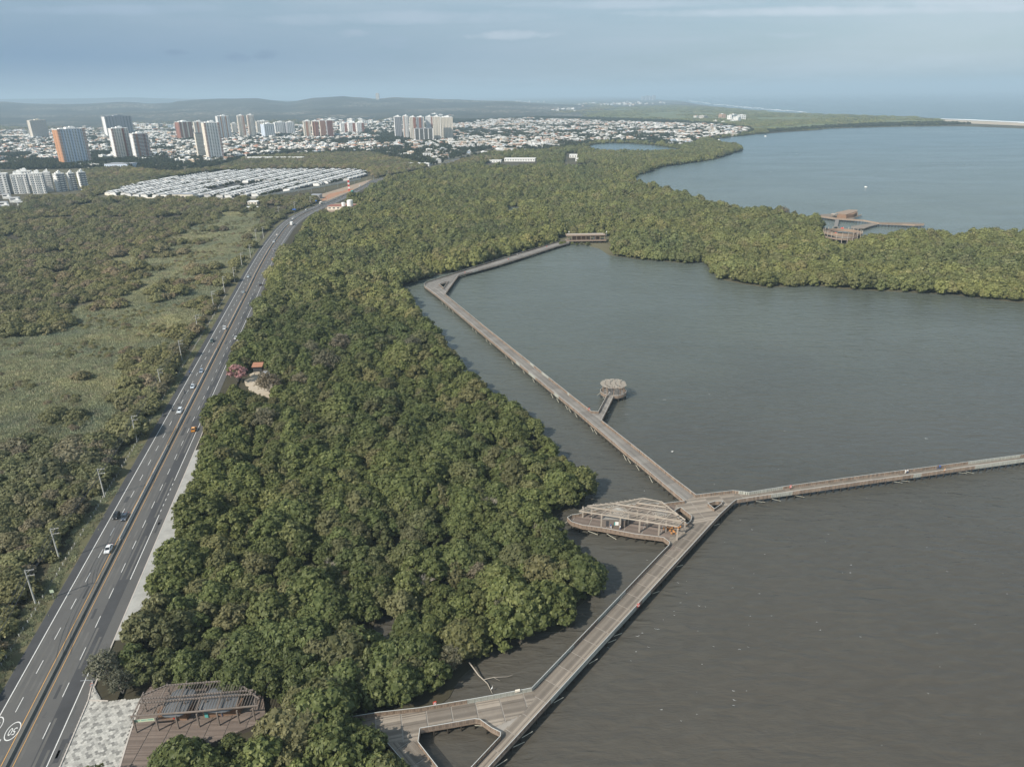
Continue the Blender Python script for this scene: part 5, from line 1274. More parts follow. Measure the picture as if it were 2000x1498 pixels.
for i in range(min(290, len(hxs))):
    k = int(hid[i]); loc = (float(hxs[i]), float(hys[i]), 1.0); s_ = float(rng.uniform(.9, 1.25))
    if k not in protoH:
        r = thing('house', HLAB[k], 'house', loc, float(hrs[i]), 'houses of the nearest town quarters', s_)
        for nm, me in zip(('wall', 'roof', 'window'), HP[k]): link_mesh(nm, me, r)
        protoH[k] = r; kids[r.name] = list(r.children)
        for ch in r.children:
            if ch.name.startswith('window'): ch['kind'] = 'stuff'
    else: copy_thing(protoH[k], loc, float(hrs[i]), None, s_)
n0 = min(290, len(hxs))
gn_scatter('town_houses', np.stack([hxs[n0:], hys[n0:], np.full(len(hxs) - n0, 1.0)], 1), hrs[n0:], rng.uniform(.9, 1.3, len(hxs) - n0), hid[n0:], HJ, label='thousands of small houses of the town')
cnt['houses'] = len(hxs)
# scattered larger white roofs and far hamlets
def wblock(lb, cat, x0, x1, yb, depth, h, mat='white', roof='white', rot=None, name='building'):
    a, b = G(x0, yb), G(x1, yb); w = (b - a).length; an = math.atan2(b.y - a.y, b.x - a.x); c = (a + b) / 2; n = Vector((-math.sin(an), math.cos(an), 0)); c = c + n * depth / 2
    r = thing(name, lb, cat, c, an); MB().box((0, 0, h / 2), (w, depth, h)).obj('wall', mat, r); MB().box((0, 0, h + .2), (w + .8, depth + .8, .4)).obj('roof', roof, r)
    wd = MB(); n_ = max(3, int(w / 5))
    for i in range(n_): wd.box((-w / 2 + (i + .5) * w / n_, -depth / 2 - .04, h * .5), (w / n_ * .55, .1, h * .35))
    wd.obj('windows', 'window', r, kind='stuff'); return r
wblock('long low white shopping building at the foot of the orange and blue tinted tower', 'building', 146, 205, 328, 30, 7)
wblock('peach and blue grey box building right of the long white shopping building', 'building', 205, 250, 330, 34, 9, 'blue_grey', 'grey')
wblock('white flat building at the right of the thicket beside the highway', 'building', 782, 838, 325, 26, 5)
wblock('long white school wing with a blue strip at the lagoon trees', 'building', 1112, 1192, 308.5, 16, 6)
wblock('second white school wing in front of the long one', 'building', 1124, 1180, 315.5, 14, 5, 'white', 'white')
wblock('row of low white buildings at the edge of the mangroves', 'building', 985, 1045, 316, 16, 6)
wblock('low white building left of the row at the mangrove edge', 'building', 952, 978, 318, 14, 4)
wblock('white warehouse with a long roof beside the grey slab tower', 'warehouse', 262, 310, 262, 60, 9)
wblock('pale warehouse right of the white warehouse', 'warehouse', 318, 345, 262, 50, 8, 'cream', 'cream')
wblock('long row of white terrace houses left of the thicket', 'terrace', 480, 590, 314, 14, 6.5)
wblock('low long cream building at the far left behind the tower', 'building', 0, 50, 269, 40, 9, 'cream', 'cream')
wblock('long peach building below the orange tower at the left', 'building', 62, 112, 292, 24, 5, 'cream', 'tile_roof')
for x, y, w, d_ in ((30, 395, 20, 14), (8, 404, 18, 14), (-14, 392, 18, 14), (14, 388, 16, 12), (42, 403, 12, 12), (-6, 412, 20, 12)):
    g = G(x, y); r = thing('modern_house', 'white cubic house with dark windows below the eight storey blocks', 'house', g, R(22), 'white cubic houses at the left edge')
    MB().box((0, 0, 3.2), (w * .55, d_ * .7, 6.4)).box((w * .2, -d_ * .4, 1.6), (w * .4, 5, 3.2)).obj('wall', 'white', r); MB().box((0, 0, 6.5), (w * .5, d_ * .6, .25)).obj('roof', 'grey', r)
    MB().box((-1, -d_ * .35 - .03, 4.6), (w * .3, .1, 1.6)).box((2, -d_ * .35 - .03, 1.6), (w * .2, .1, 1.8)).box((-w * .275 - .03, 0, 4.6), (.1, 4, 1.6)).obj('window', 'window', r)
# far hamlets: white specks over the plain and hill feet
fh = []
for cx, cy, sx, sy, n in ((945, 215, 45, 6, 70), (1100, 215, 50, 5, 40), (850, 226, 60, 8, 60), (760, 222, 40, 6, 30), (1180, 205, 60, 4, 30), (640, 238, 40, 6, 40), (1020, 200, 60, 3, 26), (1240, 203, 60, 3, 26), (300, 250, 120, 6, 70), (700, 242, 60, 5, 40), (1420, 236, 60, 5, 12)):
    for _ in range(n): fh.append((random.gauss(cx, sx * .45), random.gauss(cy, sy * .45)))
fp = []
for x, y in fh:
    if y < YH(x) + 9: continue
    g = G(x, y); 
    if inside(LANDW, np.array([g.x]), np.array([g.y]))[0]: fp.append((g.x, g.y, 1.0))
gn_scatter('far_houses', fp, rng.uniform(0, 3, len(fp)), rng.uniform(1.4, 2.6, len(fp)), rng.integers(0, 7, len(fp)), HJ, label='white buildings scattered over the distant plain')

# ---- the white estate: terraces in long parallel rows
er = MB(); ew = MB()
ew.box((0, 0, 1.9), (6.2, 9.0, 3.8)).box((0, -5.3, 1.3), (6.2, 1.7, 2.6))
er.add([(-3.5, -4.9, 3.7), (3.5, -4.9, 3.7), (3.5, 0.3, 5.1), (-3.5, 0.3, 5.1), (3.5, 4.8, 3.9), (-3.5, 4.8, 3.9), (-3.5, -4.9, 3.85), (3.5, -4.9, 3.85), (3.5, .3, 5.25), (-3.5, .3, 5.25), (3.5, 4.8, 4.05), (-3.5, 4.8, 4.05)],
       [(6, 7, 8, 9), (9, 8, 10, 11), (0, 3, 2, 1), (3, 5, 4, 2), (0, 1, 7, 6), (5, 11, 10, 4), (0, 6, 9, 3), (3, 9, 11, 5), (1, 2, 8, 7), (2, 4, 10, 8)])
ec = MB(); ec.box((0, -6.2, 1.25), (3.6, .14, 2.2)).box((.4, -4.6, 3.1), (4.6, .3, 1.2)).box((0, -1.2, 4.95), (2.2, 3.0, 1.1)).box((-1.4, 4.53, 1.5), (2.6, .1, 1.6)).box((0, 5.4, 1.25), (5.4, 1.6, 2.5))
mw, mr, mc = ew.mesh('wall', 'estate_white'), er.mesh('roof', 'estate_white'), ec.mesh('dark_front', 'window')
jj = MB(); jj.add(ew.v, ew.f, 0); jj.add(er.v, er.f, 0); jj.add(ec.v, ec.f, 1); mj = jj.mesh('row_house', ['estate_white', 'window'])
EST = [(205, 380), (232, 368), (330, 352), (430, 338), (500, 334.5), (640, 334), (706, 335), (718, 341), (700, 350), (640, 360), (590, 368), (520, 384), (440, 387), (320, 387), (255, 385)]
ESW = np.array([tuple(p.xy) for p in GP(EST)])
structure(MB().sheet([(p[0], p[1], 1.12) for p in ESW]).obj('estate_ground', 'asphalt'))
A, B = G(230, 376), G(400, 345); ea = math.atan2(B.y - A.y, B.x - A.x); d_ = np.array([math.cos(ea), math.sin(ea)]); n_ = np.array([-d_[1], d_[0]])
c0 = ESW.mean(0); sites = []
for j in range(-30, 30):
    for side in (0, 1):
        v = j * 32.0 + side * 12.0
        for i in range(-120, 120):
            if i % 23 == 0 : continue
            p = c0 + d_ * (i * 7.1 + (i // 2) * 1.9 - 2) + n_ * v
            if inside(ESW, np.array([p[0]]), np.array([p[1]]))[0]:
                sites.append((p[0], p[1], ea + (math.pi if side else 0)))
ESTG = [(395, 374), (440, 362), (500, 356), (530, 358), (470, 368), (420, 378)]
EGW = np.array([tuple(p.xy) for p in GP(ESTG)])
sites = [s for s in sites if not inside(EGW, np.array([s[0]]), np.array([s[1]]))[0]]
sites.sort(key=lambda s: math.hypot(s[0], s[1]))
pr = None
for i, (x, y, a) in enumerate(sites[:290]):
    if pr is None:
        pr = thing('row_house', 'small white terrace house with a white pitched roof in the walled estate', 'house', (x, y, 1.1), a, 'terrace houses of the white estate')
        link_mesh('wall', mw, pr); link_mesh('roof', mr, pr); link_mesh('dark_front', mc, pr); kids[pr.name] = list(pr.children)
    else: copy_thing(pr, (x, y, 1.1), a)
if len(sites) > 290:
    rs = sites[290:]; gn_scatter('estate_terraces', [(s[0], s[1], 1.1) for s in rs], [s[2] for s in rs], [1.0] * len(rs), [0] * len(rs), [mj], label='farther terrace houses of the white estate')
cnt['estate'] = len(sites)
# estate street trees in the dark gaps between rows and in the green
tx_, ty_ = [], []
for j in range(-30, 30):
    v = j * 32.0 - 10.0
    for i in range(-100, 100):
        p = c0 + d_ * (i * 9.0 + rng.uniform(-2, 2)) + n_ * (v + rng.uniform(-1, 1))
        if rng.random() < .85 and inside(ESW, np.array([p[0]]), np.array([p[1]]))[0]: tx_.append(p[0]); ty_.append(p[1])
tx_, ty_ = np.array(tx_), np.array(ty_); rt, sc_, ix = finish(tx_, ty_, 3, .5, .85)
gn_scatter('estate_trees', np.stack([tx_, ty_, np.full(len(tx_), 1.0)], 1), rt, sc_, ix, [q[0] for q in TOWN], label='small street trees between the estate rows')
wl_est = thing('estate_wall', 'long cream boundary wall along the front of the white estate', 'wall')
b = MB(); pts = GP([(205, 381), (225, 386), (268, 389), (320, 391), (330, 391)]); 
for p, q in zip(pts[:-1], pts[1:]): b.beam(p + Vector((0, 0, 1.4)), q + Vector((0, 0, 1.4)), .3, 2.8)
pts = GP([(380, 392), (440, 392), (500, 388), (560, 377), (600, 371), (650, 362), (705, 351)])
for p, q in zip(pts[:-1], pts[1:]): b.beam(p + Vector((0, 0, 1.4)), q + Vector((0, 0, 1.4)), .3, 2.8)
b.obj('wall', 'cream', wl_est)
wblock('flat canopied gatehouse in the front wall of the white estate', 'gatehouse', 338, 378, 390, 12, 7, 'cream', 'grey')

# ---- town trees, marsh growth, far woods
stuff_trees('meadow_bushes', 'low bushes dotted over the meadow left of the highway', MEADOW_X, 3.4, SCR, lambda x, y, X, Y, D: (vnoise(x, y, 16, 55) > .60) & (rng.random(len(x)) < .7) & clear_road(x, y), .22, .5)
stuff_trees('town_trees', 'trees between the houses of the town', CITY, 14, TOWN, lambda x, y, X, Y, D: (vnoise(x, y, 120, 81) > .22) & (rng.random(len(x)) < .9) & clear_road(x, y), .8, 1.4)
stuff_trees('park_trees', 'dark groves of the town', CITY, 9.5, TOWN, lambda x, y, X, Y, D: (vnoise(x, y, 210, 83) > .72) & clear_road(x, y), .9, 1.5)
lg = [(crown_mesh('thicket_clump', 500 + i, 17, 7.5, -1, 9, 16, 5, 2.4, 'leaf_scrub', flat=.32, tr=2.4), None) for i in range(3)]
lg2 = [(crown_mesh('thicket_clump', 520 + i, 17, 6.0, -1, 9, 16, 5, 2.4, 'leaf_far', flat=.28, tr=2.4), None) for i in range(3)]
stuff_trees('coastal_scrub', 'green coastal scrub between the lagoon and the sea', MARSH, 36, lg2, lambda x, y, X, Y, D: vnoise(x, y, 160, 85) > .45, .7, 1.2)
stuff_trees('coast_mangrove', 'mangrove fringe along the far lagoon shore', [(1475, 258), (1592, 249), (1700, 243), (1832, 240), (1900, 243), (1830, 246.3), (1754, 247.2), (1625, 250.7), (1526, 258.2), (1480, 261)], 15, TOWN, lambda x, y, X, Y, D: np.ones(len(x), bool), .9, 1.3)
stuff_trees('plain_woods', 'scattered woods of the distant plain', FAR, 60, lg, lambda x, y, X, Y, D: (vnoise(x, y, 420, 87) > .40) & (D < 9000), .9, 1.9)
# ================================================================== OBJECTS
# ---- vehicles
def loft(mb, secs, mi=0):      # secs: list of (x, halfwidth, z0, z1) along the length -> closed hull
    vs = []
    for (y, hw, z0, z1) in secs: vs += [(-hw, y, z0), (-hw * .98, y, (z0 + z1) / 2), (-hw * .86, y, z1), (hw * .86, y, z1), (hw * .98, y, (z0 + z1) / 2), (hw, y, z0)]
    fs = []; n = 6
    for k in range(len(secs) - 1):
        for i in range(n): j = (i + 1) % n; fs.append((k * n + i, k * n + j, (k + 1) * n + j, (k + 1) * n + i))
    fs += [tuple(range(n))[::-1], tuple((len(secs) - 1) * n + i for i in range(n))]
    mb.add(vs, fs, mi)
wheel = MB().tube([(-.11, 0, 0), (.11, 0, 0)], .33, 12).mesh('wheel', 'rubber'); rim = MB().tube([(-.12, 0, 0), (.12, 0, 0)], .19, 8).mesh('rim', 'steel')
car_parts = {}
def car_kind(kind):
    if kind in car_parts: return car_parts[kind]
    b, g = MB(), MB()
    if kind == 'saloon':
        body = [(-2.22, .72, .30, .62), (-2.1, .84, .22, .80), (-1.2, .88, .20, .90), (.9, .88, .20, .94), (1.9, .85, .22, .92), (2.2, .74, .30, .72)]
        cab = [(-1.25, .74, .88, .92), (-.55, .70, .9, 1.38), (.75, .69, .9, 1.40), (1.55, .74, .9, .96)]; roof = (-.5, .72, .60, 1.41)
    elif kind == 'hatch':
        body = [(-2.0, .72, .30, .65), (-1.9, .84, .22, .84), (-1.0, .86, .20, .96), (1.6, .86, .20, .98), (1.95, .80, .25, .86)]
        cab = [(-1.15, .74, .94, .98), (-.4, .70, .95, 1.48), (1.3, .68, .95, 1.48), (1.85, .74, .94, 1.0)]; roof = (-.35, 1.25, .62, 1.50)
    else:
        body = [(-2.35, .78, .38, .80), (-2.2, .90, .28, 1.0), (-1.2, .94, .26, 1.10), (2.0, .94, .26, 1.12), (2.3, .86, .32, 1.0)]
        cab = [(-1.3, .80, 1.08, 1.12), (-.6, .76, 1.1, 1.70), (1.8, .74, 1.1, 1.70), (2.22, .80, 1.08, 1.14)]; roof = (-.55, 1.75, .68, 1.72)
    loft(b, body); loft(g, cab)
    r = MB(); y0, y1, hw, z = roof; r.box((0, (y0 + y1) / 2, z), (hw * 2, y1 - y0, .05))
    yf = [c[0] for c in body]
    for sx in (-1, 1): r.beam((sx * cab[1][1] * .9, cab[1][0], cab[1][3]), (sx * cab[0][1] * .9, cab[0][0], cab[0][3]), .07, .07); r.beam((sx * cab[2][1] * .9, cab[2][0], cab[2][3]), (sx * cab[3][1] * .9, cab[3][0], cab[3][3]), .07, .07); r.beam((sx * .72, (y0 + y1) / 2, .95), (sx * .68, (y0 + y1) / 2, z - .03), .08, .05)
    car_parts[kind] = (b, g, r, yf[0], yf[-1], body); return car_parts[kind]
def car(px, py, kind, col, label, away=False, rough=.3, lane=None, extra=None):
    s_, o_ = road_s(px, py)
    m = bpy.data.materials.get('car_' + label) or None
    t = NT('car_paint'); t.color(col); t.rough(rough); t.b.inputs['Coat Weight'].default_value = .5
    b, g, r, y0, y1, body = car_kind(kind)
    root = thing('car', label, 'car', rp(s_, o_, 1.13), rdir(s_) - math.pi / 2 + (math.pi if away else 0))   # nose points to local -y
    def mm(mb, nm, mt): me = mb.mesh(nm, mt); return link_mesh(nm, me, root)
    mm(b, 'body', t.m); mm(g, 'windows', 'car_glass'); mm(r, 'roof', t.m)
    for sx in (-1, 1):
        for y in (y0 + .82, y1 - .80):
            w = link_mesh('wheel', wheel, root); w.location = (sx * .80, y, .33); link_mesh('rim', rim, w)
        hl = MB().box((sx * .55, y0 + .03, .62), (.34, .14, .16)).obj('headlight', 'lamp', root); tl = MB().box((sx * .58, y1 - .02, .74), (.28, .12, .16)).obj('tail_light', 'tail', root)
    if extra == 'taxi': MB().box((0, 0, 1.56), (.5, .22, .16)).obj('roof_sign', 'shirt_white', root)
    return root
WH, SV, DK, BL_ = (.72, .73, .74), (.42, .46, .50), (.035, .037, .042), (.12, .17, .24)
cars = [
 (213, 1075, 'saloon', WH, 'white saloon car alone in the inner lane nearest the camera', 0), (245, 1012, 'saloon', (.05, .065, .09), 'dark blue saloon beside the small black car', 0), (228, 1010, 'hatch', (.02, .018, .018), 'small black car beside the dark blue saloon', 0),
 (352, 805, 'suv', (.62, .66, .70), 'pale silver estate car level with the orange taxi', 0), (377, 757, 'saloon', (.55, .62, .68), 'light silver blue saloon with a dark roof window between two motorcycles', 0), (394, 727, 'hatch', (.28, .34, .42), 'blue grey hatchback below the pink tree', 0),
 (379, 841, 'hatch', (.72, .32, .05), 'orange yellow taxi in the outer lane by the trees', 1), (414, 668, 'hatch', (.06, .09, .08), 'dark green hatchback in the outer lane', 0), (439, 643, 'hatch', WH, 'white hatchback left of the median across from a white saloon', 0),
 (461, 662, 'saloon', WH, 'white saloon at the tree edge driving away', 1), (476, 572, 'saloon', (.34, .38, .40), 'grey saloon close to the median', 0), (509, 558, 'hatch', (.05, .05, .055), 'black hatchback driving away past the trees', 1),
 (485, 542, 'saloon', (.55, .62, .66), 'pale blue grey saloon in the outer lane', 0), (534, 490, 'hatch', (.45, .42, .44), 'dusty grey car next to the median before the bend', 1), (533, 508, 'hatch', (.72, .42, .10), 'yellow taxi by the trees before the bend', 1),
 (535, 474, 'suv', WH, 'white van-like car in front of the white and orange car', 0), (541, 460, 'hatch', (.70, .62, .55), 'white and orange car below the bend', 0), (572, 428, 'hatch', WH, 'small white car on the bend beyond the truck', 0),
 (703, 364, 'hatch', WH, 'white car beyond the teal bus', 0), (598, 411, 'hatch', (.6, .62, .65), 'pale car parked by the blue roadside awning', 0)]
for px, py, k, c, lb, aw in cars: car(px, py, k, c, lb, bool(aw), extra='taxi' if 'taxi' in lb else None)
def boxtruck(px, py, label, cab, boxm, L_, H_, name='truck', away=False, cat='truck'):
    s_, o_ = road_s(px, py); root = thing(name, label, cat, rp(s_, o_, 1.13), rdir(s_) - math.pi / 2 + (math.pi if away else 0))
    b = MB(); loft(b, [(-L_ / 2, 1.0, .5, 1.6), (-L_ / 2 + .3, 1.1, .45, 2.5), (-L_ / 2 + 1.8, 1.1, .45, 2.6)]); b.obj('cab', cab, root)
    MB().box((0, .95, .6 + H_ / 2), (2.4, L_ - 1.9, H_)).obj('body', boxm, root)
    MB().box((0, -L_ / 2 + .05, 1.85), (1.8, .25, .8)).obj('windscreen', 'car_glass', root)
    for sx in (-1, 1):
        for y in (-L_ / 2 + 1.1, L_ / 2 - 1.5): w = link_mesh('wheel', wheel, root); w.location = (sx * 1.05, y, .45); w.scale = (1.3,) * 3
        if name == 'bus': MB().box((sx * 1.21, .9, 2.0), (.06, L_ - 2.6, .8)).obj('side_window', 'car_glass', root)
    return root
boxtruck(570, 440, 'white box truck on the bend beside the trees', 'white', 'white', 7.5, 2.8, away=True)
boxtruck(627, 399, 'pale yellow bus stopped beside the red earth lot', 'cream', 'cream', 9, 2.4, 'bus', cat='bus')
boxtruck(688, 377, 'teal bus on the far stretch of highway', 'teal', 'teal', 10, 2.5, 'bus', cat='bus')
# ---- people (one continuous skinned body each)
def person_mesh(seed, shirt, trousers, pose='stand'):
    me = bpy.data.meshes.new('body'); st = .14 if pose == 'stand' else .34
    if pose == 'ride':
        V = [(0, 0, .85), (0, -.02, 1.12), (0, -.10, 1.36), (0, -.12, 1.48), (0, -.14, 1.62), (.12, 0, .84), (.18, -.38, .80), (.18, -.30, .36), (.18, -.42, .32), (-.12, 0, .84), (-.18, -.38, .80), (-.18, -.30, .36), (-.18, -.42, .32), (.19, -.10, 1.34), (.24, -.26, 1.12), (.20, -.46, 1.06), (-.19, -.10, 1.34), (-.24, -.26, 1.12), (-.20, -.46, 1.06)]
    else:
        V = [(0, 0, .92), (0, 0, 1.15), (0, 0, 1.38), (0, 0, 1.50), (0, -.01, 1.64), (.10, 0, .88), (.11, -st, .48), (.11, -st * .6, .08), (.11, -st * .6 - .16, .04), (-.10, 0, .88), (-.11, st, .48), (-.11, st * 1.5, .10), (-.11, st * 1.5 - .15, .04), (.20, 0, 1.38), (.26, st * .5, 1.10), (.26, st * .1, .86), (-.20, 0, 1.38), (-.26, -st * .5, 1.10), (-.26, -st, .88)]
    E = [(0, 1), (1, 2), (2, 3), (3, 4), (0, 5), (5, 6), (6, 7), (7, 8), (0, 9), (9, 10), (10, 11), (11, 12), (2, 13), (13, 14), (14, 15), (2, 16), (16, 17), (17, 18)]
    Rr = [.15, .14, .15, .06, .11, .10, .075, .05, .045, .10, .075, .05, .045, .065, .05, .04, .065, .05, .04]
    me.from_pydata(V, E, []); o = bpy.data.objects.new('tmp', me); COL.objects.link(o)
    md1 = o.modifiers.new('s', 'SKIN'); sv = me.skin_vertices[0].data
    for i, r in enumerate(Rr): sv[i].radius = (r, r * (.75 if i < 3 else 1))
    sv[0].use_root = True
    dg = bpy.context.evaluated_depsgraph_get(); dg.update(); out = bpy.data.meshes.new_from_object(o.evaluated_get(dg)); bpy.data.objects.remove(o)
    out.materials.clear()
    for m_ in ('skin', shirt, trousers, 'hair', 'rubber'): out.materials.append(M[m_])
    for p in out.polygons:
        z = p.center.z; x = abs(p.center.x)
        if pose == 'ride': p.material_index = 3 if z > 1.55 else 0 if z > 1.44 else 1 if z > .92 else 2 if z > .36 else 4
        else: p.material_index = 3 if z > 1.66 else 0 if z > 1.46 else (0 if x > .2 and z < 1.0 else 1) if z > .93 or x > .22 else 2 if z > .09 else 4
    out.name = 'body'; return out
def person(pos, label, shirt='shirt_white', trousers='jeans', rz=0, pose='stand', cat='person'):
    r = thing('person', label, cat, pos, rz); link_mesh('body', person_mesh(0, shirt, trousers, pose), r)
    hz = 1.70 if pose == 'stand' else 1.66; hy = 0 if pose == 'stand' else -.14
    h = MB(); v, f = ICV, ICF; h.add([(a * .115, b * .125 + hy, c * .11 + hz) for a, b, c in v], f.tolist()); h.obj('hair' if pose == 'stand' else 'helmet', 'hair' if pose == 'stand' else 'dark_steel', r, smooth=True)
    return r
ppl = [((1768, 925), 'walker in white on the east arm of the boardwalk, left of the pair', 'shirt_white', 'shirt_white'), ((1772, 924), 'walker in white top and pale trousers, right of the pair on the east arm', 'shirt_white', 'jeans'),
 ((1831, 916), 'walker in dark clothes left of the orange board', 'shirt_dark', 'jeans'), ((1835, 915.5), 'walker in a blue top beside the orange board', 'shirt_blue', 'jeans'), (c3(563, 507), 'person in a blue top leaning at the rail of the pavilion platform', 'shirt_blue', 'shirt_white'),
 ((1010, 499), 'walker in white on the far arm, left of two', 'shirt_white', 'shirt_white'), ((1016, 498), 'walker in white on the far arm, right of two', 'shirt_white', 'jeans'), ((1021, 494), 'walker in dark clothes ahead of two walkers in white', 'shirt_dark', 'jeans'),
 (c6(508, 590), 'person in pale clothes standing at the entrance of the round gazebo', 'shirt_white', 'jeans'), (c3(655, 520), 'person in white behind the rail under the slatted pavilion', 'shirt_white', 'jeans')]
for p, lb, a, b in ppl: person(G(p[0], p[1], DZ), lb, a, b, random.uniform(0, 6))
person(G(*c8(1590, 560), ZB1), 'person in white at the wall of the entrance building', 'shirt_white', 'jeans')
# motorcycles with riders
def moto(px, py, label, plabel, shirt):
    s_, o_ = road_s(px, py); loc = rp(s_, o_, 1.13); rz = rdir(s_) - math.pi / 2; r = thing('motorcycle', label, 'motorcycle', loc, rz)
    for y in (-.65, .62): w = MB().tube([(-.06, y, .31), (.06, y, .31)], .31, 12).obj('wheel', 'rubber', r)
    b = MB(); loft(b, [(-.42, .10, .45, .80), (-.15, .16, .40, .95), (.25, .15, .45, .84), (.80, .10, .62, .84)]); b.obj('body', 'dark_steel', r)
    MB().beam((0, -.65, .31), (0, -.42, 1.0), .08, .08).beam((-.32, -.44, 1.02), (.32, -.44, 1.02), .04, .04).obj('fork', 'steel', r)
    person(loc, plabel, shirt, 'jeans', rz, 'ride')
moto(320, 813, 'dark motorcycle on the shoulder at the far left of the road', 'rider in dark clothes on the shoulder motorcycle', 'shirt_dark'); moto(337, 803, 'dark motorcycle on the white edge line', 'rider in black on the edge line motorcycle', 'shirt_dark')
moto(361, 768, 'motorcycle in the outer lane beside the silver blue saloon', 'rider beside the silver blue saloon', 'shirt_dark'); moto(371, 730, 'motorcycle on the shoulder left of the blue grey hatchback', 'rider left of the blue grey hatchback', 'shirt_blue')

# ---- utility poles and wires
def pole_mesh():
    p = MB().tube([(0, 0, 0), (0, 0, 11.5)], [.24, .14], 8).mesh('shaft', 'pole')
    a = MB().box((1.1, 0, 11.3), (2.3, .12, .14)).mesh('crossarm', 'pole'); b = MB().box((1.0, 0, 9.6), (2.1, .12, .14)).mesh('crossarm', 'pole')
    i_ = MB()
    for x, z in ((.2, 11.45), (1.1, 11.45), (2.1, 11.45), (.9, 9.75), (1.9, 9.75)): i_.tube([(x, 0, z), (x, 0, z + .28)], .07, 6)
    return p, a, b, i_.mesh('insulators', 'steel'), MB().beam((0, 0, 10.3), (1.2, 0, 11.2), .07, .07).mesh('brace', 'pole')
pm_ = pole_mesh(); PX = [(70, 1180), (117, 1095), (205, 972), (268, 862), (317, 765), (356, 705), (388, 652), (418, 602), (439, 571), (459, 552), (473, 521), (490, 504), (501, 471), (515, 466), (545, 423), (576, 413), (607, 402)]
pole_s = []
first = None
for i, (x, y) in enumerate([(-5, 1335)] + PX):
    s_, o_ = road_s(x, y); o_ = min(o_, -12.6) if y > 560 else min(o_, -10.5); loc = rp(s_, o_, 1.0); rz = rdir(s_) - math.pi / 2; pole_s.append((s_, o_, loc, rz))
    if i == 0: continue       # stands outside the picture: only carries the wires
    if first is None:
        first = thing('utility_pole', 'concrete utility pole with two crossarms standing at the scrub edge left of the highway', 'utility pole', loc, rz, 'utility poles along the left verge')
        for nm, me in zip(('shaft', 'crossarm', 'crossarm', 'insulators', 'brace'), pm_): link_mesh(nm, me, first)
        kids[first.name] = list(first.children)
    else: copy_thing(first, loc, rz)
wr = thing('power_line', 'thin sagging power wires strung between the roadside utility poles', 'power line')
for j, (dx, z) in enumerate(((.2, 11.8), (1.1, 11.8), (2.1, 11.8), (.9, 10.1))):
    b = MB()
    for (s0, o0, p0, r0), (s1, o1, p1, r1) in zip(pole_s[:7], pole_s[1:8]):
        A = p0 + Vector((math.cos(r0) * dx, math.sin(r0) * dx, z)); B = p1 + Vector((math.cos(r1) * dx, math.sin(r1) * dx, z))
        pts = [A.lerp(B, t / 8) - Vector((0, 0, 1.1 * 4 * (t / 8) * (1 - t / 8))) for t in range(9)]; b.tube(pts, .055, 3, cap=False)
    b.obj('wire', 'dark_steel', wr)
# street lamps farther on
lampm = (MB().tube([(0, 0, 0), (0, 0, 11)], [.16, .09], 6).mesh('pole', 'steel'), MB().beam((0, 0, 10.9), (0, -1.8, 11.3), .1, .1).box((0, -2.1, 11.3), (.35, .8, .14)).mesh('lamp_head', 'steel'))
fl = None
for (x, y) in [(640, 391), (670, 378), (583, 377), (609, 377), (634, 372), (660, 367), (693, 366), (716, 361), (730, 353), (758, 345), (776, 341), (804, 334), (850, 326), (862, 322), (877, 312), (117, 371), (128, 392), (146, 389), (180, 383), (196, 378), (95, 386), (64, 394), (26, 404), (990, 306), (1213, 262)]:
    if fl is None:
        fl = thing('street_lamp', 'tall thin grey street lamp', 'street lamp', G(x, y), 0, 'tall lamps around the bend and the blocks'); fl['label'] = 'tall thin grey street lamp beside the far road or the estate'
        for nm, me in zip(('pole', 'lamp_head'), lampm): link_mesh(nm, me, fl)
        kids[fl.name] = list(fl.children)
    else: copy_thing(fl, G(x, y), random.uniform(0, 6))
# ---- fence of short white posts along the verge
fc = thing('post_fence', 'row of short white concrete posts with wire along the left verge', 'fence')
fpm = MB().box((0, 0, .55), (.16, .16, 1.25)).mesh('fence_post', 'pole'); s = 2.0; k = 0; fr = MB(); prev = None; wires = MB()
while s < 420:
    if rng.random() < .86:
        p = rp(s, -13.4 + rng.uniform(-.12, .12), 1.0); 
        if k < 200: o = link_mesh('fence_post', fpm, fc); o.location = p; o.rotation_euler = (rng.uniform(-.06, .06), rng.uniform(-.06, .06), rdir(s)); k += 1
        if prev is not None:
            for z in (.5, .9): wires.beam(prev + Vector((0, 0, z)), p + Vector((0, 0, z)), .015, .015)
        prev = p
    s += 2.6
wires.obj('fence_wire', 'steel', fc)
# ---- signs by the road
p = G(106, 1172); sgn = thing('road_sign', 'pale square sign on a post in the left verge', 'sign', p, rdir(80) - math.pi / 2)
MB().tube([(0, 0, 0), (0, 0, 2.6)], .05, 6).obj('post', 'steel', sgn); MB().box((0, .06, 3.0), (1.0, .04, 1.0)).obj('panel', 'green_sheet', sgn)
p = G(*c8(403, 352), 1.25); sl_ = thing('speed_sign', 'round white speed limit sign with a red rim at the kerb of the forecourt', 'sign', p, rdir(60) - math.pi / 2)
MB().tube([(0, 0, 0), (0, 0, 2.7)], .05, 6).obj('post', 'steel', sl_)
d1 = MB().tube([(0, .03, 2.6), (0, .07, 2.6)], .46, 20).obj('rim', 'red', sl_); d2 = MB().tube([(0, -.02, 2.6), (0, -.06 + .07, 2.6)], .46, 20)
d3 = MB().tube([(0, .071, 2.6), (0, .08, 2.6)], .36, 20).obj('face', 'shirt_white', sl_); d4 = MB().tube([(0, .02, 2.6), (0, .01, 2.6)], .40, 20).obj('back', 'steel', sl_)
tm = text_mesh('50', .36, 'dark_steel'); o = link_mesh('number', tm, sl_); o.location = (0, .086, 2.6); o.rotation_euler = (R(90), 0, R(180))
p = G(*c8(440, 400), 1.25); ga = thing('bus_stop_frame', 'thin pale metal frame post leaning over the kerb beside the speed sign', 'frame', p, rdir(60) - math.pi / 2)
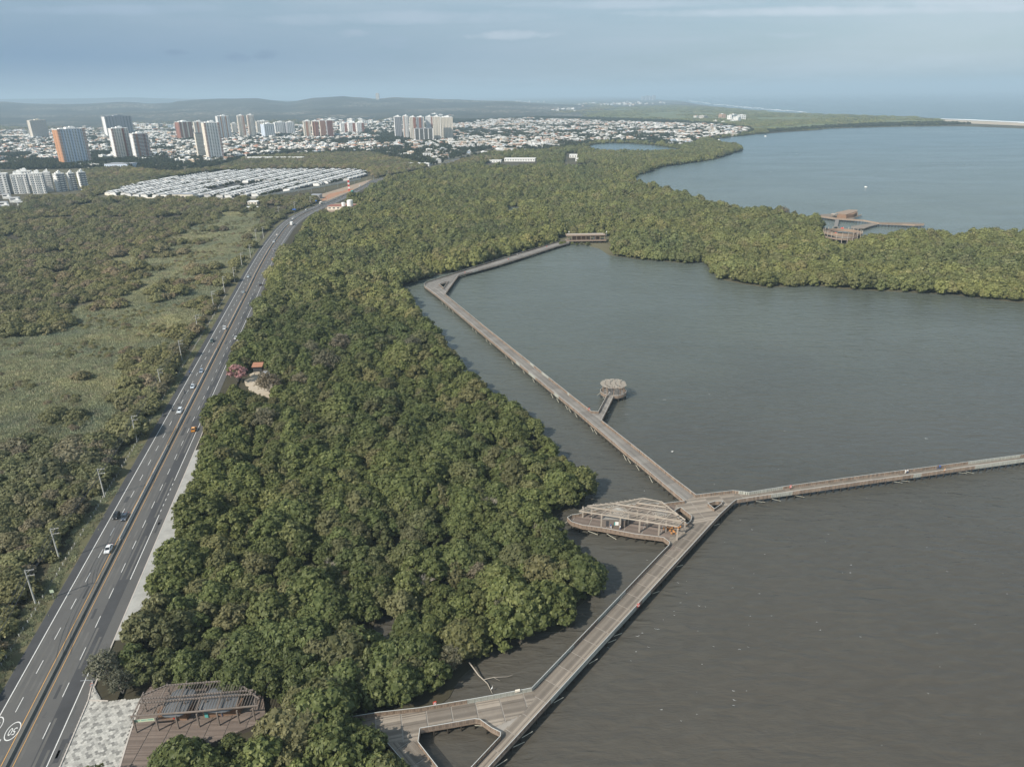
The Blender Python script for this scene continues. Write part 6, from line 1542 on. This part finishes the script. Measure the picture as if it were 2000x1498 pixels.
MB().tube([(0, 0, 0), (-.2, .1, 5.6)], .06, 6).tube([(-.2, .1, 5.6), (-2.6, .1, 5.9)], .05, 6).tube([(.5, 0, 0), (-.2, .1, 3.0)], .04, 5).obj('frame', 'steel', ga)
# overhead marking across the road: row of small posts (toll line) and shoulder boards
for (px, py, lb) in ((c5(698, 262), 0, 'red rescue board on the north rail of the east arm'), (c5(1557, 168), 0, 'orange rescue board on the east arm near two walkers'), (c3(832, 1265), 0, 'red rescue board on the outer rail of the lower arm'), (c2(597, 700), 0, 'red rescue board with a white square at the lower left landing'),
                     (c4(558, 405), 0, 'red rescue board on the far arm nearest the sharp corner'), (c4(926, 290), 0, 'red rescue board in the middle of the far arm'), (c4(1252, 185), 0, 'red rescue board near the far pavilion'), (c6(172, 835), 0, 'red rescue board left of the jetty to the round gazebo')):
    g = G(px[0], px[1], DZ + .9); r = thing('rescue_board', lb, 'rescue board', (g.x, g.y, DZ), .4)
    MB().box((0, 0, 1.2), (.75, .14, 1.0)).obj('board', 'orange_plastic' if lb.startswith('orange') else 'red', r); MB().box((0, 0, .35), (.1, .1, .7)).obj('post', 'dark_steel', r)
    MB().tube([(0.26 * math.cos(2 * math.pi * i / 14), -.11, 1.2 + .26 * math.sin(2 * math.pi * i / 14)) for i in range(15)], .055, 5, cap=False).obj('life_ring', 'shirt_white', r)
g = G(*c2(1243, 592), RZ); bx = thing('rail_sign', 'small cream sign box on the rail of the lower landing', 'sign', (g.x, g.y, DZ), ang_px((1000, 1350), (1039, 1342))); MB().box((0, -.1, 1.2), (1.1, .35, .45)).obj('box', 'cream', bx); MB().box((0, -.1, .98), (1.2, .45, .03)).obj('tray', 'beam', bx)
# orange tables and chairs under the pavilion
def chair_mesh():
    b = MB(); b.box((0, 0, .45), (.5, .5, .05)).box((0, .24, .72), (.5, .05, .5))
    for sx in (-.2, .2):
        for sy in (-.2, .2): b.box((sx, sy, .22), (.05, .05, .44))
    return b
ci_ = 0
tabs = [c3(1135, 525), c3(1178, 560), c3(1215, 515), c3(1105, 515)]
for i, t_ in enumerate(tabs):
    p = G(*t_, DZ); lb = ['second', 'frontmost', 'rightmost', 'leftmost'][i]
    r = thing('cafe_table', 'small orange table, %s of four under the pavilion corner' % lb, 'table', p); MB().tube([(0, 0, .72), (0, 0, .76)], .48, 14).obj('tabletop', 'orange_plastic', r); MB().tube([(0, 0, 0), (0, 0, .72)], .05, 6).box((0, 0, .02), (.6, .6, .04)).obj('pedestal', 'dark_steel', r)
    for k in range(3):
        a = k * 2.1 + i; r = thing('cafe_chair', 'orange plastic chair drawn up to a small table under the pavilion', 'chair', (p.x + .85 * math.sin(a), p.y - .85 * math.cos(a), DZ), a + math.pi, 'orange chairs under the pavilion')
        cm = chair_mesh(); MB().box((0, 0, .45), (.5, .5, .05)).obj('seat', 'orange_plastic', r); MB().box((0, .24, .74), (.5, .05, .5)).obj('backrest', 'orange_plastic', r)
        for sx in (-.2, .2):
            for sy in (-.2, .2): MB().box((sx, sy, .21), (.05, .05, .42)).obj('leg', 'orange_plastic', r)
# ---- special trees
def special(name, label, px, py, me, tr, s, rz=0, cat='tree', group=None):
    g = G(px, py); r = thing(name, label, cat, g, rz, group, s); link_mesh('crown', me, r)
    if tr is not None: link_mesh('trunk', tr, r)
pink = crown_mesh('crown', 801, 4.2, 8.0, 2.0, 9, 26, 7, .5, 'leaf_pink', core=.5, tr=.7)
special('flowering_tree', 'pink blossoming tree at the highway edge beside the sandy clearing', 465, 745, pink, bare_mesh(5, 7, 4, .2), 1.15)
for i, (x, y, lb) in enumerate(((608, 700, 'grey twiggy tree, left of two side by side in the mangroves'), (668, 690, 'larger grey twiggy tree, right of two side by side in the mangroves'), (640, 735, 'grey twiggy tree just below the two side by side'),
        (590, 765, 'dull mauve twiggy tree near the sandy clearing'), (530, 772, 'pale grey tree behind the sandy clearing'), (212, 1325, 'grey green twiggy tree overhanging the forecourt'), (240, 1352, 'small grey green tree on the red earth by the forecourt'),
        (880, 1300, 'pale trunked grey green tree at the water edge above the lower landing'), (985, 1215, 'bare pale tree at the lagoon edge'), (350, 700, 'pale brown dry tree beside the highway scrub'), (1530, 425, 'bare grey tree above the far lagoon shore'), (935, 1135, 'olive grey tree with bare upper twigs'),
        (805, 690, 'grey twiggy tree near the right edge of the mangroves'), (520, 845, 'pinkish bare tree within the dark mangroves'))):
    q = GREYT[i % 2]; special('dry_tree', lb, x, y, q[0], q[1], .72 if i in (6, 7, 8, 11) else .95 if i == 5 else 1.15 + .22 * (i % 3), i)
for i, (x, y, s, lb) in enumerate(((985, 1222, 1.15, 'leafless branching tree leaning at the lagoon edge'), (648, 1130, .9, 'leafless grey snag deep in the mangroves'), (1500, 430, 1.0, 'leafless snag on the far mangrove shore'), (702, 520, .8, 'leafless snag beyond the sharp corner of the boardwalk'))):
    g = G(x, y); r = thing('bare_tree', lb, 'tree', g, i, None, s); link_mesh('branches', bare_mesh(60 + i, 9, 4, .22), r)
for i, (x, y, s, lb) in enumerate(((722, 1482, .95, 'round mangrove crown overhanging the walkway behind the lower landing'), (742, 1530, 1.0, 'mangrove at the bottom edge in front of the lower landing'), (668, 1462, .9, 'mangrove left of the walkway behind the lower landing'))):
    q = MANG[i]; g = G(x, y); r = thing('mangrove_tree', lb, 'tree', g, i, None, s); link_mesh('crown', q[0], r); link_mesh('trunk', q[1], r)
sn = [bare_mesh(160 + i, 8.5, 4, .2) for i in range(4)]; k = 0
while k < 16:
    px, py = random.uniform(420, 1160), random.triangular(480, 1330, 900); g = G(px, py, .2); X_ = np.array([g.x]); Y_ = np.array([g.y]); o_, _c = road_off(X_, Y_)
    if o_[0] < 22 or not inside(LANDW, X_, Y_)[0] or not deck_clear(X_, Y_, 6)[0] or px_mask(X_, Y_, [PLAZA, CLEARING])[0]: continue
    r = thing('bare_tree', 'pale leafless tree poking out of the mangrove canopy', 'tree', g, random.uniform(0, 6), 'leafless trees in the mangrove canopy', random.uniform(.85, 1.1)); link_mesh('branches', sn[k % 4], r); k += 1
# fallen branch in the water, egret
g = G(935, 1322, 0.2); fb = thing('fallen_branch', 'pale fallen branch reaching over the dark water near the lower landing', 'branch', g)
MB().tube([(-2.4, 3.4, 1.4), (0, 0, .6), (2.2, -2.3, .25), (3.4, -5.0, -.1)], [.16, .14, .10, .06], 6).tube([(1.4, -1.2, .45), (3.6, -.9, .8), (6.8, -.7, .7), (8.2, -.2, .8)], [.09, .07, .04, .02], 5).tube([(3.6, -.9, .8), (5.2, -1.8, .5)], [.05, .02], 4).obj('limb', 'bark_pale', fb)
def bird(px, py, z, label, sc_=1.0):
    g = G(px, py, z); r = thing('egret', label, 'bird', g, random.uniform(0, 6), None, sc_)
    b = MB(); loft(b, [(-.05, .03, .42, .48), (.05, .10, .36, .55), (.28, .11, .32, .52), (.52, .04, .34, .42), (.66, .015, .33, .36)]); b.tube([(0, .02, .50), (0, -.10, .66), (0, -.04, .80), (0, -.14, .90)], [.06, .035, .03, .04], 6); b.obj('body', 'shirt_white', r)
    MB().tube([(0, -.14, .90), (0, -.30, .87)], [.022, .006], 5).obj('beak', 'orange_plastic', r); MB().tube([(.04, .2, .36), (.04, .2, 0)], .015, 4).tube([(-.04, .2, .36), (-.04, .22, 0)], .015, 4).obj('legs', 'dark_steel', r)
bird(*c2(1047, 580), .55, 'white egret perched at the tip of the fallen branch')
bird(1314, 884, .3, 'wading bird on a stub in the open lagoon right of the round gazebo', 1.1)
# ---- clearing with sheds
def rough_edge(pts, amp):
    out = []
    for a, b in zip(pts, pts[1:] + pts[:1]):
        for k in range(5): q = a.lerp(b, k / 5); out.append(q + Vector((random.uniform(-amp, amp), random.uniform(-amp, amp), 0)) * (.35 if k == 0 else 1))
    return out
cl_ = structure(MB().prism([(*p.xy, 0) for p in rough_edge(GP([(476, 745), (498, 726), (532, 728), (542, 748), (537, 768), (515, 786), (490, 770)]), 1.4)], 0.1, 1.02).obj('sandy_clearing', 'sand'))
p = G(506, 731); hu = thing('watch_hut', 'raised dark hut with a rusty tile roof at the back of the sandy clearing', 'hut', p, .1)
MB().box((0, 0, 3.4), (4.2, 3.2, 2.4)).obj('wall', 'dark_steel', hu); b = MB(); b.add([(-2.6, -2.2, 4.6), (2.6, -2.2, 4.6), (2.6, 2.2, 5.5), (-2.6, 2.2, 5.5), (-2.6, -2.2, 4.75), (2.6, -2.2, 4.75), (2.6, 2.2, 5.65), (-2.6, 2.2, 5.65)], MB.BF).obj('roof', 'tile_roof', hu)
for sx in (-1.9, 1.9):
    for sy in (-1.4, 1.4): MB().box((sx, sy, 1.1), (.2, .2, 2.2)).obj('post', 'beam_dark', hu)
p = G(525, 737); hu = thing('small_shed', 'small pale grey shed right of the raised hut', 'shed', p, -.2)
MB().box((0, 0, 1.3), (5, 3, 2.6)).obj('wall', 'concrete', hu); MB().box((0, 0, 2.75), (5.5, 3.5, .25)).obj('roof', 'grey', hu); MB().box((.6, -1.53, 1.0), (1.0, .1, 1.9)).obj('door', 'dark_steel', hu)
# ---- far pavilion on the north shore
g = G(1143, 471, 1.0); fp_ = thing('shore_pavilion', 'long brown timber pavilion at the far end of the boardwalk', 'pavilion', (g.x, g.y, 1.0), R(1))
MB().box((0, -1, 1.2), (38, 12, .4)).obj('deck', 'deck', fp_); MB().box((0, 0, 6.0), (37, 10, .5)).obj('roof', 'rail_brown', fp_); MB().box((0, 2, 6.36), (34, 5, .2)).obj('roof_slats', 'beam', fp_)
MB().box((-4, 1, 3.4), (16, 5, 4.0)).obj('wall', 'wall_wood', fp_); MB().box((11, 1.2, 3.3), (6, 4, 3.8)).obj('wall', 'wall_wood', fp_)
for i in range(9): MB().box((-17.5 + i * 4.4, -4.3, 3.4), (.45, .45, 4.1)).obj('post', 'rail_brown', fp_)
for i in range(10): MB().box((-17.5 + i * 3.9, -6.6, 0), (.4, .4, 2.2)).obj('pile', 'pile', fp_)
MB().box((0, -6.9, 1.9), (38, .1, 1.0)).obj('railing', 'rail_brown', fp_); MB().box((8, -1.6, 2.9), (1.1, .1, 2.3)).obj('door', 'shirt_white', fp_)
for x, y, lb in ((1111, 470, 'left'), (1184, 470, 'right')):
    g = G(x, y); r = thing('slim_mast', 'thin pale mast at the %s end of the shore pavilion' % lb, 'mast', g); MB().tube([(0, 0, 0), (0, 0, 9)], .14, 6).obj('pole', 'rail_top', r); MB().box((0, 0, 8.2), (.7, .5, 1.0)).obj('lamp', 'white', r)
i = 0
for x, y, s in ((1096, 481, .75), (1103, 479, .6), (1118, 479, .5), (1127, 481, .5), (1136, 480, .55), (1146, 481, .6), (1150, 479, .5)):
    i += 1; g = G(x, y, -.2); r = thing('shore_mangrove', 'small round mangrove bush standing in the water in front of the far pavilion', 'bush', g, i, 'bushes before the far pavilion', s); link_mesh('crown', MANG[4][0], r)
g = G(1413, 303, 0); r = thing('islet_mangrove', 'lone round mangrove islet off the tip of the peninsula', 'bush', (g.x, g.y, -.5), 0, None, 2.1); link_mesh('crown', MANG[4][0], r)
# ---- pier on the outer lagoon, round viewing deck
pr_ = thing('outer_pier', 'timber pier with a roofed hut and a long walkway on the far lagoon', 'pier')
def deckprism(px, z, name='deck', mat='deck'): MB().prism([(*G(a, b, z).xy, 0) for a, b in px], z - .5, z).obj(name, mat, pr_)
def cp(x, y): return (1590 + x / 8.333, 390 + y / 8.333)
deckprism([cp(105, 240), cp(110, 285), cp(345, 320), cp(800, 350), cp(990, 385), cp(1060, 400), cp(1440, 415), cp(1640, 425), cp(1790, 420), cp(1795, 385), cp(1600, 375), cp(1000, 365), cp(620, 310), cp(775, 255), cp(775, 240), cp(560, 290), cp(300, 230)], 2.5)
deckprism([cp(600, 435), cp(1000, 375), cp(1060, 400), cp(900, 440), cp(820, 470), cp(600, 470)], 2.42)
deckprism([cp(350, 315), cp(412, 315), cp(385, 440), cp(320, 440)], 2.45, 'gangway', 'deck_grey')
b = MB(); rr = [cp(110, 262), cp(345, 300), cp(800, 330), cp(990, 365), cp(1060, 380), cp(1440, 395), cp(1640, 405), cp(1790, 400)]
pts = [Vector((*G(a, c, 3.6).xy, 3.0)) for a, c in rr]
for p, q in zip(pts[:-1], pts[1:]):
    b.beam(p, q, .15, 1.1); n = max(1, int((q - p).length / 3))
    for i in range(n): t_ = p.lerp(q, i / n); pile_ = MB().box((t_.x, t_.y, .5), (.45, .45, 3.6)).obj('pile', 'pile', pr_)
b.obj('railing', 'rail_brown', pr_)
HW = [(*G(*cp(x, y), 2.5).xy, 0) for x, y in ((370, 298), (520, 306), (640, 290), (700, 255), (480, 262))]
MB().prism(HW, 2.5, 6.0).obj('wall', 'wall_wood', pr_)
RW = [(*G(*cp(x, y), 6.6).xy, 0) for x, y in ((345, 215), (525, 245), (705, 190), (705, 170), (560, 165))]
MB().prism(RW, 6.1, 6.6).obj('roof', 'rail_brown', pr_)
MB().prism([(*G(*cp(x, y), 6.0).xy, 0) for x, y in ((275, 232), (340, 245), (375, 235), (310, 222))], 5.6, 6.0).obj('porch_roof', 'beam', pr_)
for x, y in ((530, 300), (700, 265), (640, 285), (290, 275), (335, 285)):
    p = G(*cp(x, y), 2.5); MB().box((p.x, p.y, 4.3), (.5, .5, 3.6)).obj('post', 'rail_brown', pr_)
vd_c = G(1646, 455.0, 7.0); vd = thing('round_viewing_deck', 'round two level timber viewing deck rising out of the mangroves', 'viewing deck', (vd_c.x, vd_c.y, 0))
n = 40; Ro = 16.6
def ring(r0, r1, z0, z1):
    b = MB(); vs = []
    for i in range(n):
        a = 2 * math.pi * i / n
        for r, z in ((r0, z0), (r1, z0), (r1, z1), (r0, z1)): vs.append((r * math.cos(a), r * math.sin(a), z))
    fs = []
    for i in range(n):
        j = (i + 1) % n
        for q in range(4): fs.append((4 * i + q, 4 * i + (q + 1) % 4, 4 * j + (q + 1) % 4, 4 * j + q))
    return b.add(vs, fs)
ring(11, Ro, 5.6, 6.0).obj('upper_deck', 'deck_brown', vd); ring(Ro - .1, Ro, 6.0, 7.3).obj('outer_railing', 'rail_brown', vd); ring(11, 11.12, 6.0, 7.2).obj('inner_railing', 'rail_brown', vd); ring(8, 16, 2.6, 3.0).obj('lower_deck', 'deck_brown', vd); ring(15.9, 16, 3.0, 4.0).obj('lower_railing', 'rail_brown', vd)
MB().tube([(0, 0, 2.2), (0, 0, 2.6)], 8.2, 24).obj('stage', 'deck', vd)
vd.scale = (1, 1, 1.12)
for i in range(22): a = 2 * math.pi * i / 22; MB().box(((Ro + .1) * math.cos(a), (Ro + .1) * math.sin(a), 4.2), (.45, .45, 9.2), a).obj('post', 'beam', vd)
for x, y, lb in ((-4, 6, 'left'), (4.5, 12, 'right')):
    r = thing('red_umbrella', 'small red parasol on the round viewing deck, %s of two' % lb, 'parasol', (vd_c.x + x, vd_c.y + y, 6.7 if y > 8 else 3.4)); MB().tube([(0, 0, 0), (0, 0, 2.6)], .06, 6).obj('pole', 'steel', r)
    b = MB(); b.add([(0, 0, 3.1)] + [(1.8 * math.cos(k * math.pi / 4), 1.8 * math.sin(k * math.pi / 4), 2.3) for k in range(8)], [(0, 1 + k, 1 + (k + 1) % 8) for k in range(8)]); b.obj('canopy', 'red', r)
# ---- boats and raft
for x, y, lb, m_ in ((1691, 366, 'small white boat alone on the outer lagoon', 'white'), (1333, 317, 'pale thatched stilt hut boat near the mangrove point', 'cream'), (1404, 274, 'tiny white boat by the town shore', 'white'), (1495, 267, 'tiny white boat off the sandy landing', 'white'), (1715, 179.8, 'white ship on the sea horizon', 'white')):
    g = G(x, y, .3); s_ = max(.6, g.length / 1600); 
    if y < 200: s_ = 12
    r = thing('boat', lb, 'boat', g, .6, None, s_); b = MB(); loft(b, [(-3.0, .15, .5, .95), (-1.8, .85, 0, .85), (1.6, .95, 0, .75), (2.6, .8, .1, .8)]); b.obj('hull', m_, r)
    if 'hut' in lb: MB().add([(-2.6, -2.6, 1.6), (2.6, -2.6, 1.6), (2.6, 2.6, 1.6), (-2.6, 2.6, 1.6), (0, 0, 4.2)], [(0, 1, 4), (1, 2, 4), (2, 3, 4), (3, 0, 4)]).obj('thatch_roof', 'cream', r); MB().box((0, 0, .9), (3.4, 3.4, 1.4)).obj('cabin', 'brick', r)
    else: MB().box((0, .5, 1.2), (1.1, 1.6, .9)).obj('cabin', 'white', r)
# ---- roadside: station with tanks, awnings, red earth lot, totem
structure(MB().sheet([(*p.xy, 1.2) for p in GP([(624, 395), (640, 380), (680, 371), (690, 369), (692, 372), (665, 379), (640, 390)])]).obj('red_earth_lot', 'red_earth'))
structure(MB().sheet([(*p.xy, 1.16) for p in GP([(600, 392), (624, 381), (700, 358), (728, 350), (700, 368), (640, 393)])]).obj('dirt_lot', 'dirt'))
g = G(682, 373); r = thing('red_totem', 'tall red and white striped totem sign at the end of the red earth lot', 'sign', g, .3)
for i in range(6): MB().box((0, 0, 1.5 + i * 3), (2.6, 1.0, 3.0 - .02)).obj('panel', 'red' if i % 2 == 0 else 'white', r)
wblock('low cluttered pinkish roadside building with white water tanks on its roof', 'building', 640, 690, 410, 16, 4, 'cream', 'brick')
structure(MB().prism([(*p.xy, 0) for p in GP([(632, 414), (640, 398), (696, 396), (700, 414)])], 0.1, 1.02).obj('station_yard', 'dirt'))
for x, w, lb in ((684, 3.6, 'large white cylindrical water tank on the roadside building'), (671, 2.2, 'small white water tank left of the large one')):
    g = G(x, 403, 5.4); r = thing('water_tank', lb, 'water tank', g); MB().tube([(0, 0, 0), (0, 0, w * 2.0)], w, 18).obj('tank', 'white', r); MB().tube([(0, 0, w * 2.0), (0, 0, w * 2.15)], [w * .7, w * .3], 18).obj('lid', 'white', r)
for x, y, lb in ((575, 414, 'blue tarpaulin stall, nearest of three on the left of the bend'), (604, 403, 'blue tarpaulin stall, middle of three on the left of the bend'), (616, 397, 'blue tarpaulin stall, farthest of three on the left of the bend')):
    g = G(x, y); r = thing('market_stall', lb, 'stall', g, rdir(500)); MB().box((0, 0, 2.9), (9, 4, .15)).obj('tarpaulin', 'blue', r)
    for sx in (-4, 4):
        for sy in (-1.7, 1.7): MB().box((sx, sy, 1.4), (.12, .12, 2.8)).obj('post', 'steel', r)
    MB().box((0, 0, .6), (6, 1.4, 1.1)).obj('counter', 'white', r)
wblock('pale low building in the scrub left of the bend', 'building', 484, 502, 400, 10, 3.5, 'cream', 'white'); wblock('ruined pale low walls below the scrub building', 'ruin', 479, 508, 411, 8, 3, 'cream', 'white')
wblock('low building with tanks at the corner of the red earth lot', 'building', 606, 624, 389, 12, 5, 'concrete', 'grey')
# ---- whitecap flecks as thin foam patches
fo_ = MB()
for _ in range(120):
    x, y = random.uniform(1000, 2050), random.triangular(560, 1500, 1150)
    g = G(x, y, .03)
    if inside(LANDW, np.array([g.x]), np.array([g.y]))[0] or inside(DECKW[0], np.array([g.x]), np.array([g.y]))[0]: continue
    a = random.uniform(-.6, .2); L_ = random.uniform(.2, .9) * (1.8 if random.random() < .12 else 1); w = random.uniform(.04, .11); n = 7; up, dn = [], []
    for i in range(n):
        t_ = i / (n - 1) * 2 - 1; u_ = t_ * L_ / 2; c_ = .12 * L_ * t_ * t_ + random.uniform(-.04, .04); h_ = w * (1 - t_ * t_) * random.uniform(.4, 1)
        up.append((g.x + u_ * math.cos(a) - (c_ + h_) * math.sin(a), g.y + u_ * math.sin(a) + (c_ + h_) * math.cos(a), .10)); dn.append((g.x + u_ * math.cos(a) - c_ * math.sin(a), g.y + u_ * math.sin(a) + c_ * math.cos(a), .10))
    fo_.add(up + dn, [(i, i + 1, n + i + 1, n + i)[::-1] for i in range(n - 1)])
fo_.obj('whitecaps', 'foam', kind='stuff', label='small white foam flecks on the lagoon')
# ---- grass of the meadow
tf = []
for k in range(3):
    g_ = np.random.default_rng(900 + k); m_ = 90; P = np.stack([g_.normal(0, .9, m_), g_.normal(0, .9, m_), g_.uniform(0, .1, m_)], 1); a = g_.uniform(0, 3.14, m_); A = np.stack([np.cos(a), np.sin(a), a * 0], 1) * g_.uniform(.12, .3, (m_, 1)); U = np.stack([g_.normal(0, .2, m_), g_.normal(0, .2, m_), g_.uniform(.5, 1.1, m_)], 1)
    v = np.stack([P - A, P + A, P + A * .3 + U, P - A * .3 + U], 1).reshape(-1, 3); me = bpy.data.meshes.new('grass_tuft'); me.from_pydata(v.tolist(), [], np.arange(m_ * 4).reshape(m_, 4).tolist()); me.materials.append(M['grass']); tone_attr(me, g_.random(m_)); tf.append(me)
x, y = grid_pts(MEADOW_G, 2.3); m = cull(x, y, 20); x, y = x[m], y[m]; m = (vnoise(x, y, 9, 95) > .04) & (road_off(x, y)[0] < -14.5); x, y = x[m], y[m]; rt, sc_, ix = finish(x, y, 3, .7, 1.5)
gn_scatter('meadow_grass', np.stack([x, y, np.full(len(x), 1.0)], 1), rt, sc_, ix, tf, label='tall dry grass of the meadow left of the highway'); cnt['grass'] = len(x)
x, y = grid_pts([(-100, 1600), (200, 1600), (500, 600), (480, 560), (200, 850), (-100, 1300)], 1.3); off, ch = road_off(x, y); m = (off < -10.8) & (off > -17) & cull(x, y, 10) & (vnoise(x, y, 5, 97) > .35); x, y = x[m], y[m]; rt, sc_, ix = finish(x, y, 3, .3, .6)
gn_scatter('verge_weeds', np.stack([x, y, np.full(len(x), 1.05)], 1), rt, sc_, ix, tf, label='weeds on the highway verge')

# ------------------------------------------------------------------ haze
t = NT('haze_air'); t.n.remove(t.b); pvv = t.n.new('ShaderNodeVolumePrincipled'); pvv.inputs['Color'].default_value = (0.61, 0.81, 0.97, 1); pvv.inputs['Density'].default_value = HAZE_D
pvv.inputs['Anisotropy'].default_value = 0.0
t.l.new(pvv.outputs[0], t.out.inputs['Volume']); M['haze'] = t.m
HB = 112000
MB().box((0, HB / 2 - 3000, (330 - 5) / 2), (HB * 2.05, HB + 2000, 335)).obj('haze', 'haze', kind='stuff')
print('COUNTS', cnt)
